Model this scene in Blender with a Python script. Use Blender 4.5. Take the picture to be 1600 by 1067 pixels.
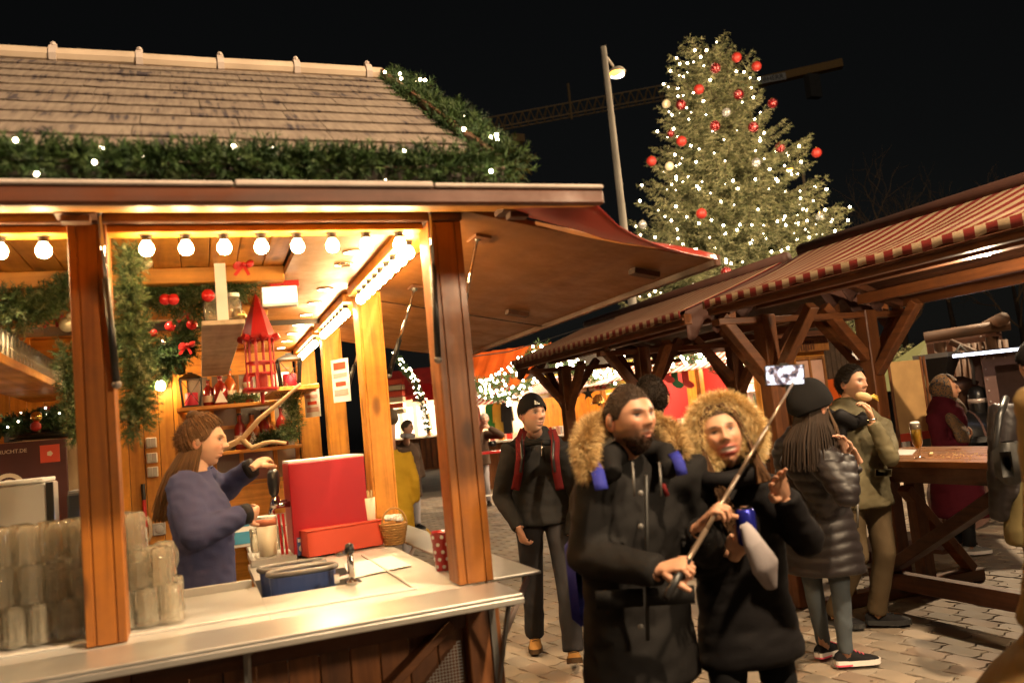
import bpy, math, random
import numpy as np
from mathutils import Vector, Matrix, noise as mnoise

for o in list(bpy.data.objects): bpy.data.objects.remove(o)
SC = bpy.context.scene
COL = SC.collection
R = math.radians
rng = np.random.default_rng(7)
random.seed(7)

# ------------------------------------------------------------------ camera
CAM_H = 1.6
YAW, PITCH, ROLL, FPX = R(20.834), R(5.532), R(-5.621), 1307.7
def _axes():
    fw = np.array([math.sin(YAW)*math.cos(PITCH), math.cos(YAW)*math.cos(PITCH), math.sin(PITCH)])
    r = np.array([math.cos(YAW), -math.sin(YAW), 0.0]); u = np.cross(r, fw)
    return math.cos(ROLL)*r + math.sin(ROLL)*u, -math.sin(ROLL)*r + math.cos(ROLL)*u, fw
CR, CU, CF = _axes()
CO = np.array([0, 0, CAM_H])
cam_d = bpy.data.cameras.new('camera'); cam = bpy.data.objects.new('camera', cam_d); COL.objects.link(cam)
cam_d.sensor_width = 36.0; cam_d.lens = FPX/1600*36.0
cam_d.clip_start = 0.05; cam_d.clip_end = 600
cam.matrix_world = Matrix(((CR[0], CU[0], -CF[0], 0), (CR[1], CU[1], -CF[1], 0), (CR[2], CU[2], -CF[2], CAM_H), (0, 0, 0, 1)))
cam_d.dof.use_dof = True; cam_d.dof.focus_distance = 6.2; cam_d.dof.aperture_fstop = 2.2
SC.camera = cam

# real-world positions of things, read off the photograph with the fitted camera
def ray(x, y): return CF + CR*(x-800)/FPX - CU*(y-533.5)/FPX
def at(x, y, d): return CO + ray(x, y)*d
def onz(x, y, z): d = ray(x, y); return CO + d*(z-CAM_H)/d[2]
def ony(x, y, Y): d = ray(x, y); return CO + d*Y/d[1]
def onx(x, y, X): d = ray(x, y); return CO + d*X/d[0]

# ------------------------------------------------------------------ world, light, exposure
W = bpy.data.worlds.new('World'); SC.world = W; W.use_nodes = True
wn = W.node_tree
bg = wn.nodes['Background']
sky = wn.nodes.new('ShaderNodeTexSky'); sky.sky_type = 'NISHITA'; sky.sun_disc = False
sky.sun_elevation = R(3); sky.sun_rotation = R(200)
hs = wn.nodes.new('ShaderNodeHueSaturation'); hs.inputs['Saturation'].default_value = 0.25
wn.links.new(sky.outputs[0], hs.inputs['Color']); wn.links.new(hs.outputs[0], bg.inputs['Color'])
bg.inputs['Strength'].default_value = 0.0015
# faint glow of the town's sky
sun_d = bpy.data.lights.new('sky_glow', 'SUN'); sun_d.energy = 0.07; sun_d.angle = R(20); sun_d.color = (1.0, 0.85, 0.66)
sun_o = bpy.data.objects.new('sky_glow', sun_d); COL.objects.link(sun_o); sun_o.rotation_euler = Vector((0.45, 0.75, -0.55)).to_track_quat('-Z', 'Y').to_euler()
SC.view_settings.view_transform = 'Standard'; SC.view_settings.look = 'None'
SC.view_settings.exposure = 0.5; SC.view_settings.gamma = 1.0; SC.view_settings.use_curve_mapping = False
SC.render.engine = 'CYCLES'
cy = SC.cycles
cy.use_denoising = True
try: cy.denoiser = 'OPENIMAGEDENOISE'
except Exception: pass
cy.max_bounces = 10; cy.diffuse_bounces = 5; cy.glossy_bounces = 4; cy.transmission_bounces = 8; cy.transparent_max_bounces = 40
cy.caustics_reflective = False; cy.caustics_refractive = False
cy.sample_clamp_indirect = 4.0
cy.use_light_tree = True

# ------------------------------------------------------------------ materials
MATS = {}
def _base(name, col, rough=0.6, metal=0.0, spec=0.5):
    m = bpy.data.materials.new(name); m.use_nodes = True
    p = m.node_tree.nodes['Principled BSDF']
    p.inputs['Base Color'].default_value = (*col, 1); p.inputs['Roughness'].default_value = rough
    p.inputs['Metallic'].default_value = metal
    p.inputs['Specular IOR Level'].default_value = spec
    MATS[name] = m
    return m, m.node_tree, p
def N(nt, t, **kw):
    n = nt.nodes.new(t)
    for k, v in kw.items():
        if k in n.inputs: n.inputs[k].default_value = v
        else: setattr(n, k, v)
    return n
def ramp(nt, stops):
    n = nt.nodes.new('ShaderNodeValToRGB'); cr = n.color_ramp
    while len(cr.elements) < len(stops): cr.elements.new(0.5)
    for e, (p, c) in zip(cr.elements, stops):
        e.position = p; e.color = (*c, 1) if len(c) == 3 else c
    return n
def coords(nt, scale=(1, 1, 1), rand=True, kind='Object'):
    tc = nt.nodes.new('ShaderNodeTexCoord'); mp = nt.nodes.new('ShaderNodeMapping')
    mp.inputs['Scale'].default_value = scale
    nt.links.new(tc.outputs[kind], mp.inputs['Vector'])
    if rand:
        oi = nt.nodes.new('ShaderNodeObjectInfo'); ml = nt.nodes.new('ShaderNodeMath'); ml.operation = 'MULTIPLY'; ml.inputs[1].default_value = 37.0
        nt.links.new(oi.outputs['Random'], ml.inputs[0]); nt.links.new(ml.outputs[0], mp.inputs['Location'])
    return mp
def plain(name, col, rough=0.6, metal=0.0, var=0.12, vscale=6.0, bump=0.0, bscale=60.0, spec=0.5, rvar=0.0):
    """even-coloured surface with soft mottling, fine relief and uneven gloss"""
    m, nt, p = _base(name, col, rough, metal, spec)
    mp = coords(nt)
    n = N(nt, 'ShaderNodeTexNoise', Scale=vscale, Detail=5.0); nt.links.new(mp.outputs[0], n.inputs['Vector'])
    lo = [c*(1-var) for c in col]; hi = [min(1, c*(1+var)) for c in col]
    r = ramp(nt, [(0.3, lo), (0.7, hi)]); nt.links.new(n.outputs[0], r.inputs[0]); nt.links.new(r.outputs[0], p.inputs['Base Color'])
    if rvar:
        mr = N(nt, 'ShaderNodeMapRange'); mr.inputs[1].default_value = 0.3; mr.inputs[2].default_value = 0.7
        mr.inputs[3].default_value = max(0.02, rough-rvar); mr.inputs[4].default_value = min(1, rough+rvar)
        nt.links.new(n.outputs[0], mr.inputs[0]); nt.links.new(mr.outputs[0], p.inputs['Roughness'])
    if bump:
        b = N(nt, 'ShaderNodeTexNoise', Scale=bscale, Detail=3.0); nt.links.new(mp.outputs[0], b.inputs['Vector'])
        bp = N(nt, 'ShaderNodeBump', Strength=bump, Distance=0.004); nt.links.new(b.outputs[0], bp.inputs['Height']); nt.links.new(bp.outputs[0], p.inputs['Normal'])
    return m
def wood(name, c1, c2, axis='z', rough=0.45, scale=1.0, knots=True):
    """varnished softwood: long grain along one axis, a few knots"""
    m, nt, p = _base(name, c1, rough)
    s = [26*scale]*3; s['xyz'.index(axis)] = 1.6*scale
    mp = coords(nt, tuple(s))
    n = N(nt, 'ShaderNodeTexNoise', Scale=1.0, Detail=6.0, Distortion=0.6); nt.links.new(mp.outputs[0], n.inputs['Vector'])
    r = ramp(nt, [(0.28, c2), (0.55, c1), (0.8, [min(1, c*1.25) for c in c1])]); nt.links.new(n.outputs[0], r.inputs[0])
    out = r.outputs[0]
    if knots:
        s2 = [5.0]*3; s2['xyz'.index(axis)] = 2.2
        mp2 = coords(nt, tuple(s2)); v = N(nt, 'ShaderNodeTexVoronoi', Scale=1.0); nt.links.new(mp2.outputs[0], v.inputs['Vector'])
        r2 = ramp(nt, [(0.0, (1, 1, 1)), (0.09, (0.7, 0.7, 0.7)), (0.16, (0, 0, 0))]); nt.links.new(v.outputs['Distance'], r2.inputs[0])
        mx = N(nt, 'ShaderNodeMixRGB'); mx.inputs[2].default_value = (*[c*0.35 for c in c2], 1)
        nt.links.new(r2.outputs[0], mx.inputs[0]); nt.links.new(out, mx.inputs[1]); out = mx.outputs[0]
    # every board was cut from another tree: its own tone, and blotches of wear
    oi = nt.nodes.new('ShaderNodeObjectInfo'); mr = N(nt, 'ShaderNodeMapRange'); mr.inputs[3].default_value = 0.72; mr.inputs[4].default_value = 1.16; nt.links.new(oi.outputs['Random'], mr.inputs[0])
    mpw = coords(nt, (2.2, 2.2, 2.2)); nw = N(nt, 'ShaderNodeTexNoise', Scale=2.0, Detail=6.0, Roughness=0.7); nt.links.new(mpw.outputs[0], nw.inputs['Vector'])
    rw = N(nt, 'ShaderNodeMapRange'); rw.inputs[1].default_value = 0.3; rw.inputs[2].default_value = 0.7; rw.inputs[3].default_value = 0.72; rw.inputs[4].default_value = 1.12; nt.links.new(nw.outputs[0], rw.inputs[0])
    mm = N(nt, 'ShaderNodeMath', operation='MULTIPLY'); nt.links.new(mr.outputs[0], mm.inputs[0]); nt.links.new(rw.outputs[0], mm.inputs[1])
    vm = N(nt, 'ShaderNodeVectorMath', operation='SCALE'); nt.links.new(out, vm.inputs[0]); nt.links.new(mm.outputs[0], vm.inputs['Scale']); out = vm.outputs[0]
    rg = N(nt, 'ShaderNodeMapRange'); rg.inputs[1].default_value = 0.3; rg.inputs[2].default_value = 0.7; rg.inputs[3].default_value = min(1, rough+0.2); rg.inputs[4].default_value = max(0.1, rough-0.1); nt.links.new(nw.outputs[0], rg.inputs[0]); nt.links.new(rg.outputs[0], p.inputs['Roughness'])
    nt.links.new(out, p.inputs['Base Color'])
    bp = N(nt, 'ShaderNodeBump', Strength=0.15, Distance=0.003); nt.links.new(n.outputs[0], bp.inputs['Height']); nt.links.new(bp.outputs[0], p.inputs['Normal'])
    return m
def emis(name, col, strength):
    m, nt, p = _base(name, (0.8, 0.8, 0.8), 0.4)
    p.inputs['Emission Color'].default_value = (*col, 1); p.inputs['Emission Strength'].default_value = strength
    return m
def glass(name, col=(1, 1, 1), rough=0.02, ior=1.45):
    m, nt, p = _base(name, col, rough)
    p.inputs['Transmission Weight'].default_value = 1.0; p.inputs['IOR'].default_value = ior
    return m
def thin_glass(name, tint=(0.9, 0.9, 0.9), refl=0.25, rough=0.03):
    """clear sheet: lets light through, mirrors a little"""
    m = bpy.data.materials.new(name); m.use_nodes = True; nt = m.node_tree; nt.nodes.clear()
    o = nt.nodes.new('ShaderNodeOutputMaterial'); mix = nt.nodes.new('ShaderNodeMixShader')
    t = N(nt, 'ShaderNodeBsdfTransparent'); t.inputs[0].default_value = (*tint, 1)
    g = N(nt, 'ShaderNodeBsdfGlossy'); g.inputs['Roughness'].default_value = rough
    fr = N(nt, 'ShaderNodeLayerWeight'); fr.inputs[0].default_value = refl
    nt.links.new(fr.outputs['Facing'], mix.inputs[0]); nt.links.new(t.outputs[0], mix.inputs[1]); nt.links.new(g.outputs[0], mix.inputs[2]); nt.links.new(mix.outputs[0], o.inputs[0])
    MATS[name] = m; return m
def vcol(name, rough=0.55, sss=0.0, bump=0.0, bscale=200.0, spec=0.4):
    """colour that belongs to the thing itself, stored per vertex"""
    m, nt, p = _base(name, (0.5, 0.5, 0.5), rough, 0, spec)
    a = nt.nodes.new('ShaderNodeVertexColor'); a.layer_name = 'Col'
    nt.links.new(a.outputs[0], p.inputs['Base Color'])
    if sss:
        p.inputs['Subsurface Weight'].default_value = sss; p.inputs['Subsurface Radius'].default_value = (0.02, 0.008, 0.004); p.inputs['Subsurface Scale'].default_value = 0.5
    if bump:
        mp = coords(nt); b = N(nt, 'ShaderNodeTexNoise', Scale=bscale, Detail=3.0); nt.links.new(mp.outputs[0], b.inputs['Vector'])
        bp = N(nt, 'ShaderNodeBump', Strength=bump, Distance=0.002); nt.links.new(b.outputs[0], bp.inputs['Height']); nt.links.new(bp.outputs[0], p.inputs['Normal'])
    return m
def stripes(name, ca, cb, period, axis='x', rough=0.6, duty=0.5):
    """cloth woven in two colours: real stripes, not shading"""
    m, nt, p = _base(name, ca, rough)
    tc = nt.nodes.new('ShaderNodeTexCoord'); sp = nt.nodes.new('ShaderNodeSeparateXYZ'); nt.links.new(tc.outputs['Object'], sp.inputs[0])
    k = N(nt, 'ShaderNodeMath', operation='DIVIDE'); k.inputs[1].default_value = period; nt.links.new(sp.outputs['XYZ'.index(axis.upper())], k.inputs[0])
    fr = N(nt, 'ShaderNodeMath', operation='FRACT'); nt.links.new(k.outputs[0], fr.inputs[0])
    g = N(nt, 'ShaderNodeMath', operation='GREATER_THAN'); g.inputs[1].default_value = duty; nt.links.new(fr.outputs[0], g.inputs[0])
    mx = N(nt, 'ShaderNodeMixRGB'); mx.inputs[1].default_value = (*ca, 1); mx.inputs[2].default_value = (*cb, 1)
    nt.links.new(g.outputs[0], mx.inputs[0])
    mp = coords(nt); n = N(nt, 'ShaderNodeTexNoise', Scale=3.0, Detail=4.0); nt.links.new(mp.outputs[0], n.inputs['Vector'])
    r = ramp(nt, [(0.3, (0.75, 0.72, 0.68)), (0.7, (1, 1, 1))]); nt.links.new(n.outputs[0], r.inputs[0])
    ml = N(nt, 'ShaderNodeMixRGB', blend_type='MULTIPLY'); ml.inputs[0].default_value = 1
    nt.links.new(mx.outputs[0], ml.inputs[1]); nt.links.new(r.outputs[0], ml.inputs[2]); nt.links.new(ml.outputs[0], p.inputs['Base Color'])
    return m

# ------------------------------------------------------------------ mesh helpers
class MB:
    """collects pieces of one part, then links them as one mesh object"""
    def __init__(s): s.v = []; s.f = []; s.n = 0; s.c = []
    def add(s, v, f, col=None):
        v = np.asarray(v, float).reshape(-1, 3); b = s.n
        s.v.append(v); s.n += len(v)
        if isinstance(f, np.ndarray): s.f.extend((f+b).tolist())
        else: s.f.extend([[i+b for i in q] for q in f])
        if col is None: col = (0.5, 0.5, 0.5)
        col = np.asarray(col, float)
        s.c.append(np.tile(col, (len(v), 1)) if col.ndim == 1 else col)
        return s
    def box(s, c, size, M=None, col=None, bev=0.0):
        hx, hy, hz = [a/2 for a in size]
        if bev > 0 and min(hx, hy, hz) > bev*1.2:
            pts = []
            for sx in (-1, 1):
                for sy in (-1, 1):
                    for sz in (-1, 1):
                        pts += [(sx*(hx-bev), sy*(hy-bev), sz*hz), (sx*(hx-bev), sy*hy, sz*(hz-bev)), (sx*hx, sy*(hy-bev), sz*(hz-bev))]
            def I(sx, sy, sz, k): return ((sx > 0)*4+(sy > 0)*2+(sz > 0))*3+k
            F = []
            for sz in (-1, 1): F.append([I(a, b, sz, 0) for a, b in ((-1, -1), (1, -1), (1, 1), (-1, 1))][::sz])
            for sy in (-1, 1): F.append([I(a, sy, b, 1) for a, b in ((-1, -1), (-1, 1), (1, 1), (1, -1))][::sy])
            for sx in (-1, 1): F.append([I(sx, a, b, 2) for a, b in ((-1, -1), (1, -1), (1, 1), (-1, 1))][::sx])
            for a in (-1, 1):
                for b in (-1, 1):
                    F.append([I(-1, a, b, 0), I(1, a, b, 0), I(1, a, b, 1), I(-1, a, b, 1)][::-a*b])
                    F.append([I(a, -1, b, 0), I(a, 1, b, 0), I(a, 1, b, 2), I(a, -1, b, 2)][::a*b])
                    F.append([I(a, b, -1, 1), I(a, b, 1, 1), I(a, b, 1, 2), I(a, b, -1, 2)][::-a*b])
                    for d in (-1, 1): F.append([I(a, b, d, 0), I(a, b, d, 1), I(a, b, d, 2)][::a*b*d])
            v = np.array(pts)
        else:
            v = np.array([(x, y, z) for x in (-hx, hx) for y in (-hy, hy) for z in (-hz, hz)])
            F = [[0, 1, 3, 2], [4, 6, 7, 5], [0, 4, 5, 1], [2, 3, 7, 6], [0, 2, 6, 4], [1, 5, 7, 3]]
        if M is not None: v = v @ np.asarray(M).T
        return s.add(v + np.asarray(c, float), F, col)
    def span(s, a, b, col=None, bev=0.0):
        a = np.array(a, float); b = np.array(b, float)
        return s.box((a+b)/2, np.abs(b-a), None, col, bev)
    def bar(s, p0, p1, w, h, up=(0, 0, 1), col=None, bev=0.0):
        p0 = np.array(p0, float); p1 = np.array(p1, float); d = p1-p0; L = np.linalg.norm(d); d /= L
        up = np.array(up, float); x = np.cross(d, up)
        if np.linalg.norm(x) < 1e-4: x = np.cross(d, (0, 1, 0))
        x /= np.linalg.norm(x); z = np.cross(x, d)
        return s.box((p0+p1)/2, (w, L, h), np.array([x, d, z]).T, col, bev)
    def tube(s, path, rad, seg=8, cap=True, col=None, flat=None):
        P = np.array(path, float); n = len(P); rad = np.broadcast_to(np.asarray(rad, float), (n,)) if np.ndim(rad) < 2 else np.asarray(rad, float)
        T = np.gradient(P, axis=0); T /= np.linalg.norm(T, axis=1)[:, None]+1e-12
        ref = np.array((0, 0, 1.0)) if abs(T[0][2]) < 0.9 else np.array((1.0, 0, 0)) if flat is None else np.array(flat, float)
        if flat is not None: ref = np.array(flat, float)
        a = np.linspace(0, 2*math.pi, seg, endpoint=False); V = []
        x = np.cross(T[0], ref); x /= np.linalg.norm(x)
        for i in range(n):
            x = x - T[i]*(x@T[i]); x /= np.linalg.norm(x)+1e-12; y = np.cross(T[i], x)
            rx, ry = (rad[i], rad[i]) if rad.ndim == 1 else rad[i]
            V.append(P[i] + np.outer(np.cos(a)*rx, x) + np.outer(np.sin(a)*ry, y))
        F = []
        for i in range(n-1):
            for j in range(seg):
                k = (j+1) % seg; F.append([i*seg+j, i*seg+k, (i+1)*seg+k, (i+1)*seg+j])
        if cap: F.append(list(range(seg))[::-1]); F.append([(n-1)*seg+j for j in range(seg)])
        return s.add(np.concatenate(V), F, col)
    def lathe(s, c, prof, seg=16, M=None, col=None, cap=True, wob=0.0, lobes=8):
        a = np.linspace(0, 2*math.pi, seg, endpoint=False)
        V = []
        for r, z in prof:
            rr = r*(1+wob*np.cos(a*lobes)) if wob else r
            V.append(np.stack([rr*np.cos(a), rr*np.sin(a), np.full(seg, z)], 1))
        V = np.concatenate(V)
        if M is not None: V = V @ np.asarray(M).T
        n = len(prof); F = []
        for i in range(n-1):
            for j in range(seg):
                k = (j+1) % seg; F.append([i*seg+j, i*seg+k, (i+1)*seg+k, (i+1)*seg+j])
        if cap: F.append(list(range(seg))[::-1]); F.append([(n-1)*seg+j for j in range(seg)])
        return s.add(V+np.asarray(c, float), F, col)
    def sphere(s, c, r, seg=12, ring=8, M=None, col=None):
        r = np.broadcast_to(np.asarray(r, float), (3,))
        prof = [(math.sin(t), -math.cos(t)) for t in np.linspace(0.05, math.pi-0.05, ring)]
        a = np.linspace(0, 2*math.pi, seg, endpoint=False)
        V = np.concatenate([np.stack([q*np.cos(a), q*np.sin(a), np.full(seg, z)], 1) for q, z in prof])*r
        if M is not None: V = V @ np.asarray(M).T
        F = []
        for i in range(ring-1):
            for j in range(seg):
                k = (j+1) % seg; F.append([i*seg+j, i*seg+k, (i+1)*seg+k, (i+1)*seg+j])
        F.append(list(range(seg))[::-1]); F.append([(ring-1)*seg+j for j in range(seg)])
        return s.add(V+np.asarray(c, float), F, col)
    def grid(s, P, col=None, thick=0.0):
        """sheet through a (n,m,3) grid of points, given real thickness"""
        P = np.asarray(P, float); n, m = P.shape[:2]
        idx = lambda i, j: i*m+j
        F = [[idx(i, j), idx(i+1, j), idx(i+1, j+1), idx(i, j+1)] for i in range(n-1) for j in range(m-1)]
        if not thick: return s.add(P.reshape(-1, 3), F, col)
        du = np.gradient(P, axis=0); dv = np.gradient(P, axis=1); nn = np.cross(du, dv); nn /= np.linalg.norm(nn, axis=2)[..., None]+1e-12
        Q = P - nn*thick; k = n*m
        F2 = [[q+k for q in f][::-1] for f in F]
        B = [idx(i, 0) for i in range(n)] + [idx(n-1, j) for j in range(1, m)] + [idx(i, m-1) for i in range(n-2, -1, -1)] + [idx(0, j) for j in range(m-2, 0, -1)]
        F3 = [[B[i], B[(i+1) % len(B)], B[(i+1) % len(B)]+k, B[i]+k][::-1] for i in range(len(B))]
        if col is not None and np.ndim(col) > 1: col = np.concatenate([np.asarray(col).reshape(-1, 3)]*2)
        return s.add(np.concatenate([P.reshape(-1, 3), Q.reshape(-1, 3)]), F+F2+F3, col)
    def poly(s, pts, depth, col=None):
        """flat outline pushed back by a depth vector"""
        P = np.array(pts, float); n = len(P); D = np.array(depth, float)
        F = [list(range(n)), [n+i for i in range(n)][::-1]] + [[i, n+i, n+(i+1) % n, (i+1) % n] for i in range(n)]
        return s.add(np.concatenate([P, P+D]), F, col)
    def arrays(s): return np.concatenate(s.v), s.f, np.concatenate(s.c)
    def mesh(s, name, off=(0, 0, 0), smooth=False, colors=False):
        v = np.concatenate(s.v) - np.asarray(off, float)
        me = bpy.data.meshes.new(name); me.from_pydata(v.tolist(), [], s.f)
        if smooth: me.polygons.foreach_set('use_smooth', [True]*len(me.polygons))
        if colors:
            ca = me.color_attributes.new('Col', 'FLOAT_COLOR', 'POINT'); c = np.concatenate(s.c)
            ca.data.foreach_set('color', np.concatenate([c, np.ones((len(c), 1))], 1).ravel())
        me.update(); return me
    def build(s, name, mat, parent=None, smooth=False, colors=False, kind=None):
        v = np.concatenate(s.v)
        if parent is None:
            lo, hi = v.min(0), v.max(0); off = np.array([(lo[0]+hi[0])/2, (lo[1]+hi[1])/2, lo[2]])
        else: off = WLOC[parent.name]
        me = s.mesh(name, off, smooth, colors)
        return link(name, me, mat, parent, off, kind)
WLOC = {}
def link(name, me, mat, parent=None, off=(0, 0, 0), kind=None):
    o = bpy.data.objects.new(name, me); COL.objects.link(o)
    m = MATS[mat] if isinstance(mat, str) else mat
    if m is not None and not me.materials: me.materials.append(m)
    if parent is not None: o.parent = parent
    else: o.location = off
    WLOC[o.name] = np.array(off, float)
    if kind: o['kind'] = kind
    return o
def tag(o, label, cat, group=None):
    o['label'] = label; o['category'] = cat
    if group: o['group'] = group
    return o
def thing(name, loc, label, cat, group=None):
    o = bpy.data.objects.new(name, None); COL.objects.link(o); o.location = loc; o.empty_display_size = 0.1
    WLOC[o.name] = np.array(loc, float)
    return tag(o, label, cat, group)
def dup(root, loc, label=None, group=None, rotz=None):
    def cp(o, par):
        c = o.copy(); COL.objects.link(c); c.parent = par
        for ch in o.children: cp(ch, c)
        return c
    r = cp(root, None); r.location = loc; WLOC[r.name] = np.array(loc, float)
    if rotz is not None: r.rotation_euler = (0, 0, rotz)
    if label: r['label'] = label
    if group: r['group'] = group
    return r
def put(me, name, loc, parent, rot=None, scale=None):
    """another piece sharing a mesh"""
    o = bpy.data.objects.new(name, me); COL.objects.link(o); o.parent = parent
    off = WLOC[parent.name] if parent is not None else np.zeros(3)
    o.location = np.asarray(loc, float)-off; WLOC[o.name] = np.asarray(loc, float)
    if rot is not None: o.rotation_euler = rot
    if scale is not None: o.scale = scale
    return o
def rotz(a): c, s = math.cos(a), math.sin(a); return np.array([[c, -s, 0], [s, c, 0], [0, 0, 1]])
def rotx(a): c, s = math.cos(a), math.sin(a); return np.array([[1, 0, 0], [0, c, -s], [0, s, c]])
def roty(a): c, s = math.cos(a), math.sin(a); return np.array([[c, 0, s], [0, 1, 0], [-s, 0, c]])
def unit(v): v = np.asarray(v, float); return v/(np.linalg.norm(v)+1e-12)
def resample(path, step):
    P = np.array(path, float); d = np.r_[0, np.cumsum(np.linalg.norm(np.diff(P, axis=0), axis=1))]
    t = np.linspace(0, d[-1], max(2, int(d[-1]/step)+1))
    return np.stack([np.interp(t, d, P[:, i]) for i in range(3)], 1)
def fast_mesh(name, V, tris, cols=None, smooth=False):
    """many triangles at once"""
    me = bpy.data.meshes.new(name); nt = len(tris)
    me.vertices.add(len(V)); me.vertices.foreach_set('co', np.asarray(V, np.float32).ravel())
    me.loops.add(nt*3); me.loops.foreach_set('vertex_index', np.asarray(tris, np.int32).ravel())
    me.polygons.add(nt); me.polygons.foreach_set('loop_start', np.arange(0, nt*3, 3, dtype=np.int32)); me.polygons.foreach_set('loop_total', np.full(nt, 3, np.int32))
    if smooth: me.polygons.foreach_set('use_smooth', [True]*nt)
    me.update(calc_edges=True)
    if cols is not None:
        ca = me.color_attributes.new('Col', 'FLOAT_COLOR', 'POINT'); ca.data.foreach_set('color', np.concatenate([cols, np.ones((len(cols), 1))], 1).astype(np.float32).ravel())
    me.validate(); return me
def text_mesh(txt, size, extrude=0.001, align='CENTER'):
    cu = bpy.data.curves.new('lettering', 'FONT'); cu.body = txt; cu.size = size; cu.extrude = extrude; cu.align_x = align; cu.align_y = 'CENTER'; cu.resolution_u = 2
    o = bpy.data.objects.new('lettering', cu); COL.objects.link(o)
    dg = bpy.context.evaluated_depsgraph_get(); me = bpy.data.meshes.new_from_object(o.evaluated_get(dg))
    bpy.data.objects.remove(o); bpy.data.curves.remove(cu); me.materials.clear()
    return me
def lettering(txt, size, pos, M, mat, parent, name='lettering'):
    """letters standing a hair proud of the surface they are printed on"""
    me = text_mesh(txt, size); v = np.empty(len(me.vertices)*3); me.vertices.foreach_get('co', v); v = v.reshape(-1, 3) @ np.asarray(M).T + np.asarray(pos)
    off = WLOC[parent.name]; me.vertices.foreach_set('co', (v-off).ravel()); me.update()
    return link(name, me, mat, parent, off)
M_FRONT = np.array([[1, 0, 0], [0, 0, -1], [0, 1, 0]]).astype(float)   # text lying in XZ, read from -Y
# ------------------------------------------------------------------ material set
WARM = (1.0, 0.62, 0.26)
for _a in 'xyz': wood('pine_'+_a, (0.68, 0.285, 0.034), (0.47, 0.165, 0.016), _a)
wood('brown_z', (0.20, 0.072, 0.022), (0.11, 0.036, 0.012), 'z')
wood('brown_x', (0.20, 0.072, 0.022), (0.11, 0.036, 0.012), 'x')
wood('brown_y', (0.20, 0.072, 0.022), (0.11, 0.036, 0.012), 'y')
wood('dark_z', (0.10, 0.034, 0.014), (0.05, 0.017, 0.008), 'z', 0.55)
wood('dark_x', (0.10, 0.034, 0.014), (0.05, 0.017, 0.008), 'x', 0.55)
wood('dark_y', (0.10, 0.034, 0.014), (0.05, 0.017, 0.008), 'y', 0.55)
wood('ply', (0.46, 0.20, 0.045), (0.34, 0.135, 0.028), 'y', 0.4, 0.35, False)
wood('ply_hatch', (0.34, 0.122, 0.020), (0.25, 0.083, 0.012), 'y', 0.4, 0.35, False)
wood('pale_board', (0.55, 0.42, 0.30), (0.42, 0.30, 0.20), 'y', 0.5, 0.6, False)
plain('steel', (0.64, 0.62, 0.58), 0.30, 0.82, 0.05, 9, 0.02, 300, rvar=0.02)
plain('steel_matt', (0.60, 0.58, 0.54), 0.42, 0.6, 0.06, 5, rvar=0.05)
plain('chrome', (0.8, 0.79, 0.77), 0.12, 1.0, 0.03)
plain('black_metal', (0.018, 0.017, 0.016), 0.4, 0.4)
plain('black_plastic', (0.015, 0.015, 0.016), 0.35)
plain('grey_metal', (0.20, 0.19, 0.18), 0.5, 0.5)
plain('lamp_pole', (0.34, 0.31, 0.27), 0.7, 0.0, 0.15, 3, spec=0.2)
plain('red_paint', (0.42, 0.012, 0.012), 0.35, 0, 0.06, 5, rvar=0.08)
plain('red_panel', (0.36, 0.008, 0.016), 0.42, 0, 0.05, 3)
plain('red_box', (0.62, 0.075, 0.035), 0.45, 0, 0.06, 5)
plain('red_cloth', (0.34, 0.018, 0.016), 0.75, 0, 0.18, 3, 0.25, 40)
plain('orange_tarp', (0.60, 0.10, 0.015), 0.4, 0, 0.25, 2, 0.6, 12)
plain('red_tarp', (0.27, 0.026, 0.016), 0.32, 0, 0.18, 3, 0.4, 9)
plain('awning_brown', (0.075, 0.03, 0.021), 0.7, 0, 0.2, 4)
plain('white_paint', (0.74, 0.72, 0.68), 0.5, 0, 0.05)
plain('cream', (0.70, 0.60, 0.44), 0.6, 0, 0.08)
plain('paper', (0.80, 0.78, 0.74), 0.8, 0, 0.03)
plain('yellow_paint', (0.55, 0.36, 0.05), 0.5, 0, 0.1, 4)
plain('pink_curtain', (0.62, 0.36, 0.30), 0.8, 0, 0.15, 6)
plain('foam', (0.85, 0.82, 0.74), 0.8)
plain('blue_plastic', (0.05, 0.09, 0.28), 0.4)
plain('yellow_cloth', (0.75, 0.52, 0.02), 0.8, 0, 0.2, 20, 0.4, 60)
plain('rubber', (0.02, 0.02, 0.02), 0.7)
plain('twig', (0.28, 0.18, 0.10), 0.8, 0, 0.25, 15, 0.5, 60)
plain('bark', (0.07, 0.045, 0.03), 0.9, 0, 0.3, 8, 0.8, 30)
plain('branch_wood', (0.42, 0.27, 0.13), 0.7, 0, 0.2, 10, 0.5, 40)
plain('gold_bauble', (0.60, 0.36, 0.10), 0.2, 0.9, 0.05)
plain('cream_bauble', (0.72, 0.62, 0.42), 0.35, 0.2, 0.05)
plain('red_bauble', (0.55, 0.02, 0.02), 0.2, 0.35, 0.05)
plain('red_bauble_matt', (0.34, 0.022, 0.014), 0.5, 0.1, 0.06)
plain('silver_bauble', (0.8, 0.8, 0.8), 0.15, 1.0, 0.05)
plain('linen', (0.50, 0.36, 0.21), 0.85, 0, 0.12, 3, 0.3, 30)
plain('basket_straw', (0.40, 0.21, 0.06), 0.75, 0, 0.25, 25)
plain('foliage_base', (0.03, 0.05, 0.015), 0.8)
plain('dark_panel', (0.06, 0.014, 0.012), 0.5)
plain('roof_felt', (0.05, 0.04, 0.035), 0.9)
plain('log', (0.06, 0.025, 0.010), 0.7, 0, 0.35, 5, 0.6, 20)
plain('copper_iron', (0.16, 0.08, 0.05), 0.4, 0.6, 0.3, 6)
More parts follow.
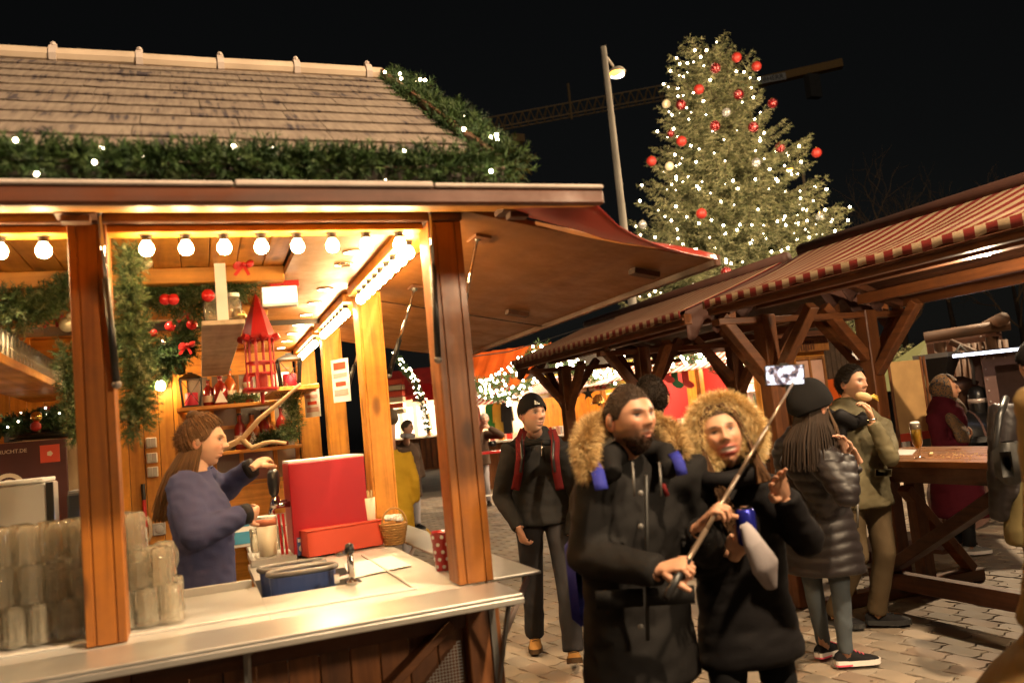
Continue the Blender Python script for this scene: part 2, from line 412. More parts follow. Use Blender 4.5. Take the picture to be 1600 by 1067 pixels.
plain('loco_black', (0.012, 0.011, 0.011), 0.3, 0.3, 0.2)
plain('loco_frame', (0.16, 0.09, 0.075), 0.45, 0.5, 0.2)
plain('tent_green', (0.05, 0.055, 0.012), 0.8)
plain('snowy_band', (0.42, 0.34, 0.30), 0.8, 0, 0.15, 8)
vcol('fir', 0.65, spec=0.25)
vcol('skin', 0.5, 0.12, 0.06, 260)
vcol('painted', 0.5)
vcol('cloth', 0.85, 0, 0.25, 420, spec=0.2)
vcol('shiny_cloth', 0.45, 0, 0.2, 200, spec=0.45)
vcol('hair', 0.65, 0, spec=0.18)
emis('bulb', (1.0, 0.68, 0.31), 130.0)
emis('led_panel', (1.0, 0.78, 0.50), 30.0)
emis('fairy', (1.0, 0.80, 0.52), 40.0)
emis('fairy_small', (1.0, 0.84, 0.60), 14.0)
emis('sodium', (1.0, 0.46, 0.05), 2.4)
emis('shelter_lamp', (1.0, 0.85, 0.66), 55.0)
emis('white_led', (0.75, 0.80, 1.0), 5.0)
emis('screen_glow', (0.9, 0.93, 1.0), 1.0)
emis('lightbox', (1.0, 0.80, 0.55), 2.6)
thin_glass('pane', (0.93, 0.92, 0.9), 0.35)
glass('mug_glass', (0.99, 0.98, 0.95), 0.03, 1.35)
glass('beer', (0.95, 0.60, 0.10), 0.02, 1.2)
glass('red_bottle', (0.55, 0.05, 0.02), 0.05, 1.3)

def shingle_material():
    m, nt, p = _base('shingle', (0.25, 0.19, 0.15), 0.85)
    mp = coords(nt, (60, 5, 5)); n = N(nt, 'ShaderNodeTexNoise', Scale=1.0, Detail=6.0); nt.links.new(mp.outputs[0], n.inputs['Vector'])
    mp2 = coords(nt, (2.2, 3, 3), kind='Object'); n2 = N(nt, 'ShaderNodeTexNoise', Scale=2.0, Detail=3.0); nt.links.new(mp2.outputs[0], n2.inputs['Vector'])
    ad = N(nt, 'ShaderNodeMath', operation='MULTIPLY_ADD'); ad.inputs[1].default_value = 0.55; nt.links.new(n.outputs[0], ad.inputs[0]); 
    m2 = N(nt, 'ShaderNodeMath', operation='MULTIPLY'); m2.inputs[1].default_value = 0.45; nt.links.new(n2.outputs[0], m2.inputs[0]); nt.links.new(m2.outputs[0], ad.inputs[2])
    r = ramp(nt, [(0.37, (0.03, 0.022, 0.03)), (0.45, (0.14, 0.104, 0.082)), (0.62, (0.21, 0.165, 0.13))]); nt.links.new(ad.outputs[0], r.inputs[0]); nt.links.new(r.outputs[0], p.inputs['Base Color'])
    bp = N(nt, 'ShaderNodeBump', Strength=0.4, Distance=0.004); nt.links.new(n.outputs[0], bp.inputs['Height']); nt.links.new(bp.outputs[0], p.inputs['Normal'])
shingle_material()
def paver_material(name, sc=1.0):
    m, nt, p = _base(name, (0.21, 0.165, 0.12), 0.8)
    oi = nt.nodes.new('ShaderNodeObjectInfo')
    mp = coords(nt, (1, 1, 1), False); n = N(nt, 'ShaderNodeTexNoise', Scale=3.0, Detail=8.0, Roughness=0.7); nt.links.new(mp.outputs[0], n.inputs['Vector'])
    at_ = nt.nodes.new('ShaderNodeVertexColor'); at_.layer_name = 'Col'
    r = ramp(nt, [(0.3, (0.72, 0.72, 0.72)), (0.7, (1.18, 1.15, 1.1))]); nt.links.new(n.outputs[0], r.inputs[0])
    mx = N(nt, 'ShaderNodeMixRGB', blend_type='MULTIPLY'); mx.inputs[0].default_value = 1; nt.links.new(at_.outputs[0], mx.inputs[1]); nt.links.new(r.outputs[0], mx.inputs[2]); nt.links.new(mx.outputs[0], p.inputs['Base Color'])
    b = N(nt, 'ShaderNodeTexNoise', Scale=120.0, Detail=3.0); nt.links.new(mp.outputs[0], b.inputs['Vector'])
    bp = N(nt, 'ShaderNodeBump', Strength=0.35, Distance=0.004); nt.links.new(b.outputs[0], bp.inputs['Height']); nt.links.new(bp.outputs[0], p.inputs['Normal'])
    rr = ramp(nt, [(0.3, (0.5,)*3), (0.7, (0.85,)*3)]); nt.links.new(n.outputs[0], rr.inputs[0]); nt.links.new(rr.outputs[0], p.inputs['Roughness'])
paver_material('paver')

# ------------------------------------------------------------------ ground
g = MB().grid(np.array([[(x, y, -0.014) for y in (-60, 120)] for x in (-90, 110)]))
plain('ground_dirt', (0.075, 0.06, 0.046), 0.9, 0, 0.3, 2, 0.5, 40)
ground = g.build('ground', 'ground_dirt', None, kind='structure'); ground['label'] = 'grey brown paved market square'
# interlocking wavy concrete pavers, laid in rows with every other row shifted by half
PL, PW, PA = 0.245, 0.158, R(100.6)
def paver_outline(l, w, amp):
    n = 6; xs = np.linspace(0, 1, n+1)
    lo = [(x*l, amp*math.sin(2*math.pi*x)) for x in xs]; hi = [(x*l, w+amp*math.sin(2*math.pi*x)) for x in xs[::-1]]
    r_end = [(l+0.012, w*0.33), (l-0.012, w*0.67)]; l_end = [(-0.012, w*0.67), (0.012, w*0.33)]
    return np.array(lo + r_end + hi + l_end)
_ol = paver_outline(PL, PW, 0.009); _ctr = _ol.mean(0)
def paver_arrays(shr=0.005):
    o = _ol-_ctr; d = np.linalg.norm(o, axis=1)[:, None]; top = o*(1-(shr+0.003)/d); mid = o*(1-shr/d)
    n = len(o)
    V = np.concatenate([np.c_[top, np.zeros(n)], np.c_[mid, np.full(n, -0.004)], np.c_[mid, np.full(n, -0.014)]])
    F = [list(range(n))] + [[k*n+i, (k+1)*n+i, (k+1)*n+(i+1) % n, k*n+(i+1) % n] for k in range(2) for i in range(n)]
    return V, F
PV, PF = paver_arrays()
ca, sa = math.cos(PA), math.sin(PA); dA = np.array([ca, sa]); dN = np.array([sa, -ca])
cells = []
for i in range(-60, 140):
    for j in range(-70, 130):
        c = dA*((j+0.5*(i % 2))*PL) + dN*(i*PW) + np.array([2.5, 5.0])
        if not (0.2 < c[0] < 12.5 and 1.2 < c[1] < 20): continue
        d = np.array([c[0], c[1], -CAM_H]); t = d@CF
        if t < 1: continue
        sx, sy = 800+FPX*(d@CR)/t, 533.5-FPX*(d@CU)/t
        if -60 < sx < 1700 and sy < 1160: cells.append((t, c, 700 < sx < 1620 and sy < 1085 and not (905 < sx < 1225 and sy > 800)))
cells.sort(key=lambda q: q[0])
pal = np.array([(0.245, 0.195, 0.148), (0.205, 0.17, 0.135), (0.28, 0.225, 0.172), (0.215, 0.16, 0.12), (0.25, 0.21, 0.168)])
pmesh = []
for k in range(5):
    mb = MB(); mb.add(PV @ rotz(PA).T, PF, pal[k]); me = mb.mesh('paver', colors=True); me.materials.append(MATS['paver']); pmesh.append(me)
picked = 0; rest = MB()
for t, c, vis in cells:
    z = float(rng.normal(0, 0.0012)); k = int(rng.integers(5)); tilt = rng.normal(0, 0.006, 2)
    if vis and picked < 300:
        put(pmesh[k], 'paver', (c[0], c[1], z), ground, (tilt[0], tilt[1], 0)); picked += 1
    else:
        rest.add(PV @ rotz(PA).T + np.array([c[0], c[1], z]), PF, pal[k]*rng.uniform(0.9, 1.1))
rest.build('paving', 'paver', ground, colors=True, kind='stuff')

# ------------------------------------------------------------------ fir foliage
def needle_sprays(P, D, L, W, n, rs, cols, droop=0.0, flat=0.0, thin=0.13):
    """P,D: start points and directions of sprigs (k,3). each sprig gets n needles along its stem; returns V,tris,cols"""
    k = len(P); D = D/np.linalg.norm(D, axis=1)[:, None]
    t = (np.arange(n)+0.5)/n
    rnd = rs.normal(size=(k, n, 3)); 
    rnd -= D[:, None]*(rnd*D[:, None]).sum(2, keepdims=True)
    if flat: rnd[..., 2] *= (1-flat)
    rnd /= np.linalg.norm(rnd, axis=2, keepdims=True)+1e-9
    base = P[:, None]+D[:, None]*(L*t)[None, :, None]; base[..., 2] -= droop*(t**2)[None]
    nd = D[:, None]*0.75+rnd*0.85; nd /= np.linalg.norm(nd, axis=2, keepdims=True)
    ln = W*rs.uniform(0.7, 1.25, (k, n, 1))*(1.1-0.5*t[None, :, None])
    tip = base+nd*ln
    side = np.cross(nd, rs.normal(size=(k, n, 3))); side /= np.linalg.norm(side, axis=2, keepdims=True)+1e-9
    wd = ln*thin
    V = np.stack([base+side*wd, base-side*wd, tip], 2).reshape(-1, 3)
    T = np.arange(k*n*3).reshape(-1, 3)
    c = np.asarray(cols)[rs.integers(len(cols), size=k)]*rs.uniform(0.75, 1.25, (k, 1))
    C = np.repeat(c, n*3, axis=0)
    return V, T, C
FIR = np.array([(0.026, 0.055, 0.014), (0.038, 0.074, 0.018), (0.02, 0.044, 0.015), (0.05, 0.08, 0.024)])
FIR_DUSTY = np.array([(0.075, 0.105, 0.035), (0.05, 0.085, 0.025), (0.15, 0.165, 0.08), (0.035, 0.06, 0.02)])
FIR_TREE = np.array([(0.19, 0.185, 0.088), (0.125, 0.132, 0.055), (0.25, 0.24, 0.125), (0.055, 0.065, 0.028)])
def garland(name, path, radius, label, n_per_m=220, cols=FIR, needle=0.045, sprig=0.10, nn=14, cat='garland', group=None, lights=0, light_r=0.008, light_mat='fairy', seed=1, extra=None, squash=1.0):
    rs = np.random.default_rng(seed); P = resample(path, 0.02)
    lo, hi = P.min(0), P.max(0); loc = ((lo[0]+hi[0])/2, (lo[1]+hi[1])/2, lo[2]-radius)
    t = thing(name, loc, label, cat, group); L = len(P)*0.02
    k = int(L*n_per_m); i = rs.integers(len(P), size=k); T = np.gradient(P, axis=0); T /= np.linalg.norm(T, axis=1)[:, None]+1e-9
    d = rs.normal(size=(k, 3)); d /= np.linalg.norm(d, axis=1)[:, None]
    D = d+T[i]*rs.choice([-0.6, 0.6], (k, 1)); 
    rr = radius*(0.75+0.35*np.sin(i*0.02*9+seed)+0.2*np.sin(i*0.02*23))
    off = d*(rr*0.5*rs.uniform(0.1, 1, k))[:, None]; off[:, 2] *= squash; D[:, 2] *= squash
    V, Tt, C = needle_sprays(P[i]+off, D, sprig, needle, nn, rs, cols, thin=0.11)
    me = fast_mesh('foliage', V-np.array(loc), Tt, C); link('foliage', me, 'fir', t, loc)
    core = MB().tube(P[::5], 0.008, 5); core.build('wire_core', 'foliage_base', t)
    if lights:
        lm = MB().sphere((0, 0, 0), light_r, 6, 5).mesh('light_bulb', smooth=True); lm.materials.append(MATS[light_mat])
        for j in range(lights):
            q = int((j+rs.uniform(0.2, 0.8))/lights*len(P)); u = rs.normal(size=3); u[1] -= 0.9; u[2] += 0.2; u /= np.linalg.norm(u)
            put(lm, 'light_bulb', P[min(q, len(P)-1)]+u*radius*rs.uniform(0.75, 1.15)*np.array([1, 1, squash]), t)
    return t

# ------------------------------------------------------------------ christmas tree
def christmas_tree():
    base = at(1153, 470, 22.0); bx, by = base[0], base[1]
    t = thing('christmas_tree', (bx, by, 0), 'tall decorated fir tree covered in white fairy lights and red baubles', 'christmas tree')
    TOP = 11.05
    MB().tube([(bx, by, 0), (bx, by, 5), (bx, by, TOP)], [0.22, 0.13, 0.02], 8).build('trunk', 'bark', t, smooth=True)
    rs = np.random.default_rng(3)
    ps, ds, br = [], [], MB(); tips = []
    def rad(z):  # crown half-width by height: broad skirt, rounded head
        u = (TOP-z)/(TOP-2.0)
        return 0.25+0.8*min(1, u/0.08)**0.6 + 2.85*max(0, u-0.08)**0.9
    z = 2.0
    lay = 0
    while z < TOP-0.15:
        n = int(9+7*(TOP-z)/8); a0 = rs.uniform(0, 6.28)
        for q in range(n):
            a = a0+q*6.283/n+rs.normal(0, 0.12); L = rad(z)*rs.uniform(0.72, 1.12)
            if 5.8 < z < 8.2 and (math.cos(a-(-0.35)) > 0.55): L *= 1.10
            if z > 8.6 and math.cos(a+0.5) > 0.8 and z < 9.2: L *= 1.0
            h = np.array([math.cos(a), math.sin(a), 0]); zz = z+rs.normal(0, 0.07)
            up = 0.10+0.55*max(0, (z-8.0)/3.3)
            m = int(max(5, L/0.1)); s_ = np.linspace(0.08, 1, m)
            pts = np.array([(bx, by, zz)])+np.outer(s_*L, h); pts[:, 2] += up*s_*L - 0.28*L*s_*(1-s_)*1.2 - 0.10*L*s_ + 0.22*L*np.maximum(0, s_-0.7)
            br.tube(pts, np.linspace(0.022, 0.004, m), 4, cap=False); tips.append(pts[-1])
            side = np.array([-h[1], h[0], 0])
            for i in range(1, m):
                w = 0.55*(1-s_[i])*L*0.55+0.16
                for sg in (-1, 1):
                    for rep in range(2):
                        dd = side*sg*rs.uniform(0.5, 1)+h*rs.uniform(0.4, 0.9)+np.array([0, 0, rs.uniform(-0.35, 0.12)])
                        dd = unit(dd); wl = w*rs.uniform(0.5, 1.1); k = max(1, int(wl/0.11))
                        for j in range(k):
                            p = pts[i]+dd*(j*0.11)+rs.normal(0, 0.015, 3); p[2] -= 0.10*(j*0.11)**2*3
                            ps.append(p); ds.append(dd+rs.normal(0, 0.25, 3))
                ps.append(pts[i]); ds.append(h+rs.normal(0, 0.2, 3)+np.array([0, 0, up*0.5]))
        z += 0.21+0.12*(TOP-z)/9; lay += 1
    for q in range(14):
        a = rs.uniform(0, 6.28); ps.append(np.array([bx, by, TOP-0.1*q*0.4])); ds.append(np.array([math.cos(a)*0.5, math.sin(a)*0.5, 0.9]))
    ps = np.array(ps); ds = np.array(ds)
    # only one in a few sprigs is needed on the far side
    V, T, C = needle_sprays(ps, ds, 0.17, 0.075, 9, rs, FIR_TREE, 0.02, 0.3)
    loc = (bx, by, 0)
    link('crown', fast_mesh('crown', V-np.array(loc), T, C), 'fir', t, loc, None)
    br.build('limbs', 'bark', t)
    # fairy lights on the twig ends that face the square
    lm = MB().sphere((0, 0, 0), 0.030, 6, 5).mesh('fairy_light', smooth=True); lm.materials.append(MATS['fairy'])
    ls = MB().sphere((0, 0, 0), 0.022, 6, 5).mesh('fairy_light', smooth=True); ls.materials.append(MATS['fairy_small'])
    C2 = np.array([0, 0]) - np.array([bx, by]); C2 = C2/np.linalg.norm(C2)
    out = np.linalg.norm(ps[:, :2]-np.array([bx, by]), axis=1)/np.array([rad(q) for q in ps[:, 2]])
    facing = ((ps[:, :2]-np.array([bx, by])) @ C2)/np.maximum(0.2, np.linalg.norm(ps[:, :2]-np.array([bx, by]), axis=1))
    ok = np.where((out > 0.55) & (facing > -0.35) & (ps[:, 2] > 3.2))[0]
    rs.shuffle(ok); chosen = []
    for i in ok:
        if all(np.linalg.norm(ps[i]-ps[j]) > 0.24 for j in chosen): chosen.append(i)
        if len(chosen) >= 290: break
    for n_, i in enumerate(chosen):
        o3 = unit(np.append(ps[i, :2]-np.array([bx, by]), 0.0))
        put(lm if n_ % 5 < 3 else ls, 'fairy_light', ps[i]+o3*0.10+np.array([0, 0, 0.07]), t)
    # baubles, each hung on the tree: a thing of its own
    def bauble(px, py, kind, r):
        d0 = 22.0; p = at(px, py, d0)
        # bring it out to the crown's surface on the side of the square
        c2 = np.array([bx, by]); rr = rad(min(max(p[2], 2.5), TOP-0.2))
        off = p[:2]-c2; lat = off-C2*(off@C2); w = np.linalg.norm(lat); dep = math.sqrt(max(0.04, (rr*1.02)**2-min(w, rr)**2))
        d = d0-dep*0.95; p = at(px, py, d)
        mat, lab = {'m': ('red_bauble_matt', 'matt red bauble'), 'g': ('red_glitter', 'glittering dark red bauble'), 'c': ('cream_bauble', 'cream bauble'), 's': ('silver_glitter', 'silver mirror bauble')}[kind]
        b = thing('bauble', p-np.array([0, 0, r]), lab+' hanging on the tall fir tree', 'bauble', 'baubles on the tall fir tree')
        MB().sphere(p, r, 16, 12).build('ball', mat, b, smooth=True)
        MB().lathe(p+np.array([0, 0, r*0.97]), [(r*0.2, 0), (r*0.2, r*0.2), (0.004, r*0.22)], 8).build('cap', 'gold_bauble', b)
    def glitter(name, col):
        m, nt, p = _base(name, col, 0.25, 0.6); mp = coords(nt, (1, 1, 1)); v = N(nt, 'ShaderNodeTexVoronoi', Scale=38.0); nt.links.new(mp.outputs[0], v.inputs['Vector'])
        bw = N(nt, 'ShaderNodeSeparateColor'); nt.links.new(v.outputs['Color'], bw.inputs[0])
        r_ = ramp(nt, [(0.0, [c*0.35 for c in col]), (0.72, col), (0.86, [min(1, c*2+0.25) for c in col])]); nt.links.new(bw.outputs[0], r_.inputs[0]); nt.links.new(r_.outputs[0], p.inputs['Base Color'])
        bp = N(nt, 'ShaderNodeBump', Strength=1.0, Distance=0.03); nt.links.new(v.outputs['Color'], bp.inputs['Height']); nt.links.new(bp.outputs[0], p.inputs['Normal'])
    glitter('red_glitter', (0.32, 0.012, 0.014)); glitter('silver_glitter', (0.6, 0.6, 0.58))
    B = [(1151, 90, 'm'), (1182, 104, 'm'), (1118, 107, 'g'), (1092, 140, 'm'), (1154, 148, 'g'), (1064, 164, 'g'), (1041, 163, 'c'), (1207, 162, 'g'), (1135, 176, 's'),
         (1117, 197, 'g'), (1177, 199, 'g'), (1065, 221, 'm'), (1048, 209, 'g'), (1219, 231, 'g'), (1276, 239, 'm'), (1018, 252, 'm'), (1046, 260, 'c'), (1182, 254, 's'),
         (1096, 334, 'm'), (1281, 340, 's'), (1004, 351, 's'), (1135, 426, 'g'), (1223, 412, 'g')]
    for x, y, k in B: bauble(x, y, k, {'m': 0.128, 'g': 0.13, 'c': 0.11, 's': 0.11}[k]*(0.7 if (x, y) == (1048, 209) else 1))
christmas_tree()

# ------------------------------------------------------------------ street lamps
def street_lamp(x, y, h, ang, label, energy, seen=True):
    t = thing('street_lamp', (x, y, 0), label, 'street lamp', 'street lamps of the square')
    MB().tube([(x, y, 0), (x, y, 0.9), (x, y, 0.92), (x, y, h)], [0.11, 0.11, 0.085, 0.05], 12).build('pole', 'lamp_pole', t, smooth=True)
    e = np.array([math.cos(ang), math.sin(ang), 0]); hd = np.array([x, y, h-0.12])
    MB().tube([hd, hd+e*0.12+np.array([0, 0, -0.03]), hd+e*0.36+np.array([0, 0, -0.10])], 0.025, 8).build('arm', 'lamp_pole', t, smooth=True)
    c = hd+e*0.52+np.array([0, 0, -0.15])
    MB().lathe(c, [(0.04, 0.09), (0.11, 0.06), (0.155, 0.0), (0.145, -0.01)], 16).build('head', 'lamp_pole', t, smooth=True)
    MB().sphere(c+np.array([0, 0, -0.03]), (0.135, 0.135, 0.075), 14, 8).build('glass_bowl', 'sodium', t, smooth=True)
    MB().box((x-0.02, y-0.1, 4.25), (0.12, 0.14, 0.5)).build('switch_box', 'grey_metal', t)
    ld = bpy.data.lights.new('lamp_light', 'SPOT'); ld.energy = energy; ld.color = (1.0, 0.72, 0.43); ld.shadow_soft_size = 0.14; ld.spot_size = R(172); ld.spot_blend = 0.25
    lo = bpy.data.objects.new('lamp_light', ld); COL.objects.link(lo); lo.parent = t; lo.location = c+np.array([0, 0, -0.16])-np.array([x, y, 0]); lo.rotation_euler = Vector(e*0.9+np.array([0, 0, -0.75+0.6*seen])).to_track_quat('-Z', 'Y').to_euler()
    return t
LP = at(973, 354, 14.0)
street_lamp(LP[0]-0.05, LP[1]-0.12, 7.75, R(40), 'slim grey street lamp with a lit head beside the tall fir tree', 3600)
street_lamp(2.75, -1.6, 8.0, R(90), 'assumed grey street lamp out of view, lighting the shingled stall roof from across the lane', 3600, 0)  # assumed from the light on roof and ground; added unseen behind the camera
street_lamp(15.2, 8.8, 8.0, R(150), 'added grey street lamp out of view beyond the black steam engine', 5600)  # added outside the view so that the fir tree gets more light

def fill_lantern(x, y, h, energy, label):  # added post lantern behind the camera, frontal fill light for the faces
    t = thing('fill_lantern', (x, y, 0), label, 'lantern')
    MB().tube([(x, y, 0), (x, y, 0.05), (x, y, 0.06), (x, y, h)], [0.16, 0.15, 0.035, 0.03], 10).build('pole', 'lamp_pole', t, smooth=True)
    MB().lathe((x, y, h+0.42), [(0.20, 0), (0.12, 0.10), (0.02, 0.18)], 6).build('hood', 'black_metal', t)
    MB().lathe((x, y, h), [(0.04, 0), (0.12, 0.03), (0.12, 0.05)], 6).build('tray', 'black_metal', t)
    MB().lathe((x, y, h+0.06), [(0.05, 0), (0.10, 0.06), (0.11, 0.20), (0.06, 0.33)], 14).build('globe', 'bulb_soft', t, smooth=True)
    ld = bpy.data.lights.new('lantern_fill', 'POINT'); ld.energy = energy; ld.color = (1.0, 0.74, 0.45); ld.shadow_soft_size = 0.22
    lo = bpy.data.objects.new('lantern_fill', ld); COL.objects.link(lo); lo.parent = t; lo.location = (0.0, 0.34, h+0.2)
emis('bulb_soft', (1.0, 0.74, 0.42), 8.0)
fill_lantern(2.9, -2.0, 3.0, 760, 'added post lantern out of view, filling the faces with light')
q_ = at(1259, 300, 31.0); street_lamp(q_[0], q_[1], at(1259, 250, 31.0)[2], R(170), 'distant yellow street lamp showing through the right side of the fir tree', 500)

# ------------------------------------------------------------------ tower crane far behind
def crane():
    D = 95.0
    A = at(700, 216, D*1.06); B = at(1060, 150, D); Cc = at(1316, 100, D*0.95)
    t = thing('tower_crane', (B[0]+14, B[1], 0), 'yellow tower crane with lattice jib beyond the market', 'crane')
    d = unit(B-A); up = np.array([0, 0, 1.0]); L = np.linalg.norm(B-A)+6; n = 34; w = 1.1; side = unit(np.cross(d, up))
    chord = MB(); web = MB()
    lo1 = A+side*w/2; lo2 = A-side*w/2; hi = A+up*1.55
    for c0 in (lo1, lo2, hi): chord.bar(c0, c0+d*L, 0.13, 0.13)
    for i in range(n):
        a = L*i/n; b = L*(i+0.5)/n; c = L*(i+1)/n
        for l0 in (lo1, lo2): web.bar(l0+d*a, hi+d*b, 0.07, 0.07); web.bar(hi+d*b, l0+d*c, 0.07, 0.07)
        web.bar(lo1+d*a, lo2+d*a, 0.06, 0.06)
    plain('crane_paint', (0.42, 0.22, 0.03), 0.5); plain('crane_lattice', (0.46, 0.31, 0.15), 0.5)
    chord.build('jib_chords', 'crane_lattice', t); web.build('jib_bracing', 'crane_lattice', t)
    # trolley, tie mast, counter jib, ballast, slew tower
    q = at(806, 206, D*1.03); MB().box(q-up*0.9, (1.6, 1.2, 0.9)).build('trolley', 'crane_lattice', t)
    q = at(893, 183, D*1.02); MB().bar(q-up*0.3, q+up*4.0, 0.2, 0.2).build('tie_mast', 'crane_lattice', t)
    E0 = at(1060, 150, D); MB().bar(at(1185, 130, D*0.975)-d*2, Cc, 1.0, 0.85).build('counter_jib', 'crane_paint', t)
    q = at(1269, 127, D*0.955); MB().box(q-up*0.6, (1.5, 0.8, 2.6)).build('ballast', 'grey_metal', t)
    q = at(1198, 127, D*0.97)
    s_ = MB(); s_.box((0, 0, 0), (3.4, 0.08, 0.62)); a_ = math.atan2(d[1], d[0])
    M = np.array([d, unit(np.cross(up, d)), np.cross(d, unit(np.cross(up, d)))]).T
    sg = MB(); sg.box(q+CF*-0.7, (3.6, 0.08, 0.75), M); sg.build('name_board', 'white_paint', t)
    lettering('LIEBHERR', 0.72, q-CF*0.80, np.array([unit(d), unit(np.cross(-CF, d)), -CF]).T, 'black_plastic', t)
    m0 = at(1150, 150, D*0.985)
    tw = MB()
    for sx in (-0.9, 0.9):
        for sy in (-0.9, 0.9): tw.bar((m0[0]+sx, m0[1]+sy, 0), (m0[0]+sx, m0[1]+sy, m0[2]), 0.16, 0.16)
    for i in range(20):
        z = m0[2]*i/20; z2 = m0[2]*(i+1)/20
        tw.bar((m0[0]-0.9, m0[1]-0.9, z), (m0[0]+0.9, m0[1]-0.9, z2), 0.08, 0.08); tw.bar((m0[0]+0.9, m0[1]+0.9, z), (m0[0]-0.9, m0[1]+0.9, z2), 0.08, 0.08)
    tw.build('tower', 'crane_paint', t)
crane()

# ------------------------------------------------------------------ bare trees in the dark beyond the shelters
def bare_tree(x, y, h, seed, label):
    rs = np.random.default_rng(seed); t = thing('bare_tree', (x, y, 0), label, 'tree', 'trees beyond the shelters')
    tr = MB().tube([(x, y, 0), (x+0.1, y, h*0.3), (x, y+0.1, h*0.5)], [0.22, 0.16, 0.10], 8); tr.build('trunk', 'bark', t, smooth=True)
    cr = MB()
    def grow(p, d, L, r, lev):
        q = p+d*L; cr.tube([p, (p+q)/2+rs.normal(0, L*0.05, 3), q], [r, r*0.8, r*0.6], 4 if lev > 1 else 5, cap=False)
        if lev >= 5: return
        for _ in range(3 if lev < 4 else 2):
            nd = unit(d+rs.normal(0, 0.5, 3)+np.array([0, 0, 0.12])); grow(q if rs.random() < 0.6 else p+d*L*0.7, nd, L*rs.uniform(0.6, 0.82), r*0.6, lev+1)
    for k in range(5):
        a = k*1.256+rs.uniform(0, 0.5); grow(np.array([x, y, h*rs.uniform(0.3, 0.5)]), unit((math.cos(a)*0.7, math.sin(a)*0.7, 1)), h*0.2, 0.06, 1)
    cr.build('crown', 'twig', t)
for i, (px, d, h, lab) in enumerate([(1400, 44, 13.5, 'bare leafless tree standing next to the tall fir tree'), (1480, 50, 14.0, 'bare leafless tree above the striped shelter roof'), (1585, 56, 15.0, 'bare leafless tree behind the log hut')]):
    p = at(px, 450, d); bare_tree(p[0], p[1], h, 40+i, lab)
# ------------------------------------------------------------------ the drinks stall
XL, XR, YF, YB = -2.6, 0.985, 3.02, 7.62      # left end, right face, front face, back wall
CZ = 1.03                                       # counter height
stall = thing('drinks_stall', ((XL+XR)/2, 5.3, 0), 'wooden drinks stall with shingled roof, steel counter and rows of lit bulbs', 'market stall')
def post(x0, x1, y0, y1, z0, z1, mat='pine_z', groove='y'):
    m = MB(); w = x1-x0; d = y1-y0
    m.span((x0+0.006, y0+0.006, z0), (x1-0.006, y1-0.006, z1))
    e = 0.026
    if groove == 'y':   # three boards on the front face
        for a, b in ((x0, x0+e), (x0+e+0.005, x1-e-0.005), (x1-e, x1)): m.span((a, y0, z0), (b, y0+0.012, z1), bev=0.002)
        m.span((x0, y0+0.016, z0), (x0+0.01, y1, z1), bev=0.002); m.span((x1-0.01, y0+0.016, z0), (x1, y1, z1), bev=0.002)
    else:
        for a, b in ((y0, y0+e), (y0+e+0.005, y1-e-0.005), (y1-e, y1)):
            m.span((x0, a, z0), (x0+0.012, b, z1), bev=0.002); m.span((x1-0.012, a, z0), (x1, b, z1), bev=0.002)
        m.span((x0+0.013, y0-0.001, z0), (x1-0.013, y0+0.01, z1), bev=0.002)
    return m.build('post', mat, stall)
plain('post_groove', (0.03, 0.012, 0.006), 0.8)
wood('post_front', (0.34, 0.115, 0.017), (0.20, 0.062, 0.009), 'z', 0.4)
post(-0.372, -0.254, YF, YF+0.13, CZ+0.001, 2.39, 'post_front')
post(0.852, XR, YF, YF+0.135, CZ+0.001, 2.39, 'post_front')
post(0.852, XR, 4.57, 4.73, CZ+0.001, 2.40, 'pine_z', 'x')
post(0.852, XR, 6.03, 6.17, CZ+0.001, 2.40, 'pine_z', 'x')
post(0.82, XR, YB-0.13, YB-0.002, CZ+0.001, 2.40, 'pine_z', 'x')
post(XL+0.002, XL+0.13, YF, YF+0.13, CZ+0.001, 2.39, 'post_front')
# lower carcass: right-hand corner post, boards, rails, diagonal brace, wire panel
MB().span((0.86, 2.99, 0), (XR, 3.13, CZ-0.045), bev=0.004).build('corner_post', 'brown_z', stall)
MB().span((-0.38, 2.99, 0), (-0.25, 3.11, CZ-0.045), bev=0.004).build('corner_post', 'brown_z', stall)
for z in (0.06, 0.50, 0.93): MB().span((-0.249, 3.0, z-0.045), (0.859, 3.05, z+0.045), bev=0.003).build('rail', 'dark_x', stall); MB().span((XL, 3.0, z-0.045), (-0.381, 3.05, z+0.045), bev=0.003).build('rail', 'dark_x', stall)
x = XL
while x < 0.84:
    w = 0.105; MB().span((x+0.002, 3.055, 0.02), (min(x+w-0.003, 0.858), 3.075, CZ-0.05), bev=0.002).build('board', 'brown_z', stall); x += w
MB().bar((0.28, 3.022, 0.52), (0.80, 3.022, 0.91), 0.03, 0.09, (0, -1, 0), bev=0.003).build('brace', 'brown_x', stall)
plain('wire_mesh', (0.45, 0.42, 0.40), 0.5, 0.6)
wm = MB()
for i in range(26): wm.bar((0.52+i*0.012, 3.012, 0.55), (0.52+i*0.012, 3.012, 0.55+max(0.02, i*0.012*0.95)), 0.0022, 0.0022, (0, 1, 0))
for i in range(26): wm.bar((0.52+i*0.012, 3.014, 0.55+i*0.0115), (0.835, 3.014, 0.55+i*0.0115), 0.0022, 0.0022, (0, 1, 0))
wm.build('wire_panel', 'wire_mesh', stall)
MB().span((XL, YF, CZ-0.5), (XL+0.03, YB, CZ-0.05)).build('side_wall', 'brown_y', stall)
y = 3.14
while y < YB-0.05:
    MB().span((0.955, y+0.002, 0.02), (0.975, min(y+0.118, YB), CZ-0.05), bev=0.002).build('board', 'brown_z', stall); y += 0.12
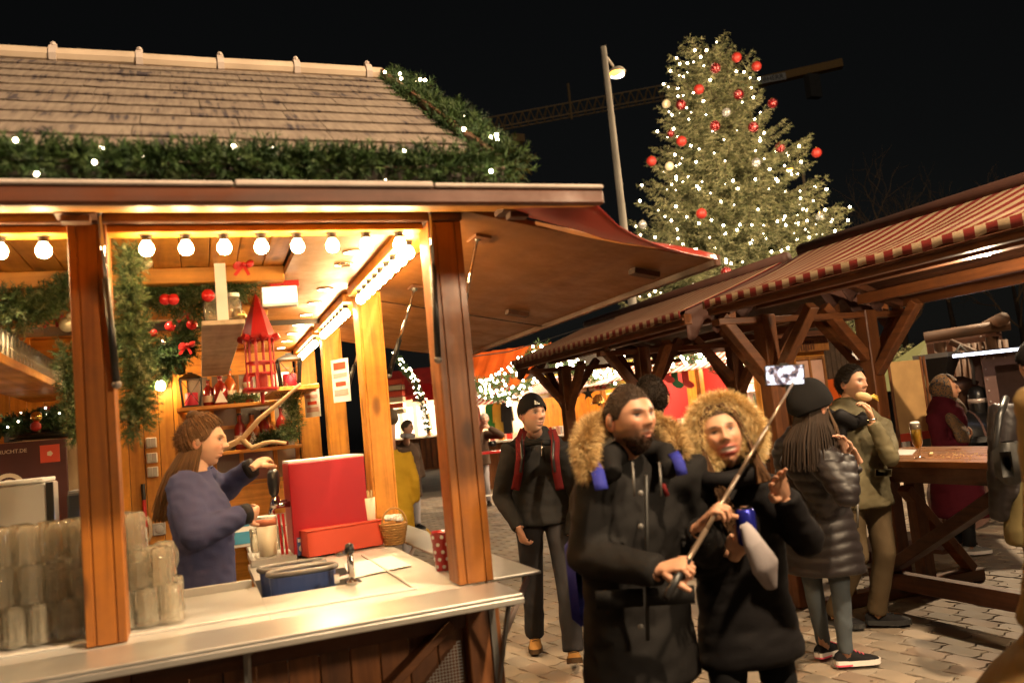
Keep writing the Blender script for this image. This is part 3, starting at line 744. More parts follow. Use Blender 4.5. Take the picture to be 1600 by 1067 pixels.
# steel counter: front shelf, worktop round the sink, side run, outer side shelf
st = MB()
st.span((XL, 2.715, CZ-0.012), (0.985, 2.985, CZ), bev=0.003); st.span((XL, 2.713, CZ-0.034), (0.987, 2.722, CZ-0.013), bev=0.003)
st.build('front_shelf', 'steel', stall)
wt = MB()
SX0, SX1, SY0, SY1 = 0.185, 0.575, 3.46, 3.92
for a, b in (((XL, 2.99), (SX0, 3.76)), ((SX0, 2.99), (0.9, SY0)), ((SX1, SY0), (0.9, SY1)), ((SX0, SY1), (0.9, 4.5)), ((0.22, 4.5), (0.9, YB-0.02))):
    wt.span((a[0]+0.0005, a[1]+0.0005, CZ-0.03), (b[0]-0.0005, b[1]-0.0005, CZ-0.003))
for (a, b) in (((XL, 3.10), (0.70, 3.112)), ((0.70, 3.10), (0.712, 4.2))): wt.span((*a, CZ-0.004), (*b, CZ+0.006), bev=0.002)
wt.span((XL, 3.745, CZ-0.02), (SX0-0.02, 3.76, CZ+0.03), bev=0.002)
wt.build('worktop', 'steel_matt', stall)
sk = MB()
sk.span((SX0, SY0, CZ-0.26), (SX1, SY1, CZ-0.25)); 
for a, b in (((SX0-0.004, SY0), (SX0, SY1)), ((SX1, SY0), (SX1+0.004, SY1)), ((SX0, SY0-0.004), (SX1, SY0)), ((SX0, SY1), (SX1, SY1+0.004))): sk.span((*a, CZ-0.25), (*b, CZ-0.004))
sk.build('sink', 'steel', stall)
MB().span((0.99, 3.07, CZ-0.014), (1.195, 7.0, CZ-0.002), bev=0.003).build('side_shelf', 'steel', stall)
for (x0, y0, x1, y1) in ((0.10, 2.74, 0.10, 2.985), (0.955, 2.75, 0.955, 2.985)):
    br = MB().bar((x0, y0+0.04, CZ-0.045), (x1, 2.982, CZ-0.36), 0.02, 0.01, (1, 0, 0)); br.bar((x1, 2.984, CZ-0.05), (x1, 2.984, CZ-0.40), 0.022, 0.008, (0, 1, 0)); br.bar((x0, y0, CZ-0.04), (x1, 2.98, CZ-0.04), 0.02, 0.01)
    br.build('bracket', 'grey_metal', stall)
plain('pale_metal', (0.62, 0.50, 0.44), 0.4, 0.5)
for yy in (3.14, 4.9, 6.5):
    br = MB().bar((1.165, yy, CZ-0.03), (0.99, yy, CZ-0.33), 0.018, 0.018); br.bar((0.992, yy, CZ-0.02), (0.992, yy, CZ-0.40), 0.02, 0.006, (1, 0, 0)); br.build('bracket', 'pale_metal', stall)
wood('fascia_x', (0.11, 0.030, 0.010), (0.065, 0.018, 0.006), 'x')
# header, ceiling, light rail
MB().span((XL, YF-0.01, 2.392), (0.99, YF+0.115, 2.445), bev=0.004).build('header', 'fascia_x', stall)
MB().span((XL, YF+0.02, 2.365), (0.84, YF+0.10, 2.391), bev=0.003).build('bulb_rail', 'pine_x', stall)
MB().span((0.87, YF+0.12, 2.402), (0.97, YB-0.01, 2.46), bev=0.004).build('side_beam', 'pine_y', stall)
for y0, y1 in ((3.16, 4.56), (4.74, 6.02), (6.18, YB-0.14)): MB().span((0.80, y0, 2.375), (0.868, y1, 2.425), bev=0.003).build('bulb_rail', 'pine_y', stall)
x = XL
while x < 0.42:
    MB().span((x+0.002, YF+0.12, 2.475), (min(x+0.12, 0.425), YB, 2.495), bev=0.003).build('ceiling_board', 'pine_y', stall); x += 0.122
MB().span((0.43, YF+0.12, 2.428), (0.869, YB, 2.46)).build('ceiling_panel', 'ply', stall)
for y in (4.15, 5.25, 6.4): MB().span((XL, y, 2.40), (0.428, y+0.09, 2.474), bev=0.004).build('ceiling_joist', 'pine_x', stall)
# bulbs in black sockets
bm = MB().lathe((0, 0, 0), [(0.004, -0.0225), (0.0135, -0.0195), (0.0205, -0.0125), (0.0238, -0.002), (0.0235, 0.006), (0.019, 0.017), (0.0125, 0.0265)], 16).mesh('bulb', smooth=True); bm.materials.append(MATS['bulb'])
sm = MB().lathe((0, 0, 0), [(0.016, 0.028), (0.017, 0.045), (0.022, 0.046), (0.022, 0.052)], 12).mesh('socket'); sm.materials.append(MATS['black_plastic'])
def bulb(x, y, z):
    put(bm, 'bulb', (x, y, z), stall); put(sm, 'socket', (x, y, z), stall)
for k in range(-6, 8): bulb(-0.136+0.127*k - (0.06 if k < 0 else 0), YF+0.06, 2.315)
for y0, n in ((3.27, 9), (4.86, 8), (6.3, 8)):
    for k in range(n): bulb(0.834, y0+0.138*k, 2.325)
# ceiling spotlights
lr = MB().lathe((0, 0, 0), [(0.034, 0.0), (0.046, 0.0), (0.047, -0.004), (0.036, -0.006), (0.034, 0.0)], 20, cap=False).mesh('spot_ring', smooth=True); lr.materials.append(MATS['chrome'])
ldm = MB().lathe((0, 0, 0), [(0.0335, -0.0035), (0.001, -0.0036)], 16).mesh('spot_lens'); ldm.materials.append(MATS['led_panel'])
for k in range(9):
    y = 3.68+0.455*k
    if k == 1: y = 3.95
    put(lr, 'spot_ring', (0.685, y, 2.4275), stall)
    if k != 1: put(ldm, 'spot_lens', (0.685, y, 2.427), stall)
    if k != 1:
        ld = bpy.data.lights.new('spot_light', 'SPOT'); ld.energy = 40; ld.color = (1, 0.74, 0.42); ld.spot_size = R(115); ld.spot_blend = 0.8; ld.shadow_soft_size = 0.03
        lo = bpy.data.objects.new('spot_light', ld); COL.objects.link(lo); lo.parent = stall; lo.location = np.array((0.685, y, 2.418))-WLOC[stall.name]
for (x, y) in ((-0.9, 4.0), (-0.25, 4.75), (-0.9, 5.6), (-0.2, 6.2), (-1.7, 4.4), (0.15, 5.6)):
    put(lr, 'spot_ring', (x, y, 2.474), stall); put(ldm, 'spot_lens', (x, y, 2.4735), stall)
    ld = bpy.data.lights.new('spot_light', 'SPOT'); ld.energy = 52; ld.color = (1, 0.74, 0.42); ld.spot_size = R(125); ld.spot_blend = 0.8; ld.shadow_soft_size = 0.03
    lo = bpy.data.objects.new('spot_light', ld); COL.objects.link(lo); lo.parent = stall; lo.location = np.array((x, y, 2.464))-WLOC[stall.name]
# front hatch raised as a canopy: board, fascia, felt edge
HX1 = 1.30
MB().add([(XL-0.2, 2.46, 2.295), (HX1, 2.46, 2.295), (HX1, YF-0.012, 2.425), (XL-0.2, YF-0.012, 2.425), (XL-0.2, 2.46, 2.32), (HX1, 2.46, 2.32), (HX1, YF-0.012, 2.45), (XL-0.2, YF-0.012, 2.45)],
         [[0, 3, 2, 1], [4, 5, 6, 7], [0, 1, 5, 4], [1, 2, 6, 5], [2, 3, 7, 6], [3, 0, 4, 7]]).build('front_hatch', 'pine_x', stall)
MB().span((XL-0.2, 2.425, 2.292), (HX1, 2.458, 2.340), bev=0.006).build('fascia', 'fascia_x', stall)
fe = MB()
for k in range(7): fe.span((XL-0.2+k*0.586+0.002, 2.418, 2.342), (XL-0.2+(k+1)*0.586-0.003, 2.52, 2.356+0.004*(k % 2)), bev=0.004)
fe.build('felt_edge', 'snowy_band', stall)
hg = MB().box((-0.335, 2.97, 2.41), (0.12, 0.10, 0.02)); hg.box((-0.335, 2.95, 2.385), (0.085, 0.05, 0.02)); hg.build('hinge', 'dark_x', stall)
hg = MB().box((1.13, 2.80, 2.37), (0.13, 0.10, 0.02)); hg.box((1.13, 2.79, 2.35), (0.07, 0.05, 0.02)); hg.build('hinge', 'dark_x', stall)
# side hatch raised over the lane, with its braces
P = np.array([[(1.0+1.1*s, y, 2.425-0.215*s-0.01*math.sin(3.1*s)) for y in np.linspace(3.0, 6.85, 6)] for s in np.linspace(0, 1, 7)])
MB().grid(P, thick=-0.022).build('side_hatch', 'ply_hatch', stall)
MB().bar((2.115, 2.99, 2.205), (2.115, 6.86, 2.205), 0.03, 0.05, bev=0.004).build('hatch_edge', 'dark_y', stall)
MB().bar((1.0, 4.92, 2.412), (2.09, 4.92, 2.195), 0.006, 0.006).build('seam', 'post_groove', stall)
for (x, y) in ((1.93, 3.30), (1.93, 6.3), (1.80, 4.6)): MB().box((x, y, 2.425-0.215*(x-1)/1.1-0.028), (0.13, 0.06, 0.025), roty(0.19)).build('hinge', 'dark_y', stall)
def strut(p0, p1, r=0.011, k=0.5):
    p0 = np.array(p0, float); p1 = np.array(p1, float); q = p0+(p1-p0)*k
    o = MB().tube([p0, q], r, 10).build('gas_strut', 'black_metal', stall, smooth=True)
    MB().tube([q, p1], r*0.55, 8).build('rod', 'chrome', o, smooth=True); [MB().sphere(p_, r*1.3, 8, 6).build('joint', 'grey_metal', o, smooth=True) for p_ in (p0, p1)]
strut((0.842, 3.0, 1.86), (0.858, 2.985, 2.43), 0.012, 0.62)
strut((-0.245, 3.0, 1.85), (-0.27, 2.985, 2.43), 0.012, 0.6)
strut((1.0, 3.2, 2.0), (1.14, 3.28, 2.385), 0.011, 0.35)
strut((1.0, 4.60, 1.93), (1.14, 4.4, 2.38), 0.014, 0.42)
strut((1.0, 6.05, 1.93), (1.14, 5.9, 2.38), 0.014, 0.42)
for (x, y) in ((1.15, 3.29), (1.15, 4.41), (1.15, 5.9)): MB().box((x, y, 2.383), (0.07, 0.12, 0.012), roty(0.19)).build('strut_plate', 'brown_y', stall)
# red tarpaulin joining the two hatches at the corner
G = []
for s in np.linspace(0, 1, 17):
    lo = np.array((1.0+1.1*s, 2.985, 2.44-0.215*s))
    if s < 0.42: hi = np.array((1.0+0.30*s/0.42, 2.53, 2.335+0.004))
    else:
        u = (s-0.42)/0.58; hi = np.array((1.30+0.80*u, 2.53+0.44*u**1.3, 2.339-0.135*(1-math.exp(-u*8))-0.004*u))
    G.append([lo+(hi-lo)*w+np.array((0, 0, -0.035*math.sin(math.pi*w)*math.sin(math.pi*min(1, s*1.1))+0.008*math.sin(9*s+4*w))) for w in np.linspace(0, 1, 8)])
MB().grid(np.array(G), thick=0.003).build('corner_tarp', 'red_tarp', stall, smooth=True)
# shingled roof
RY, RZ, EY, EZ = 4.12, 3.44, 2.50, 2.42
roof = MB(); roof.poly([(XL-0.1, EY, EZ), (XL-0.1, RY, RZ), (XL-0.1, 5.74, EZ), (XL-0.1, 5.74, EZ-0.02), (XL-0.1, RY, RZ-0.03), (XL-0.1, EY, EZ-0.03)][::-1], (0.98-XL+0.1, 0, 0))
roof = roof.build('roof', 'roof_felt', stall)
sl = np.array([0, RY-EY, RZ-EZ]); SL = np.linalg.norm(sl); sa_ = math.atan2(RZ-EZ, RY-EY); rows = 11; ex = SL/rows
shm = []
for k in range(4):
    w = [0.335, 0.30, 0.36, 0.32][k]; m = MB()
    n = 6; xs = np.linspace(-w/2+0.0015, w/2-0.0015, n)
    lowv = [(-0.5*0, 0)]*0
    jit = np.random.default_rng(k).normal(0, 0.003, n)
    top = [(x, ex*0.62, 0.001) for x in xs]; bot = [(x, -ex*0.5+jit[i], 0.010) for i, x in enumerate(xs)]; und = [(x, -ex*0.5+jit[i]+0.001, 0.002) for i, x in enumerate(xs)]
    m.add(top+bot+und, [[i, n+i, n+i+1, i+1] for i in range(n-1)]+[[n+i, 2*n+i, 2*n+i+1, n+i+1] for i in range(n-1)]+[[0, 2*n, n], [n-1, 2*n-1, 3*n-1]])
    me = m.mesh('shingle'); me.materials.append(MATS['shingle']); shm.append((me, w))
for r_ in range(rows):
    t_ = (r_+0.5)/rows; c = np.array([0, EY, EZ])+sl*t_+np.array([0, -math.sin(sa_), math.cos(sa_)])*0.004
    x = XL-0.1+0.11*(r_ % 3)
    while x < 0.97:
        me, w = shm[int(rng.integers(4))]
        xe = x+w
        sc = 1.0
        if xe > 0.985: sc = max(0.2, (0.985-x)/w)
        put(me, 'shingle', (x+w*sc/2, c[1], c[2]), roof, (sa_+rng.normal(0, 0.006), rng.normal(0, 0.003), 0), (sc, 1, 1)); x += w*sc
# ridge capping with its clips
rcm = MB().tube([(0, 0, 0), (0.35, 0, 0)], [(0.055, 0.045)]*2, 12, flat=(0, 0, 1)).mesh('ridge_cap', smooth=False); plain('ridge', (0.42, 0.32, 0.235), 0.7, 0, 0.12, 6); rcm.materials.append(MATS['ridge'])
ccm = MB().tube([(0, 0, 0), (0.03, 0, 0)], [(0.066, 0.058)]*2, 12, flat=(0, 0, 1)).sphere((0.015, 0, 0.062), (0.016, 0.03, 0.016), 8, 6).mesh('ridge_clip'); ccm.materials.append(MATS['snowy_band'])
x = XL-0.1
while x < 0.95:
    L = min(0.36, 0.985-x); put(rcm, 'ridge_cap', (x, RY, RZ+0.012+rng.normal(0, 0.002)), roof, (0, rng.normal(0, 0.006), 0), (L/0.35, 1, 1)); put(ccm, 'ridge_clip', (x, RY, RZ+0.012), roof); x += 0.36
MB().bar((0.985, EY+0.04, EZ+0.03), (0.985, RY, RZ+0.02), 0.022, 0.07).build('verge_board', 'dark_y', stall)
MB().span((XL, YF+0.1, 2.497), (0.93, 5.8, 2.503)).span((XL, 5.8, 2.5), (0.98, YB+0.05, 2.56)).build('rear_roof', 'roof_felt', stall)
gb = MB().poly([(0.955, EY+0.5, 2.465), (0.955, 5.6, 2.465), (0.955, RY, RZ-0.06)], (0.02, 0, 0)); gb.build('gable', 'brown_z', stall)
# back wall in boards, left wall
x = XL
while x < 0.98:
    if x < -0.14 or x > 0.80: MB().span((x+0.002, YB, 0), (min(x+0.118, 0.985), YB+0.03, 2.47), bev=0.003).build('wall_board', 'pine_z', stall)
    x += 0.12
MB().span((-0.16, YB, 0), (0.80, YB+0.03, 1.30)).build('wall_panel', 'pine_x', stall)
MB().span((-0.16, YB, 2.28), (0.80, YB+0.03, 2.47)).build('wall_panel', 'pine_x', stall)
plain('dim_glass', (0.20, 0.16, 0.13), 0.12, 0.0, 0.2, 3, spec=0.9)
MB().span((-0.16, YB+0.012, 1.30), (0.80, YB+0.022, 2.28)).build('back_window', 'dim_glass', stall)
for x in (-0.15, 0.10, 0.32, 0.60, 0.79): MB().span((x-0.018, YB-0.012, 1.30), (x+0.018, YB+0.011, 2.28), bev=0.003).build('mullion', 'pine_z', stall)
for z in (1.32, 1.80, 2.26): MB().span((-0.16, YB-0.02, z-0.015), (0.80, YB-0.0125, z+0.015)).build('glazing_bar', 'pine_x', stall)
y = YF+0.14
while y < YB: MB().span((XL, y+0.002, 0), (XL+0.02, min(y+0.118, YB), 2.47), bev=0.003).build('wall_board', 'pine_z', stall); y += 0.12
MB().span((XL, YF+0.08, 0.04), (0.95, YB, 0.10)).build('stall_floor', 'dark_x', stall)
# shelves: back wall, corner bracket shelf
for z, x0, x1 in ((1.985, -0.17, 0.62), (1.60, -0.02, 0.80)): MB().span((x0, YB-0.30, z-0.03), (x1, YB-0.021, z), bev=0.003).build('shelf', 'pine_x', stall)
MB().span((0.50, 6.2, 1.99), (0.83, YB-0.31, 2.02), bev=0.003).build('shelf', 'pine_y', stall)
# a hung shelf board seen from below
MB().span((0.035, 4.05, 2.180), (0.225, 6.8, 2.202), bev=0.003).build('hung_shelf', 'pale_board', stall)
MB().span((0.105, 4.07, 2.205), (0.155, 4.10, 2.473)).build('shelf_hanger', 'white_paint', stall); MB().span((0.105, 6.6, 2.205), (0.155, 6.63, 2.473)).build('shelf_hanger', 'white_paint', stall)
# glass shelf on the left, running into the stall
MB().span((-1.02, 3.55, 2.035), (-0.72, 6.2, 2.075), bev=0.004).build('glass_shelf', 'pine_y', stall)
for y in (3.7, 4.9, 6.05): MB().bar((-1.0, y, 2.076), (-1.0, y, 2.473), 0.03, 0.03).build('shelf_hanger', 'pine_z', stall)
# back counter on the left with linen-covered shelf, red curtain
MB().span((-2.4, 5.4, 0.1), (-0.62, 6.1, 0.98), bev=0.01).build('back_counter', 'steel_matt', stall)
MB().span((-2.3, 5.7, 1.70), (-0.60, 6.12, 1.735)).build('shelf', 'pine_x', stall)
Gc = [[(x, 5.66-0.012*math.sin(x*25)-0.02*(k/5), 1.76-0.085*k*0.9+0.01*math.sin(x*9)) for k in range(6)] for x in np.linspace(-2.3, -0.62, 60)]
Gt = [[(x, 6.1-0.44*k/4, 1.762+0.012*math.sin(x*9+k)) for k in range(5)] for x in np.linspace(-2.3, -0.62, 60)]
lin = MB().grid(np.array([list(a)+list(b)[1:] for a, b in zip(Gt, Gc)]), thick=0.004); lin.build('linen_cover', 'linen', stall, smooth=True)
Gc = [[(x, 5.55+0.02*math.sin(x*90), 1.9-0.18*k) for k in range(7)] for x in np.linspace(-0.62, -0.48, 24)]
MB().grid(np.array(Gc), thick=0.004).build('red_curtain', 'red_paint', stall, smooth=True)

# wall switches, socket, towel
plain('switch_grey', (0.35, 0.34, 0.32), 0.4)
for z in (1.70, 1.575, 1.46): 
    s_ = MB().box((-0.385, YB-0.022, z+0.03), (0.085, 0.04, 0.085), bev=0.006).build('wall_switch', 'white_paint', stall)
    for dx in (-0.018, 0.018): MB().box((-0.385+dx, YB-0.045, z+0.03), (0.034, 0.008, 0.072), bev=0.002).build('rocker', 'switch_grey', s_)
MB().box((-0.36, YB-0.02, 1.02), (0.10, 0.04, 0.10), bev=0.006).sphere((-0.36, YB-0.04, 1.02), (0.035, 0.012, 0.035), 12, 6).build('wall_socket', 'switch_grey', stall)
# ------------------------------------------------------------------ things in and on the drinks stall
def mug_material():
    m = bpy.data.materials.new('mug'); m.use_nodes = True; nt = m.node_tree; nt.nodes.clear(); MATS['mug'] = m
    o = nt.nodes.new('ShaderNodeOutputMaterial'); t = N(nt, 'ShaderNodeBsdfTransparent'); t.inputs[0].default_value = (1, 0.998, 0.99, 1)
    g = N(nt, 'ShaderNodeBsdfGlossy'); g.inputs['Roughness'].default_value = 0.04; g.inputs[0].default_value = (1, 1, 1, 1); tr = nt.nodes.new('ShaderNodeAddShader'); t1 = N(nt, 'ShaderNodeBsdfTranslucent'); t1.inputs[0].default_value = (0.62, 0.565, 0.44, 1); t2 = N(nt, 'ShaderNodeBsdfDiffuse'); t2.inputs[0].default_value = (0.38, 0.345, 0.27, 1); nt.links.new(t1.outputs[0], tr.inputs[0]); nt.links.new(t2.outputs[0], tr.inputs[1])
    lw = N(nt, 'ShaderNodeLayerWeight'); lw.inputs[0].default_value = 0.22
    a = nt.nodes.new('ShaderNodeMixShader'); b = nt.nodes.new('ShaderNodeMixShader'); a.inputs[0].default_value = 0.26
    nt.links.new(t.outputs[0], a.inputs[1]); nt.links.new(tr.outputs[0], a.inputs[2]); nt.links.new(lw.outputs['Fresnel'], b.inputs[0]); nt.links.new(a.outputs[0], b.inputs[1]); nt.links.new(g.outputs[0], b.inputs[2]); nt.links.new(b.outputs[0], o.inputs[0])
mug_material()
# upside-down dimpled beer mugs
mh = 0.128
mug0 = thing('beer_mug', (0, 0, 0), 'x', 'mug')
MB().lathe((0, 0, 0), [(0.038, 0), (0.0385, 0.012), (0.0355, 0.03), (0.0365, 0.08), (0.037, 0.105), (0.033, mh-0.004), (0.026, mh), (0.026, mh-0.006), (0.030, mh-0.012), (0.032, 0.03), (0.0345, 0.001)], 60, cap=False, wob=0.05, lobes=9).build('body', 'mug', mug0, smooth=True)
MB().tube([(0.033, 0, 0.10), (0.052, 0, 0.10), (0.062, 0, 0.08), (0.062, 0, 0.045), (0.052, 0, 0.026), (0.034, 0, 0.024)], 0.0065, 8).build('handle', 'mug', mug0, smooth=True)
first = True
for lay, (xr, nm) in enumerate(((-0.125, 'bottom'), (-0.155, 'middle'), (-0.235, 'top'))):
    for row in range(3 if lay < 2 else 2):
        x = xr-(0.04 if row == 1 else 0)
        while x > -1.35:
            if not (-0.39 < x < -0.24 and row == 0 and False):
                p = (x+rng.normal(0, 0.003), 3.235+0.092*row+rng.normal(0, 0.003), CZ+0.006+lay*(mh+0.001))
                lab = 'clear dimpled beer mug upside down in the %s layer of the mug stack' % nm
                if first: mug0.location = p; mug0['label'] = lab; mug0['group'] = 'beer mugs stacked on the counter'; mug0.rotation_euler = (0, 0, 2.0); first = False
                else: dup(mug0, p, lab, 'beer mugs stacked on the counter', rng.uniform(0.3, 2.8))
            x -= 0.080
# glasses on the long shelf
gl0 = thing('drinking_glass', (0, 0, 0), 'small clear glass standing on the long shelf above the counter', 'glass', 'glasses on the long shelf')
MB().lathe((0, 0, 0), [(0.024, 0), (0.026, 0.004), (0.029, 0.04), (0.034, 0.11), (0.032, 0.11), (0.027, 0.04), (0.022, 0.008)], 14, cap=False, wob=0.02).build('body', 'mug', gl0, smooth=True)
gl0.location = (-0.76, 3.62, 2.076)
for k in range(1, 60): dup(gl0, (-0.76-0.075*(k % 2), 3.62+0.043*k, 2.076))
# two preserving jars on the hung shelf
for dx in (-0.045, 0.05):
    j = thing('glass_jar', (0.13+dx, 4.13, 2.203), 'clear preserving jar beside the white hanger on the hung shelf', 'jar', 'jars on the hung shelf')
    MB().lathe((0.13+dx, 4.13, 2.203), [(0.035, 0), (0.04, 0.006), (0.04, 0.09), (0.03, 0.11), (0.03, 0.125)], 16).build('body', 'mug', j, smooth=True); MB().lathe((0.13+dx, 4.13, 2.203), [(0.032, 0.118), (0.032, 0.135), (0.001, 0.137)], 16).build('lid', 'steel', j)
b = thing('golden_ball', (0.205, 4.16, 2.203), 'golden ornament ball beside the jars on the hung shelf', 'bauble'); MB().sphere((0.205, 4.16, 2.238), 0.034, 14, 10).build('ball', 'gold_bauble', b, smooth=True); MB().lathe((0.205, 4.16, 2.27), [(0.008, 0), (0.008, 0.008)], 8).build('cap', 'steel', b)

# buckets in the sink
for k, (bx, by) in enumerate(((0.36, 3.62), (0.335, 3.79))):
    t = thing('bucket', (bx, by, CZ-0.25), 'blue oval bucket with grey rim standing %s in the sink' % ('beside the tap' if k == 0 else 'behind the other bucket'), 'bucket', 'buckets in the sink')
    a = np.linspace(0, 2*math.pi, 25)[:-1]
    def ov(rx, ry, z): return np.stack([bx+rx*np.sign(np.cos(a))*np.abs(np.cos(a))**0.7, by+ry*np.sign(np.sin(a))*np.abs(np.sin(a))**0.7, np.full(24, z)], 1)
    rings = [ov(0.12, 0.055, CZ-0.249), ov(0.135, 0.065, CZ+0.055), ov(0.128, 0.058, CZ+0.055), ov(0.115, 0.05, CZ-0.20)]
    V = np.concatenate(rings); F = [[i*24+j, i*24+(j+1) % 24, (i+1)*24+(j+1) % 24, (i+1)*24+j] for i in range(3) for j in range(24)]+[list(range(24))[::-1], [72+j for j in range(24)]]
    MB().add(V, F).build('body', 'blue_plastic', t, smooth=False)
    pts = ov(0.137, 0.067, CZ+0.057); MB().tube(np.concatenate([pts, pts[:1]]), 0.011, 8, cap=False).build('rim', 'grey_metal', t, smooth=True)
# mixer tap
t = thing('mixer_tap', (0.545, 3.46, CZ-0.003), 'chrome mixer tap with black knob at the sink edge', 'tap')
MB().tube([(0.53, 3.44, CZ), (0.53, 3.44, CZ+0.11), (0.528, 3.455, CZ+0.125), (0.50, 3.56, CZ+0.105)], [0.014, 0.013, 0.014, 0.010], 10).build('spout', 'chrome', t, smooth=True)
MB().lathe((0.53, 3.44, CZ+0.118), [(0.016, 0), (0.02, 0.012), (0.016, 0.036), (0.006, 0.04)], 12).build('knob', 'black_plastic', t, smooth=True)
MB().bar((0.53, 3.44, CZ+0.035), (0.475, 3.43, CZ+0.03), 0.012, 0.012).box((0.47, 3.43, CZ+0.03), (0.02, 0.014, 0.034)).build('lever', 'chrome', t)
MB().lathe((0.53, 3.44, CZ-0.002), [(0.024, 0), (0.024, 0.01), (0.014, 0.016)], 14).build('collar', 'chrome', t)
# paper on the counter
c = [onz(548, 905, CZ), onz(643, 884, CZ), onz(612, 869, CZ), onz(537, 882, CZ)]
tag(MB().poly([q+np.array((0, 0, 0.004)) for q in c], (0, 0, -0.0025)).build('paper_sheet', 'paper', None), 'white paper sheet lying on the steel counter by the tap', 'paper')
# red cooler housing, red box, stick holder
t = thing('beer_dispenser', (0.6, 4.62, CZ), 'tall red beer dispenser housing with chrome taps on its side', 'beer dispenser')
MB().span((0.41, 4.46, CZ+0.012), (0.80, 4.80, CZ+0.475), bev=0.004).build('housing', 'red_panel', t)
MB().span((0.412, 4.465, CZ+0.476), (0.80, 4.80, CZ+0.486)).build('lid', 'white_paint', t)
MB().span((0.43, 4.5, CZ-0.002), (0.79, 4.78, CZ+0.011)).build('plinth', 'black_plastic', t)
bd = MB().box((0.452, 4.4575, CZ+0.055), (0.05, 0.003, 0.09)); bd.build('label_plate', 'blue_plastic', t)
MB().box((0.452, 4.4555, CZ+0.085), (0.042, 0.002, 0.016)).lathe((0.452, 4.4555, CZ+0.045), [(0.018, 0), (0.018, 0.002)], 14, rotx(math.pi/2)).build('emblem', 'paper', t)
for k, (tx, ty) in enumerate(((0.335, 4.5), (0.35, 4.66))):
    tp = MB().tube([(0.41, ty, CZ+0.27), (tx, ty, CZ+0.27), (tx-0.02, ty, CZ+0.25), (tx-0.02, ty, CZ+0.15)], [0.016, 0.016, 0.015, 0.011], 10).lathe((tx, ty, CZ+0.26), [(0.024, 0), (0.026, 0.02), (0.02, 0.05), (0.012, 0.06)], 12).build('tap', 'chrome', t, smooth=True)
    MB().lathe((tx, ty, CZ+0.315), [(0.012, 0), (0.024, 0.02), (0.03, 0.07), (0.028, 0.12), (0.018, 0.135)], 12).build('tap_handle', 'black_plastic', tp, smooth=True)
tr = MB().span((0.21, 4.36, CZ+0.005), (0.41, 4.72, CZ+0.012)).span((0.21, 4.345, CZ+0.0), (0.41, 4.36, CZ+0.03)).span((0.195, 4.345, CZ), (0.21, 4.72, CZ+0.03)).build('drip_tray', 'steel', t)
for k in range(9): MB().bar((0.215+k*0.022, 4.37, CZ+0.026), (0.215+k*0.022, 4.71, CZ+0.026), 0.006, 0.003).build('grid_bar', 'steel_matt', tr)
for k in range(2): MB().bar((0.372-0.02*k, 4.42+0.02*k, CZ+0.03), (0.365-0.02*k, 4.44+0.02*k, CZ+0.23), 0.012, 0.005).build('red_lever', 'red_paint', t)
t = thing('beer_pitcher', (0.285, 4.47, CZ+0.03), 'frosted plastic pitcher with reddish top under the tap', 'pitcher')
MB().lathe((0.285, 4.47, CZ+0.03), [(0.04, 0), (0.042, 0.005), (0.05, 0.15)], 18).build('body', 'cream', t, smooth=True); plain('pink_band', (0.66, 0.22, 0.12), 0.5); MB().lathe((0.285, 4.47, CZ+0.18), [(0.0505, 0), (0.052, 0.035)], 18).build('coloured_band', 'pink_band', t, smooth=True); MB().lathe((0.285, 4.47, CZ+0.215), [(0.052, 0), (0.053, 0.012), (0.045, 0.013)], 18).build('rim', 'foam', t)
t = thing('red_box', (0.66, 4.40, CZ), 'low red box lying in front of the red beer dispenser', 'box'); 
q0, q1 = onz(482, 873, CZ), onz(600, 852, CZ)
dv = unit(q1-q0); nv = np.array((-dv[1], dv[0], 0)); Mx = np.array([dv, nv, (0, 0, 1)]).T; cc = (q0+q1)/2+nv*0.05
MB().box(cc+np.array((0, 0, 0.067)), (np.linalg.norm(q1-q0), 0.10, 0.125), Mx, bev=0.004).build('body', 'red_box', t); MB().box(cc+np.array((0, 0, 0.1335)), (np.linalg.norm(q1-q0)+0.006, 0.106, 0.008), Mx, bev=0.002).build('lid', 'red_box', t)
cs = q1-dv*0.045+nv*0.05
t = thing('stick_holder', (cs[0], cs[1], CZ+0.138), 'white cup full of wooden stirring sticks on the red box', 'cup')
MB().lathe((cs[0], cs[1], CZ+0.138), [(0.029, 0), (0.030, 0.004), (0.034, 0.115), (0.031, 0.115), (0.027, 0.01)], 18, cap=False).build('cup', 'cream', t, smooth=True)
plain('stick_wood', (0.62, 0.44, 0.20), 0.8)
for k in range(22):
    a, r_ = rng.uniform(0, 6.28), 0.022*math.sqrt(rng.random()); MB().bar((cs[0]+r_*math.cos(a)*0.6, cs[1]+r_*math.sin(a)*0.6, CZ+0.15), (cs[0]+r_*math.cos(a)*1.3, cs[1]+r_*math.sin(a)*1.3, CZ+0.275+rng.uniform(0, 0.02)), 0.005, 0.0018).build('stick', 'stick_wood', t)
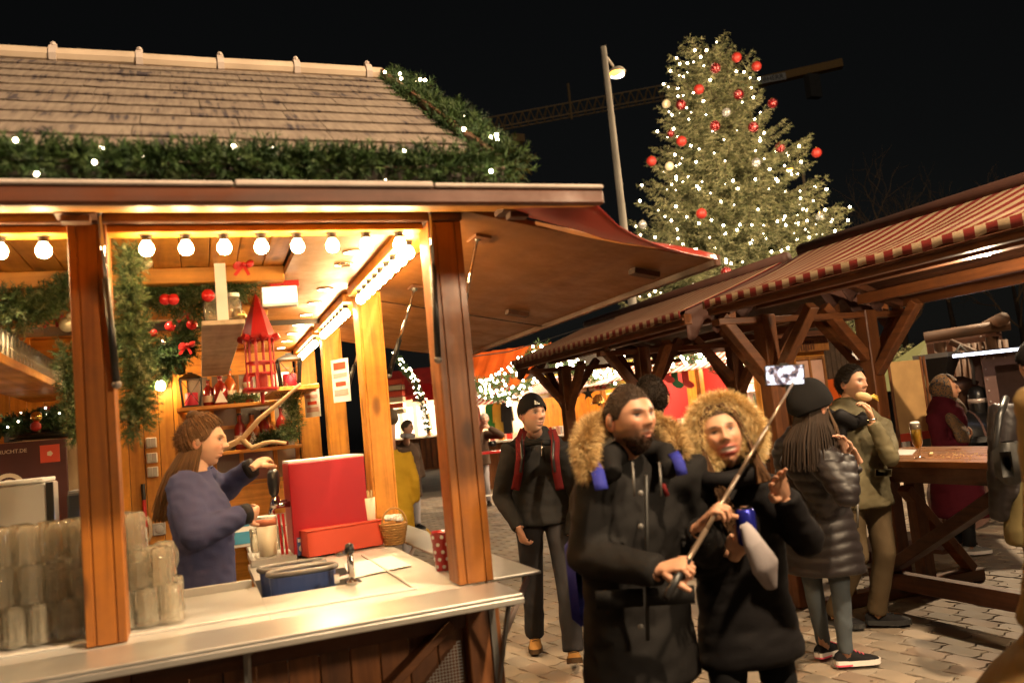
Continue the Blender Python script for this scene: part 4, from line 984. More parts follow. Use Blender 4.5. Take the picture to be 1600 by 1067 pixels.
# straw basket with folded napkins
bp = onz(617, 850, CZ)
t = thing('straw_basket', (bp[0], bp[1], CZ), 'small woven straw basket filled with white napkins by the post', 'basket')
bk = MB()
for k in range(9):
    z = CZ+0.006+k*0.0125; r_ = 0.047+0.0028*k; a = np.linspace(0, 2*math.pi, 29)
    bk.tube(np.stack([bp[0]+(r_+0.003*np.cos(a*14+k*math.pi))*np.cos(a), bp[1]+(r_+0.003*np.cos(a*14+k*math.pi))*np.sin(a), np.full(29, z)], 1), 0.0068, 5, cap=False)
bk.lathe((bp[0], bp[1], CZ+0.001), [(0.046, 0), (0.046, 0.004)], 16); bk.build('weave', 'basket_straw', t, smooth=True)
a = np.linspace(0, math.pi, 15); MB().tube(np.stack([bp[0]+0.066*np.cos(a), bp[1]-0.03+0*a, CZ+0.105+0.085*np.sin(a)], 1), 0.005, 6).build('handle', 'basket_straw', t, smooth=True)
for k in range(9):
    a, r_ = rng.uniform(0, 6.28), 0.04*math.sqrt(rng.random()); MB().box((bp[0]+r_*math.cos(a), bp[1]+r_*math.sin(a), CZ+0.125+rng.uniform(0, 0.02)), (0.035, 0.03, 0.02), rotz(a) @ rotx(rng.uniform(-0.7, 0.7)), bev=0.004).build('napkin', 'paper', t)
# polka-dot cup
dp = onz(694, 890, CZ)
t = thing('dotted_cup', (dp[0], dp[1], CZ), 'red paper cup with white dots behind the corner post', 'cup')
MB().lathe((dp[0], dp[1], CZ), [(0.030, 0), (0.031, 0.003), (0.046, 0.155), (0.048, 0.157), (0.043, 0.157), (0.028, 0.01)], 22, cap=False).build('cup', 'red_paint', t, smooth=True)
for r_ in range(5):
    for k in range(7):
        a = k*6.283/7+(r_ % 2)*0.45; z = 0.018+r_*0.03; rad = 0.031+0.015*z/0.155
        MB().lathe((dp[0]+rad*math.cos(a), dp[1]+rad*math.sin(a), CZ+z), [(0.0075, 0), (0.0075, 0.0018)], 10, rotz(a) @ roty(math.pi/2)).build('dot', 'paper', t)
plain('sauce_yellow', (0.8, 0.5, 0.02), 0.5); MB().bar((dp[0]-0.02, dp[1], CZ+0.12), (dp[0]-0.06, dp[1]-0.01, CZ+0.175), 0.012, 0.004).build('paper_tip', 'sauce_yellow', t)
# yellow cloth, plates, blue pack by the taps
cp = onz(372, 845, CZ+0.02); G = [[(cp[0]+0.13*(i/9-0.5)+0.01*math.sin(j*2), cp[1]+0.1*(j/7-0.5), CZ+0.008+0.03*abs(math.sin(i*1.1+j*0.9))*math.sin(math.pi*i/9)) for j in range(8)] for i in range(10)]
tag(MB().grid(np.array(G), thick=0.003).build('yellow_cloth', 'yellow_cloth', None, smooth=True), 'crumpled yellow cleaning cloth on the counter by the barmaid', 'cloth')
for k in range(8):
    t = thing('wine_glass', (0.25+0.055*(k % 4), 4.95+0.09*(k//4), CZ), 'clear glass in the row behind the beer taps', 'glass', 'glasses behind the beer taps')
    MB().lathe((0.25+0.055*(k % 4), 4.95+0.09*(k//4), CZ), [(0.022, 0), (0.024, 0.12), (0.022, 0.12), (0.02, 0.006)], 12, cap=False).build('body', 'mug', t, smooth=True); MB().lathe((0.25+0.055*(k % 4), 4.95+0.09*(k//4), CZ), [(0.021, 0.001), (0.021, 0.004)], 12).build('base', 'mug', t)
t = thing('blue_carton', (0.20, 5.3, CZ), 'white and blue carton standing behind the barmaid\'s arm', 'carton'); MB().span((0.13, 5.28, CZ), (0.26, 5.34, CZ+0.19), bev=0.004).build('body', 'paper', t); plain('light_blue', (0.06, 0.30, 0.50), 0.5); MB().span((0.129, 5.277, CZ+0.02), (0.261, 5.2795, CZ+0.09)).build('printed_band', 'light_blue', t); MB().span((0.15, 5.2775, CZ+0.12), (0.24, 5.2795, CZ+0.16)).build('printed_label', 'light_blue', t)

# red tower lantern hanging from the ceiling
lx, ly = at(405, 540, 4.35)[:2]; z0 = at(405, 618, 4.35)[2]; z1 = at(405, 455, 4.35)[2]
t = thing('tower_lantern', (lx, ly, z0), 'red metal tower lantern with pointed roof hanging in the stall', 'lantern')
hb = z1-z0; zb = z0+0.03; zt = z0+hb*0.55
MB().lathe((lx, ly, zt), [(0.088, 0), (0.085, 0.012), (0.052, hb*0.20), (0.004, hb*0.45)], 6).build('roof', 'red_paint', t)
for f_, rr in ((0, 0.086), (0.30, 0.07), (0.52, 0.074), (1, 0.076)): MB().lathe((lx, ly, zb+(zt-zb)*f_-0.006), [(rr, 0), (rr, 0.010), (rr-0.012, 0.012), (rr-0.012, -0.001)], 12, cap=False).build('hoop', 'red_paint', t)
MB().lathe((lx, ly, zb-0.012), [(0.075, 0), (0.08, 0.008)], 12).build('base', 'red_paint', t)
for k in range(6): a = k*math.pi/3+0.2; MB().bar((lx+0.072*math.cos(a), ly+0.072*math.sin(a), zb), (lx+0.072*math.cos(a), ly+0.072*math.sin(a), zt), 0.014, 0.006, (math.cos(a), math.sin(a), 0)).build('upright', 'red_paint', t)
for k in range(6): a = k*math.pi/3+0.72; MB().lathe((lx+0.078*math.cos(a), ly+0.078*math.sin(a), zt-0.005), [(0.02, 0), (0.02, 0.02), (0.016, 0.03)], 8, rotz(a) @ roty(1.2)).build('dormer', 'red_paint', t)
MB().lathe((lx, ly, zb), [(0.03, 0), (0.03, 0.08)], 12).build('candle', 'red_bauble_matt', t); MB().lathe((lx, ly, zb-0.075), [(0.008, 0), (0.012, 0.06)], 8).build('finial', 'red_paint', t)
MB().tube([(lx, ly, zt+hb*0.44), (lx, ly, 2.474)], 0.0025, 5).build('cord', 'black_metal', t)
# black lanterns with red candles
def lantern(x, y, z, h, w, where):
    t = thing('black_lantern', (x, y, z), 'black metal lantern with a red candle '+where, 'lantern', 'lanterns on the shelves')
    b_ = MB().span((x-w/2, y-w/2, z), (x+w/2, y+w/2, z+0.015)).build('base', 'black_metal', t)
    for sx in (-1, 1):
        for sy in (-1, 1): MB().bar((x+sx*w*0.44, y+sy*w*0.44, z+0.015), (x+sx*w*0.56, y+sy*w*0.56, z+h*0.78), 0.012, 0.012).build('upright', 'black_metal', t)
    for sg in (-1, 1): MB().bar((x-sg*w*0.42, y-w*0.46, z+0.02), (x+sg*w*0.52, y-w*0.54, z+h*0.76), 0.005, 0.005).build('cross_wire', 'black_metal', t)
    MB().lathe((x, y, z+h*0.78), [(w*0.86, 0), (w*0.82, 0.012), (w*0.35, h*0.14), (w*0.2, h*0.15), (w*0.2, h*0.19), (0.01, h*0.2)], 4, rotz(math.pi/4)).build('roof', 'black_metal', t)
    MB().lathe((x, y, z+0.016), [(w*0.32, 0), (w*0.34, 0.005), (w*0.34, h*0.34), (w*0.3, h*0.35)], 14).build('candle', 'candle_pink', t, smooth=True)
plain('candle_pink', (0.65, 0.03, 0.07), 0.5)
p = ony(300, 636, YB-0.2); lantern(p[0], YB-0.17, 1.986, 0.30, 0.15, 'standing on the back wall shelf')
p = onz(458, 612, 2.02); lantern(0.66, 6.55, 2.021, 0.28, 0.15, 'standing on the corner shelf')
# bottles on the two back shelves
def bottle(x, y, z, h, r, mat, lab, group='bottles on the back shelves', tri=False, cap='black_plastic'):
    t = thing('bottle', (x, y, z), lab, 'bottle', group)
    MB().lathe((x, y, z), [(r*0.95, 0), (r, 0.005), (r, h*0.58), (r*0.8, h*0.68), (r*0.33, h*0.78), (r*0.3, h*0.95), (r*0.36, h*0.955), (r*0.36, h*0.97)], 14).build('body', mat, t, smooth=True)
    MB().lathe((x, y, z+h*0.97), [(r*0.38, 0), (r*0.38, h*0.05), (r*0.3, h*0.055)], 10).build('cap', cap, t)
    if tri: MB().poly([(x-r*0.8, y-r*1.03, z+h*0.08), (x+r*0.8, y-r*1.03, z+h*0.08), (x, y-r*1.03, z+h*0.5)], (0, 0.004, 0)).build('label', 'paper', t)
    else: MB().lathe((x, y, z+h*0.15), [(r*1.01, 0), (r*1.01, h*0.25)], 14, cap=False).build('label', 'cream', t, smooth=True)
plain('dark_red_glass', (0.20, 0.012, 0.01), 0.12, 0, 0.05, spec=0.8); plain('amber_glass', (0.42, 0.10, 0.02), 0.12, 0, 0.05, spec=0.8)
p = ony(345, 634, YB-0.2)
bottle(ony(327, 634, YB-0.2)[0], YB-0.15, 1.986, 0.22, 0.045, 'dark_red_glass', 'small dark red bottle beside the black lantern on the upper shelf')
bottle(ony(346, 634, YB-0.2)[0], YB-0.18, 1.986, 0.25, 0.06, 'dark_red_glass', 'dark red bottle with white triangular label on the upper shelf', tri=True)
bottle(ony(362, 632, YB-0.2)[0], YB-0.12, 1.986, 0.30, 0.05, 'amber_glass', 'amber bottle next to the triangular label on the upper shelf')
bottle(ony(378, 704, YB-0.2)[0], YB-0.13, 1.601, 0.30, 0.05, 'dark_red_glass', 'dark red bottle with cream label on the lower shelf')
bottle(ony(397, 704, YB-0.2)[0], YB-0.18, 1.601, 0.29, 0.06, 'amber_glass', 'reddish bottle with white triangular label on the lower shelf', tri=True)
bottle(ony(415, 702, YB-0.2)[0], YB-0.14, 1.601, 0.31, 0.05, 'dark_red_glass', 'tall dark red bottle beside the fir sprig on the lower shelf')
bottle(0.66, YB-0.12, 1.601, 0.33, 0.05, 'dark_red_glass', 'dark bottle in the shelf corner by the end post')
bottle(0.55, YB-0.12, 1.601, 0.26, 0.045, 'amber_glass', 'short amber bottle behind the fir sprig on the lower shelf')
# driftwood branch
b0, b1, b2, b3, b4 = [at(x, y, 5.3) for x, y in ((325, 712), (378, 686), (405, 655), (438, 628), (470, 600))]
t = thing('dry_branch', b0-np.array((0, 0, 0.1)), 'pale dry branch lying across the shelves behind the barmaid', 'branch')
MB().tube(resample([b0, b1, (b1+b2)/2+np.array((0.01, 0, 0.01)), b2, b3, b4], 0.05), np.linspace(0.022, 0.01, len(resample([b0, b1, (b1+b2)/2+np.array((0.01, 0, 0.01)), b2, b3, b4], 0.05))), 8).build('main_limb', 'branch_wood', t, smooth=True)
pp = resample([b1, at(392, 700, 5.3), at(420, 690, 5.3), at(447, 692, 5.3)], 0.04); MB().tube(pp, np.linspace(0.019, 0.01, len(pp)), 8).build('side_limb', 'branch_wood', t, smooth=True)
# small striped figure
p = ony(428, 612, 6.6); t = thing('santa_figure', (0.40, YB-0.16, 1.986), 'small red and white figure standing at the end of the upper shelf', 'figure')
x, y, z = 0.40, YB-0.16, 1.986
MB().lathe((x, y, z), [(0.05, 0), (0.055, 0.05), (0.045, 0.11), (0.03, 0.13)], 14).build('body', 'red_cloth', t, smooth=True); MB().sphere((x, y, z+0.155), 0.036, 12, 8).build('head', 'cream', t, smooth=True); MB().lathe((x, y, z+0.17), [(0.038, 0), (0.03, 0.04), (0.005, 0.10)], 12).build('hat', 'red_cloth', t, smooth=True); MB().lathe((x, y, z+0.06), [(0.056, 0), (0.055, 0.014)], 14).lathe((x, y, z+0.165), [(0.041, 0), (0.041, 0.012)], 14).build('white_trim', 'paper', t)
# white board and light box under the ceiling
t = thing('menu_lightbox', (0.35, 5.6, 2.2), 'white lit menu box fixed high behind the red tower lantern', 'light box')
q = at(437, 464, 4.15); MB().box(q, (0.17, 0.06, 0.10), rotz(-0.15), bev=0.004).build('case', 'white_paint', t); MB().box(q+np.array((0, -0.034, 0.006)), (0.16, 0.006, 0.075), rotz(-0.15)).build('lit_face', 'lightbox', t); MB().box(q+np.array((0.03, 0.02, 0.066)), (0.14, 0.05, 0.03), rotz(-0.15)).build('red_strip', 'red_paint', t)
# price posters on the posts
def poster(x, z, y, w, h, lab, rot):
    t = thing('price_poster', (x, y, z-h/2), lab, 'poster'); M = rotz(rot); c = np.array((x, y, z))
    MB().box(c, (w, 0.004, h), M).build('sheet', 'paper', t)
    for k, (dz, hh, ww) in enumerate(((0.34, 0.16, 0.7), (0.12, 0.10, 0.8), (-0.08, 0.10, 0.6), (-0.28, 0.14, 0.8))): MB().box(c+M @ np.array((0, -0.0032, dz*h)), (w*ww, 0.0016, h*hh), M).build('print_block', 'red_box' if k % 2 == 0 else 'pink_curtain', t)
poster(0.845, 1.97, 5.3, 0.15, 0.27, 'white price poster with red print hanging from the bulb rail', -0.95)
poster(0.84, 1.93, 6.75, 0.17, 0.26, 'red and white price poster on the post farther inside', -0.95)
# steel cooker, black machine, framed sign on the left
t = thing('steel_cabinet', (-1.0, 5.0, 0.98), 'brushed steel appliance with dark edge standing left inside the stall', 'appliance')
q = at(40, 800, 5.0); c = np.array((at(42, 800, 4.3)[0], 4.35, 1.30))
MB().box((c[0]-0.12, 4.5, 1.18), (0.62, 0.35, 0.72), bev=0.008).build('body', 'steel_matt', t); MB().box((c[0]+0.205, 4.322, 1.18), (0.03, 0.012, 0.72)).build('edge_strip', 'black_metal', t); MB().box((c[0]-0.12, 4.5, 1.552), (0.60, 0.35, 0.02), bev=0.004).build('lid', 'white_paint', t); MB().tube([(c[0]+0.08, 4.32, 1.22), (c[0]+0.08, 4.28, 1.22), (c[0]+0.08, 4.28, 1.10), (c[0]+0.08, 4.32, 1.10)], 0.008, 8).build('handle', 'chrome', t, smooth=True)
MB().span((c[0]-0.40, 4.35, 0.10), (c[0]+0.16, 4.65, 0.815)).build('stand', 'steel_matt', t)
t = thing('coffee_machine', (-0.72, 4.75, 1.0), 'black machine with a small display beside the steel appliance', 'machine')
MB().box((c[0]+0.30, 4.72, 1.22), (0.13, 0.26, 0.50), bev=0.01).build('body', 'black_plastic', t); MB().box((c[0]+0.325, 4.585, 1.36), (0.06, 0.01, 0.05)).build('display', 'white_led', t); MB().box((c[0]+0.30, 4.72, 1.476), (0.12, 0.24, 0.012)).build('drip_lid', 'grey_metal', t); MB().span((c[0]+0.235, 4.6, 0.10), (c[0]+0.365, 4.84, 0.968)).build('stand', 'steel_matt', t)
t = thing('framed_sign', (-1.0, 5.52, 1.40), 'dark red sign board with cream lettering and a red square below the linen shelf', 'sign')
s0 = ony(0, 690, 5.5); s1 = ony(103, 683, 5.5); MB().span((-1.75, 5.5, 1.30), (s1[0], 5.53, s1[2]-0.005), bev=0.004).build('board', 'dark_panel', t)
lettering('BAVARIA-WALDFRUCHT.DE', 0.030, (s1[0]-0.39, 5.497, s1[2]-0.055), M_FRONT, 'cream', t)
MB().box((s1[0]-0.085, 5.496, s1[2]-0.085), (0.10, 0.006, 0.10)).build('red_square', 'red_box', t); MB().lathe((s1[0]-0.085, 5.4925, s1[2]-0.085), [(0.016, 0), (0.016, 0.003)], 5, rotx(math.pi/2)).build('small_emblem', 'cream', t)
em = MB()
for r0, r1 in ((0.085, 0.062), (0.05, 0.036), (0.022, 0.001)): em.lathe((s1[0]-0.30, 5.497, s1[2]-0.26), [(r0, 0), (r1, 0), (r1, 0.003), (r0, 0.003), (r0, 0)], 26, rotx(math.pi/2), cap=False)
em.build('round_emblem', 'cream', t, kind='stuff')
# goods on the linen-covered shelf
t = thing('leaf_platter', (-0.75, 5.85, 1.78), 'black oval platter of dark leaves on the linen-covered shelf', 'platter')
px_ = ony(80, 612, 5.85); x, y, z = px_[0], 5.85, 1.785
MB().sphere((x, y, z+0.02), (0.24, 0.12, 0.022), 20, 8).build('platter', 'black_metal', t, smooth=True)
plain('leaf_dark', (0.05, 0.07, 0.035), 0.4)
for k in range(16):
    a = rng.uniform(0, 6.28); r_ = rng.uniform(0.02, 0.15); c0 = np.array((x+r_*math.cos(a), y+0.5*r_*math.sin(a), z+0.04)); d_ = unit((math.cos(a), 0.5*math.sin(a), rng.uniform(0.3, 0.9))); sd = unit(np.cross(d_, (0, 0, 1)))
    MB().grid(np.array([[c0+sd*w*0.022*math.sin(math.pi*min(0.95, u+0.05))+d_*u*0.10+np.array((0, 0, -0.012*abs(w))) for w in (-1, 0, 1)] for u in np.linspace(0, 1, 5)]), thick=0.001).build('leaf', 'leaf_dark', t, smooth=True)
for k, (px0, mat, lab, hh) in enumerate(((30, 'black_plastic', 'small black carton on the linen-covered shelf', 0.14), (58, 'linen', 'tan box behind the leaf platter on the linen-covered shelf', 0.13), (86, 'red_paint', 'red gift box behind the leaf platter on the linen-covered shelf', 0.19))):
    q = ony(px0, 600, 6.02); tb = thing('gift_box', (q[0], 6.02, 1.785), lab, 'box'); MB().span((q[0]-0.09, 5.98, 1.785), (q[0]+0.09, 6.08, 1.785+hh), bev=0.004).build('body', mat, tb); MB().span((q[0]-0.093, 5.977, 1.786+hh), (q[0]+0.093, 6.083, 1.80+hh), bev=0.003).build('lid', mat, tb)
for k, (px0, py0) in enumerate(((14, 575), (12, 603))):
    q = ony(px0, py0, 5.9); tb = thing('bauble', q-np.array((0, 0, 0.055)), 'shiny red bauble at the end of the linen-covered shelf', 'bauble', 'baubles on the linen shelf'); MB().sphere(q, 0.055, 16, 12).build('ball', 'red_bauble', tb, smooth=True); MB().lathe(q+np.array((0, 0, 0.053)), [(0.012, 0), (0.012, 0.012)], 8).build('cap', 'gold_bauble', tb)
# hanging red towel, broom, bottle of cleaner
tb = tag(MB().grid(np.array([[(-0.21+0.012*math.sin(k*1.3)+0.07*u, YB-0.06-0.01*math.sin(k), 1.50-0.09*k-0.06*u) for k in range(9)] for u in np.linspace(0, 1, 5)]), thick=0.004).build('red_towel', 'red_cloth', None, smooth=True), 'red towel hanging on the boarded back wall behind the barmaid', 'towel')
t = thing('broom', (-0.40, YB-0.1, 0.1), 'broom with black and red handle leaning on the boarded wall', 'broom'); MB().tube([(-0.45, YB-0.2, 0.12), (-0.46, YB-0.05, 1.05)], 0.012, 8).build('stick', 'white_paint', t); MB().tube([(-0.46, YB-0.05, 1.05), (-0.462, YB-0.035, 1.27)], 0.016, 8).build('red_sleeve', 'red_paint', t); MB().tube([(-0.462, YB-0.035, 1.27), (-0.464, YB-0.025, 1.40)], 0.017, 8).build('grip', 'black_plastic', t); MB().box((-0.45, YB-0.2, 0.15), (0.28, 0.06, 0.09)).build('brush', 'red_paint', t)
q = ony(117, 835, 4.4); bottle(q[0], 4.4, CZ-0.05, 0.26, 0.035, 'white_paint', 'white squeeze bottle with blue band in front of the red curtain', None, cap='blue_plastic')

# ------------------------------------------------------------------ greenery of the drinks stall
garland('fir_garland', [(XL, 2.52, 2.435), (-1.2, 2.51, 2.45), (-0.3, 2.52, 2.43), (0.4, 2.51, 2.435), (0.98, 2.53, 2.43)], 0.07, 'dark fir garland with small lights along the front eave of the shingled roof', 1000, FIR, 0.034, 0.075, 18, lights=34, light_r=0.0062, seed=2)
garland('fir_garland', [(1.03, 2.6, 2.47), (1.03, 3.0, 2.73), (1.03, 3.5, 3.04), (1.03, 4.08, 3.40)], 0.105, 'dark fir garland with small lights up the sloping roof edge', 1000, FIR, 0.036, 0.08, 18, lights=20, light_r=0.0068, seed=3)
def decorate(t, items, seed):
    for (p, kind, r) in items:
        p = np.asarray(p)
        if kind == 'bow':
            for sg in (-1, 1): MB().grid(np.array([[p+np.array((sg*(0.008+0.036*u), -0.02-0.012*math.sin(3*w+sg), 0.018*w*(0.35+0.65*math.sin(math.pi*u*0.8+0.3))+sg*0.010*u)) for w in (-1, 0, 1)] for u in np.linspace(0, 1, 6)]), thick=0.003).build('bow', 'red_paint', t, smooth=True)
            MB().sphere(p+np.array((0, -0.025, 0)), 0.012, 8, 6).build('bow_knot', 'red_paint', t, smooth=True)
            for sg in (-1, 1): MB().bar(p+np.array((0, -0.02, 0)), p+np.array((sg*0.03-0.01, -0.03, -0.05)), 0.014, 0.002, (0, -1, 0)).build('bow_tail', 'red_paint', t)
        else:
            MB().sphere(p, r, 14, 10).build('bauble', kind, t, smooth=True)
t = garland('hanging_fir', [(-0.205, 3.32, 2.36), (-0.215, 3.33, 2.2), (-0.20, 3.34, 2.05), (-0.205, 3.33, 1.9), (-0.215, 3.32, 1.72)], 0.085, 'long fir branch hanging down beside the front post of the stall', 1000, FIR_DUSTY, 0.024, 0.065, 20, cat='greenery', seed=4)
t = garland('hanging_fir', [(-0.32, 4.25, 2.40), (0.0, 4.3, 2.35), (0.24, 4.25, 2.40)], 0.17, 'thick bunch of fir with red baubles and bows under the ceiling', 1700, FIR_DUSTY, 0.028, 0.075, 20, cat='greenery', seed=5)
decorate(t, [(at(258, 468, 3.75), 'red_bauble', 0.026), (at(271, 468, 3.75), 'red_bauble', 0.026), (at(228, 410, 3.7), 'cream_bauble', 0.03), (at(222, 382, 3.7), 'bow', 0), (at(380, 415, 3.75), 'bow', 0), (at(325, 462, 3.8), 'red_bauble', 0.03)], 1)
t = garland('hanging_fir', [(-0.42, 5.0, 2.28), (-0.25, 5.05, 2.14), (-0.08, 5.0, 2.16), (-0.02, 5.0, 2.3)], 0.15, 'dark fir swag with red baubles hanging deeper inside the stall', 1500, FIR, 0.028, 0.075, 19, cat='greenery', seed=6)
decorate(t, [(at(266, 510, 4.55), 'red_bauble', 0.028), (at(300, 507, 4.55), 'red_bauble', 0.03), (at(290, 490, 4.6), 'bow', 0), (at(255, 535, 4.6), 'silver_bauble', 0.02), (at(292, 540, 4.6), 'bow', 0), (at(240, 520, 4.6), 'red_bauble', 0.022)], 2)
t = garland('hanging_fir', [(-1.6, 4.25, 2.40), (-1.0, 4.2, 2.36), (-0.66, 4.15, 2.30), (-0.45, 4.12, 2.42)], 0.14, 'fir swag with red bows and baubles above the glass shelf', 1500, FIR_DUSTY, 0.028, 0.07, 20, cat='greenery', seed=7)
decorate(t, [(at(53, 447, 3.85), 'red_bauble', 0.034), (at(66, 402, 3.8), 'bow', 0), (at(20, 460, 3.85), 'bow', 0), (at(84, 496, 3.9), 'bow', 0), (at(58, 497, 3.9), 'red_bauble', 0.022), (at(105, 507, 3.85), 'cream_bauble', 0.035), (at(110, 494, 3.85), 'cream_bauble', 0.02)], 3)
t = garland('hanging_fir', [(-0.53, 4.1, 2.1), (-0.52, 4.1, 1.9), (-0.50, 4.12, 1.72)], 0.055, 'small fir branch hanging behind the front post', 900, FIR_DUSTY, 0.024, 0.055, 18, cat='greenery', seed=8)
q0, q1 = ony(-10, 672, 5.62), ony(105, 648, 5.62)
t = garland('tinsel_garland', [q0, (q0+q1)/2+np.array((0, 0, 0.02)), q1], 0.075, 'dark glittering fir garland with two small balls on the linen cover', 800, FIR, 0.035, 0.06, 14, lights=8, light_r=0.006, light_mat='fairy_small', seed=9)
decorate(t, [(ony(57, 651, 5.52), 'gold_bauble', 0.032), (ony(56, 666, 5.52), 'copper_bauble' if 'copper_bauble' in MATS else 'red_bauble_matt', 0.03)], 4)
q = ony(440, 660, 6.9); t = garland('fir_sprig', [(0.42, YB-0.22, 1.66), (0.60, YB-0.24, 1.68), (0.72, YB-0.22, 1.72)], 0.075, 'fir sprig with frosted tips lying on the lower back shelf', 900, FIR_DUSTY, 0.035, 0.07, 14, cat='greenery', seed=10)
t = garland('fir_sprig', [(0.62, 6.35, 1.66), (0.66, 6.4, 1.8), (0.64, 6.42, 1.95)], 0.09, 'frosted fir bunch below the corner shelf', 700, FIR_DUSTY, 0.035, 0.07, 14, cat='greenery', seed=11)
t = garland('fir_sprig', [(0.24, YB-0.2, 2.03), (0.45, YB-0.2, 2.03)], 0.05, 'fir sprig lying on the upper back shelf beside the figure', 800, FIR_DUSTY, 0.03, 0.05, 12, cat='greenery', seed=12)
a = np.linspace(0, 2*math.pi, 20); wc = ony(398, 690, 7.3); w0 = ony(240, 585, 7.4)
t = garland('fir_wreath', np.stack([w0[0]+0.085*np.cos(a), np.full(20, YB-0.05), w0[2]+0.085*np.sin(a)], 1), 0.045, 'small fir wreath with red ornaments on the boarded back wall', 700, FIR, 0.03, 0.05, 12, cat='wreath', seed=13)
decorate(t, [(w0+np.array((0.03, -0.2+0.1, 0.07)), 'red_bauble', 0.02), (w0+np.array((-0.06, -0.1, -0.06)), 'red_bauble', 0.02)], 5)
p = ony(250, 602, 7.4); t = thing('hanging_bulb', (p[0], YB-0.12, p[2]-0.04), 'single bare bulb hanging below the small fir wreath', 'bulb'); put(bm, 'bulb', (p[0], YB-0.12, p[2]), t, None, (1.6, 1.6, 1.6)); put(sm, 'socket', (p[0], YB-0.12, p[2]+0.016), t); MB().tube([(p[0], YB-0.12, p[2]+0.06), (p[0], YB-0.12, 2.47)], 0.003, 5).build('cable', 'black_plastic', t)
# ------------------------------------------------------------------ timber shelters with striped roofs
stripes('striped_tarp', (0.40, 0.29, 0.18), (0.19, 0.022, 0.018), 0.13, 'y', 0.55)
stripes('striped_awning', (0.72, 0.66, 0.55), (0.42, 0.025, 0.022), 0.16, 'x', 0.6)
EX, EZs, RX, RZs = 3.70, 2.35, 4.78, 2.74
def beam(m, p0, p1, w, h, name, mat, par, up=(0, 0, 1), bev=0.006):
    return MB().bar(p0, p1, w, h, up, bev=bev).build(name, mat, par)
def shelter(y0, y1, posts, label, drop=0.0):
    t = thing('timber_shelter', ((EX+5.86)/2, (y0+y1)/2, 0), label, 'shelter', 'timber shelters along the lane')
    OX = 2*RX-EX; ez, rz = EZs-drop, RZs-drop
    for (xa, za, xb, zb, nm) in ((EX, ez, RX, rz, 'roof_cloth'), (OX, ez, RX, rz, 'roof_cloth')):
        ys = np.linspace(y0, y1, 40); ss = np.linspace(0, 1, 7)
        P = np.array([[(xa+(xb-xa)*s, y, za+(zb-za)*s-0.03*math.sin(math.pi*s)*(0.6+0.4*math.sin(y*5))) for s in ss] for y in ys])
        P[..., 2] += 0.03
        MB().grid(P if xa < xb else P[::-1], thick=0.006).build(nm, 'striped_tarp', t, smooth=True)
        # boards under the cloth
        n = 8
        for k in range(n):
            s0, s1 = k/n, (k+1)/n-0.006
            a = np.array((xa+(xb-xa)*(s0+s1)/2, 0, za+(zb-za)*(s0+s1)/2-0.035)); L = math.hypot(xb-xa, zb-za)/n-0.004
            MB().box((a[0], (y0+y1)/2, a[2]), (L, y1-y0-0.02, 0.018), roty(-math.atan2(zb-za, xb-xa))).build('roof_board', 'dark_y', t)
    for X, sg in ((EX+0.05, 1), (OX-0.05, -1)):
        beam(None, (X, y0, ez-0.035), (X, y1, ez-0.035), 0.07, 0.09, 'eave_beam', 'shelter_y', t)
        # scalloped cloth edge
        ys = np.linspace(y0, y1, int((y1-y0)/0.035)); G = np.array([[(X-sg*0.075, y, ez+0.035-k*(0.022+0.010*abs(math.sin(y*math.pi/0.28)))) for k in range(3)] for y in ys]); MB().grid(G, thick=0.004*sg).build('cloth_edge', 'striped_tarp', t, smooth=True)
    MB().tube([(RX, y0-0.03, rz+0.05), (RX, y1+0.03, rz+0.05)], 0.055, 10).build('ridge_roll', 'awning_brown', t, smooth=True)
    MB().span((RX-0.05, y0, rz-0.16), (RX+0.05, y1, rz-0.055), bev=0.006).build('ridge_beam', 'dark_y', t)
    for y, sg in ((y0, 1), (y1, -1)):   # gable cloth with a wavy lower edge
        xs = np.linspace(EX+0.03, OX-0.03, 50); G = np.array([[(x, y+sg*0.012, (ez+0.02+(rz-ez)*(1-abs(x-RX)/(RX-EX)))-k*(0.05+0.016*math.sin(x*22))) for k in range(5)] for x in xs]); MB().grid(G, thick=0.004).build('gable_cloth', 'awning_brown', t, smooth=True)
    for y in posts:
        for X in (4.2, 5.3):
            MB().span((X-0.065, y-0.065, 0), (X+0.065, y+0.065, ez-0.10), bev=0.008).build('post', 'shelter_z', t)
            o = -1 if X < 4.7 else 1
            beam(None, (X+o*0.05, y, 1.80-drop), (X+o*0.42, y, 2.25-drop), 0.08, 0.085, 'knee_brace', 'shelter_x', t, (0, 1, 0))
            beam(None, (X-o*0.05, y, 1.85-drop), (X-o*0.46, y, 2.30-drop), 0.08, 0.085, 'knee_brace', 'shelter_x', t, (0, 1, 0))
            for sy in (-1, 1):
                if y0+0.2 < y+sy*0.5 < y1+0.5: beam(None, (X, y+sy*0.05, 1.72-drop), (X, y+sy*0.52, 2.24-drop), 0.075, 0.09, 'knee_brace', 'shelter_y', t, (1, 0, 0))
        MB().span((EX+0.02, y-0.05, ez-0.165), (OX-0.02, y+0.05, ez-0.115), bev=0.005).build('tie_beam', 'shelter_x', t)
        for sg in (-1, 1): beam(None, (RX, y, rz-0.11), (RX-sg*0.95, y, ez-0.06), 0.06, 0.08, 'rafter', 'dark_x', t, (0, 1, 0))
    for X in (4.2, 5.3): MB().span((X-0.05, y0+0.05, ez-0.045), (X+0.05, y1-0.05, ez+0.04), bev=0.005).build('wall_plate', 'shelter_y', t)
    return t
for _a in 'xyz': wood('shelter_'+_a, (0.17, 0.058, 0.018), (0.09, 0.03, 0.010), _a, 0.42)
s1_ = shelter(1.0, 5.47, (2.1, 5.40), 'near timber shelter with striped cloth roof over the bar table with the beer')
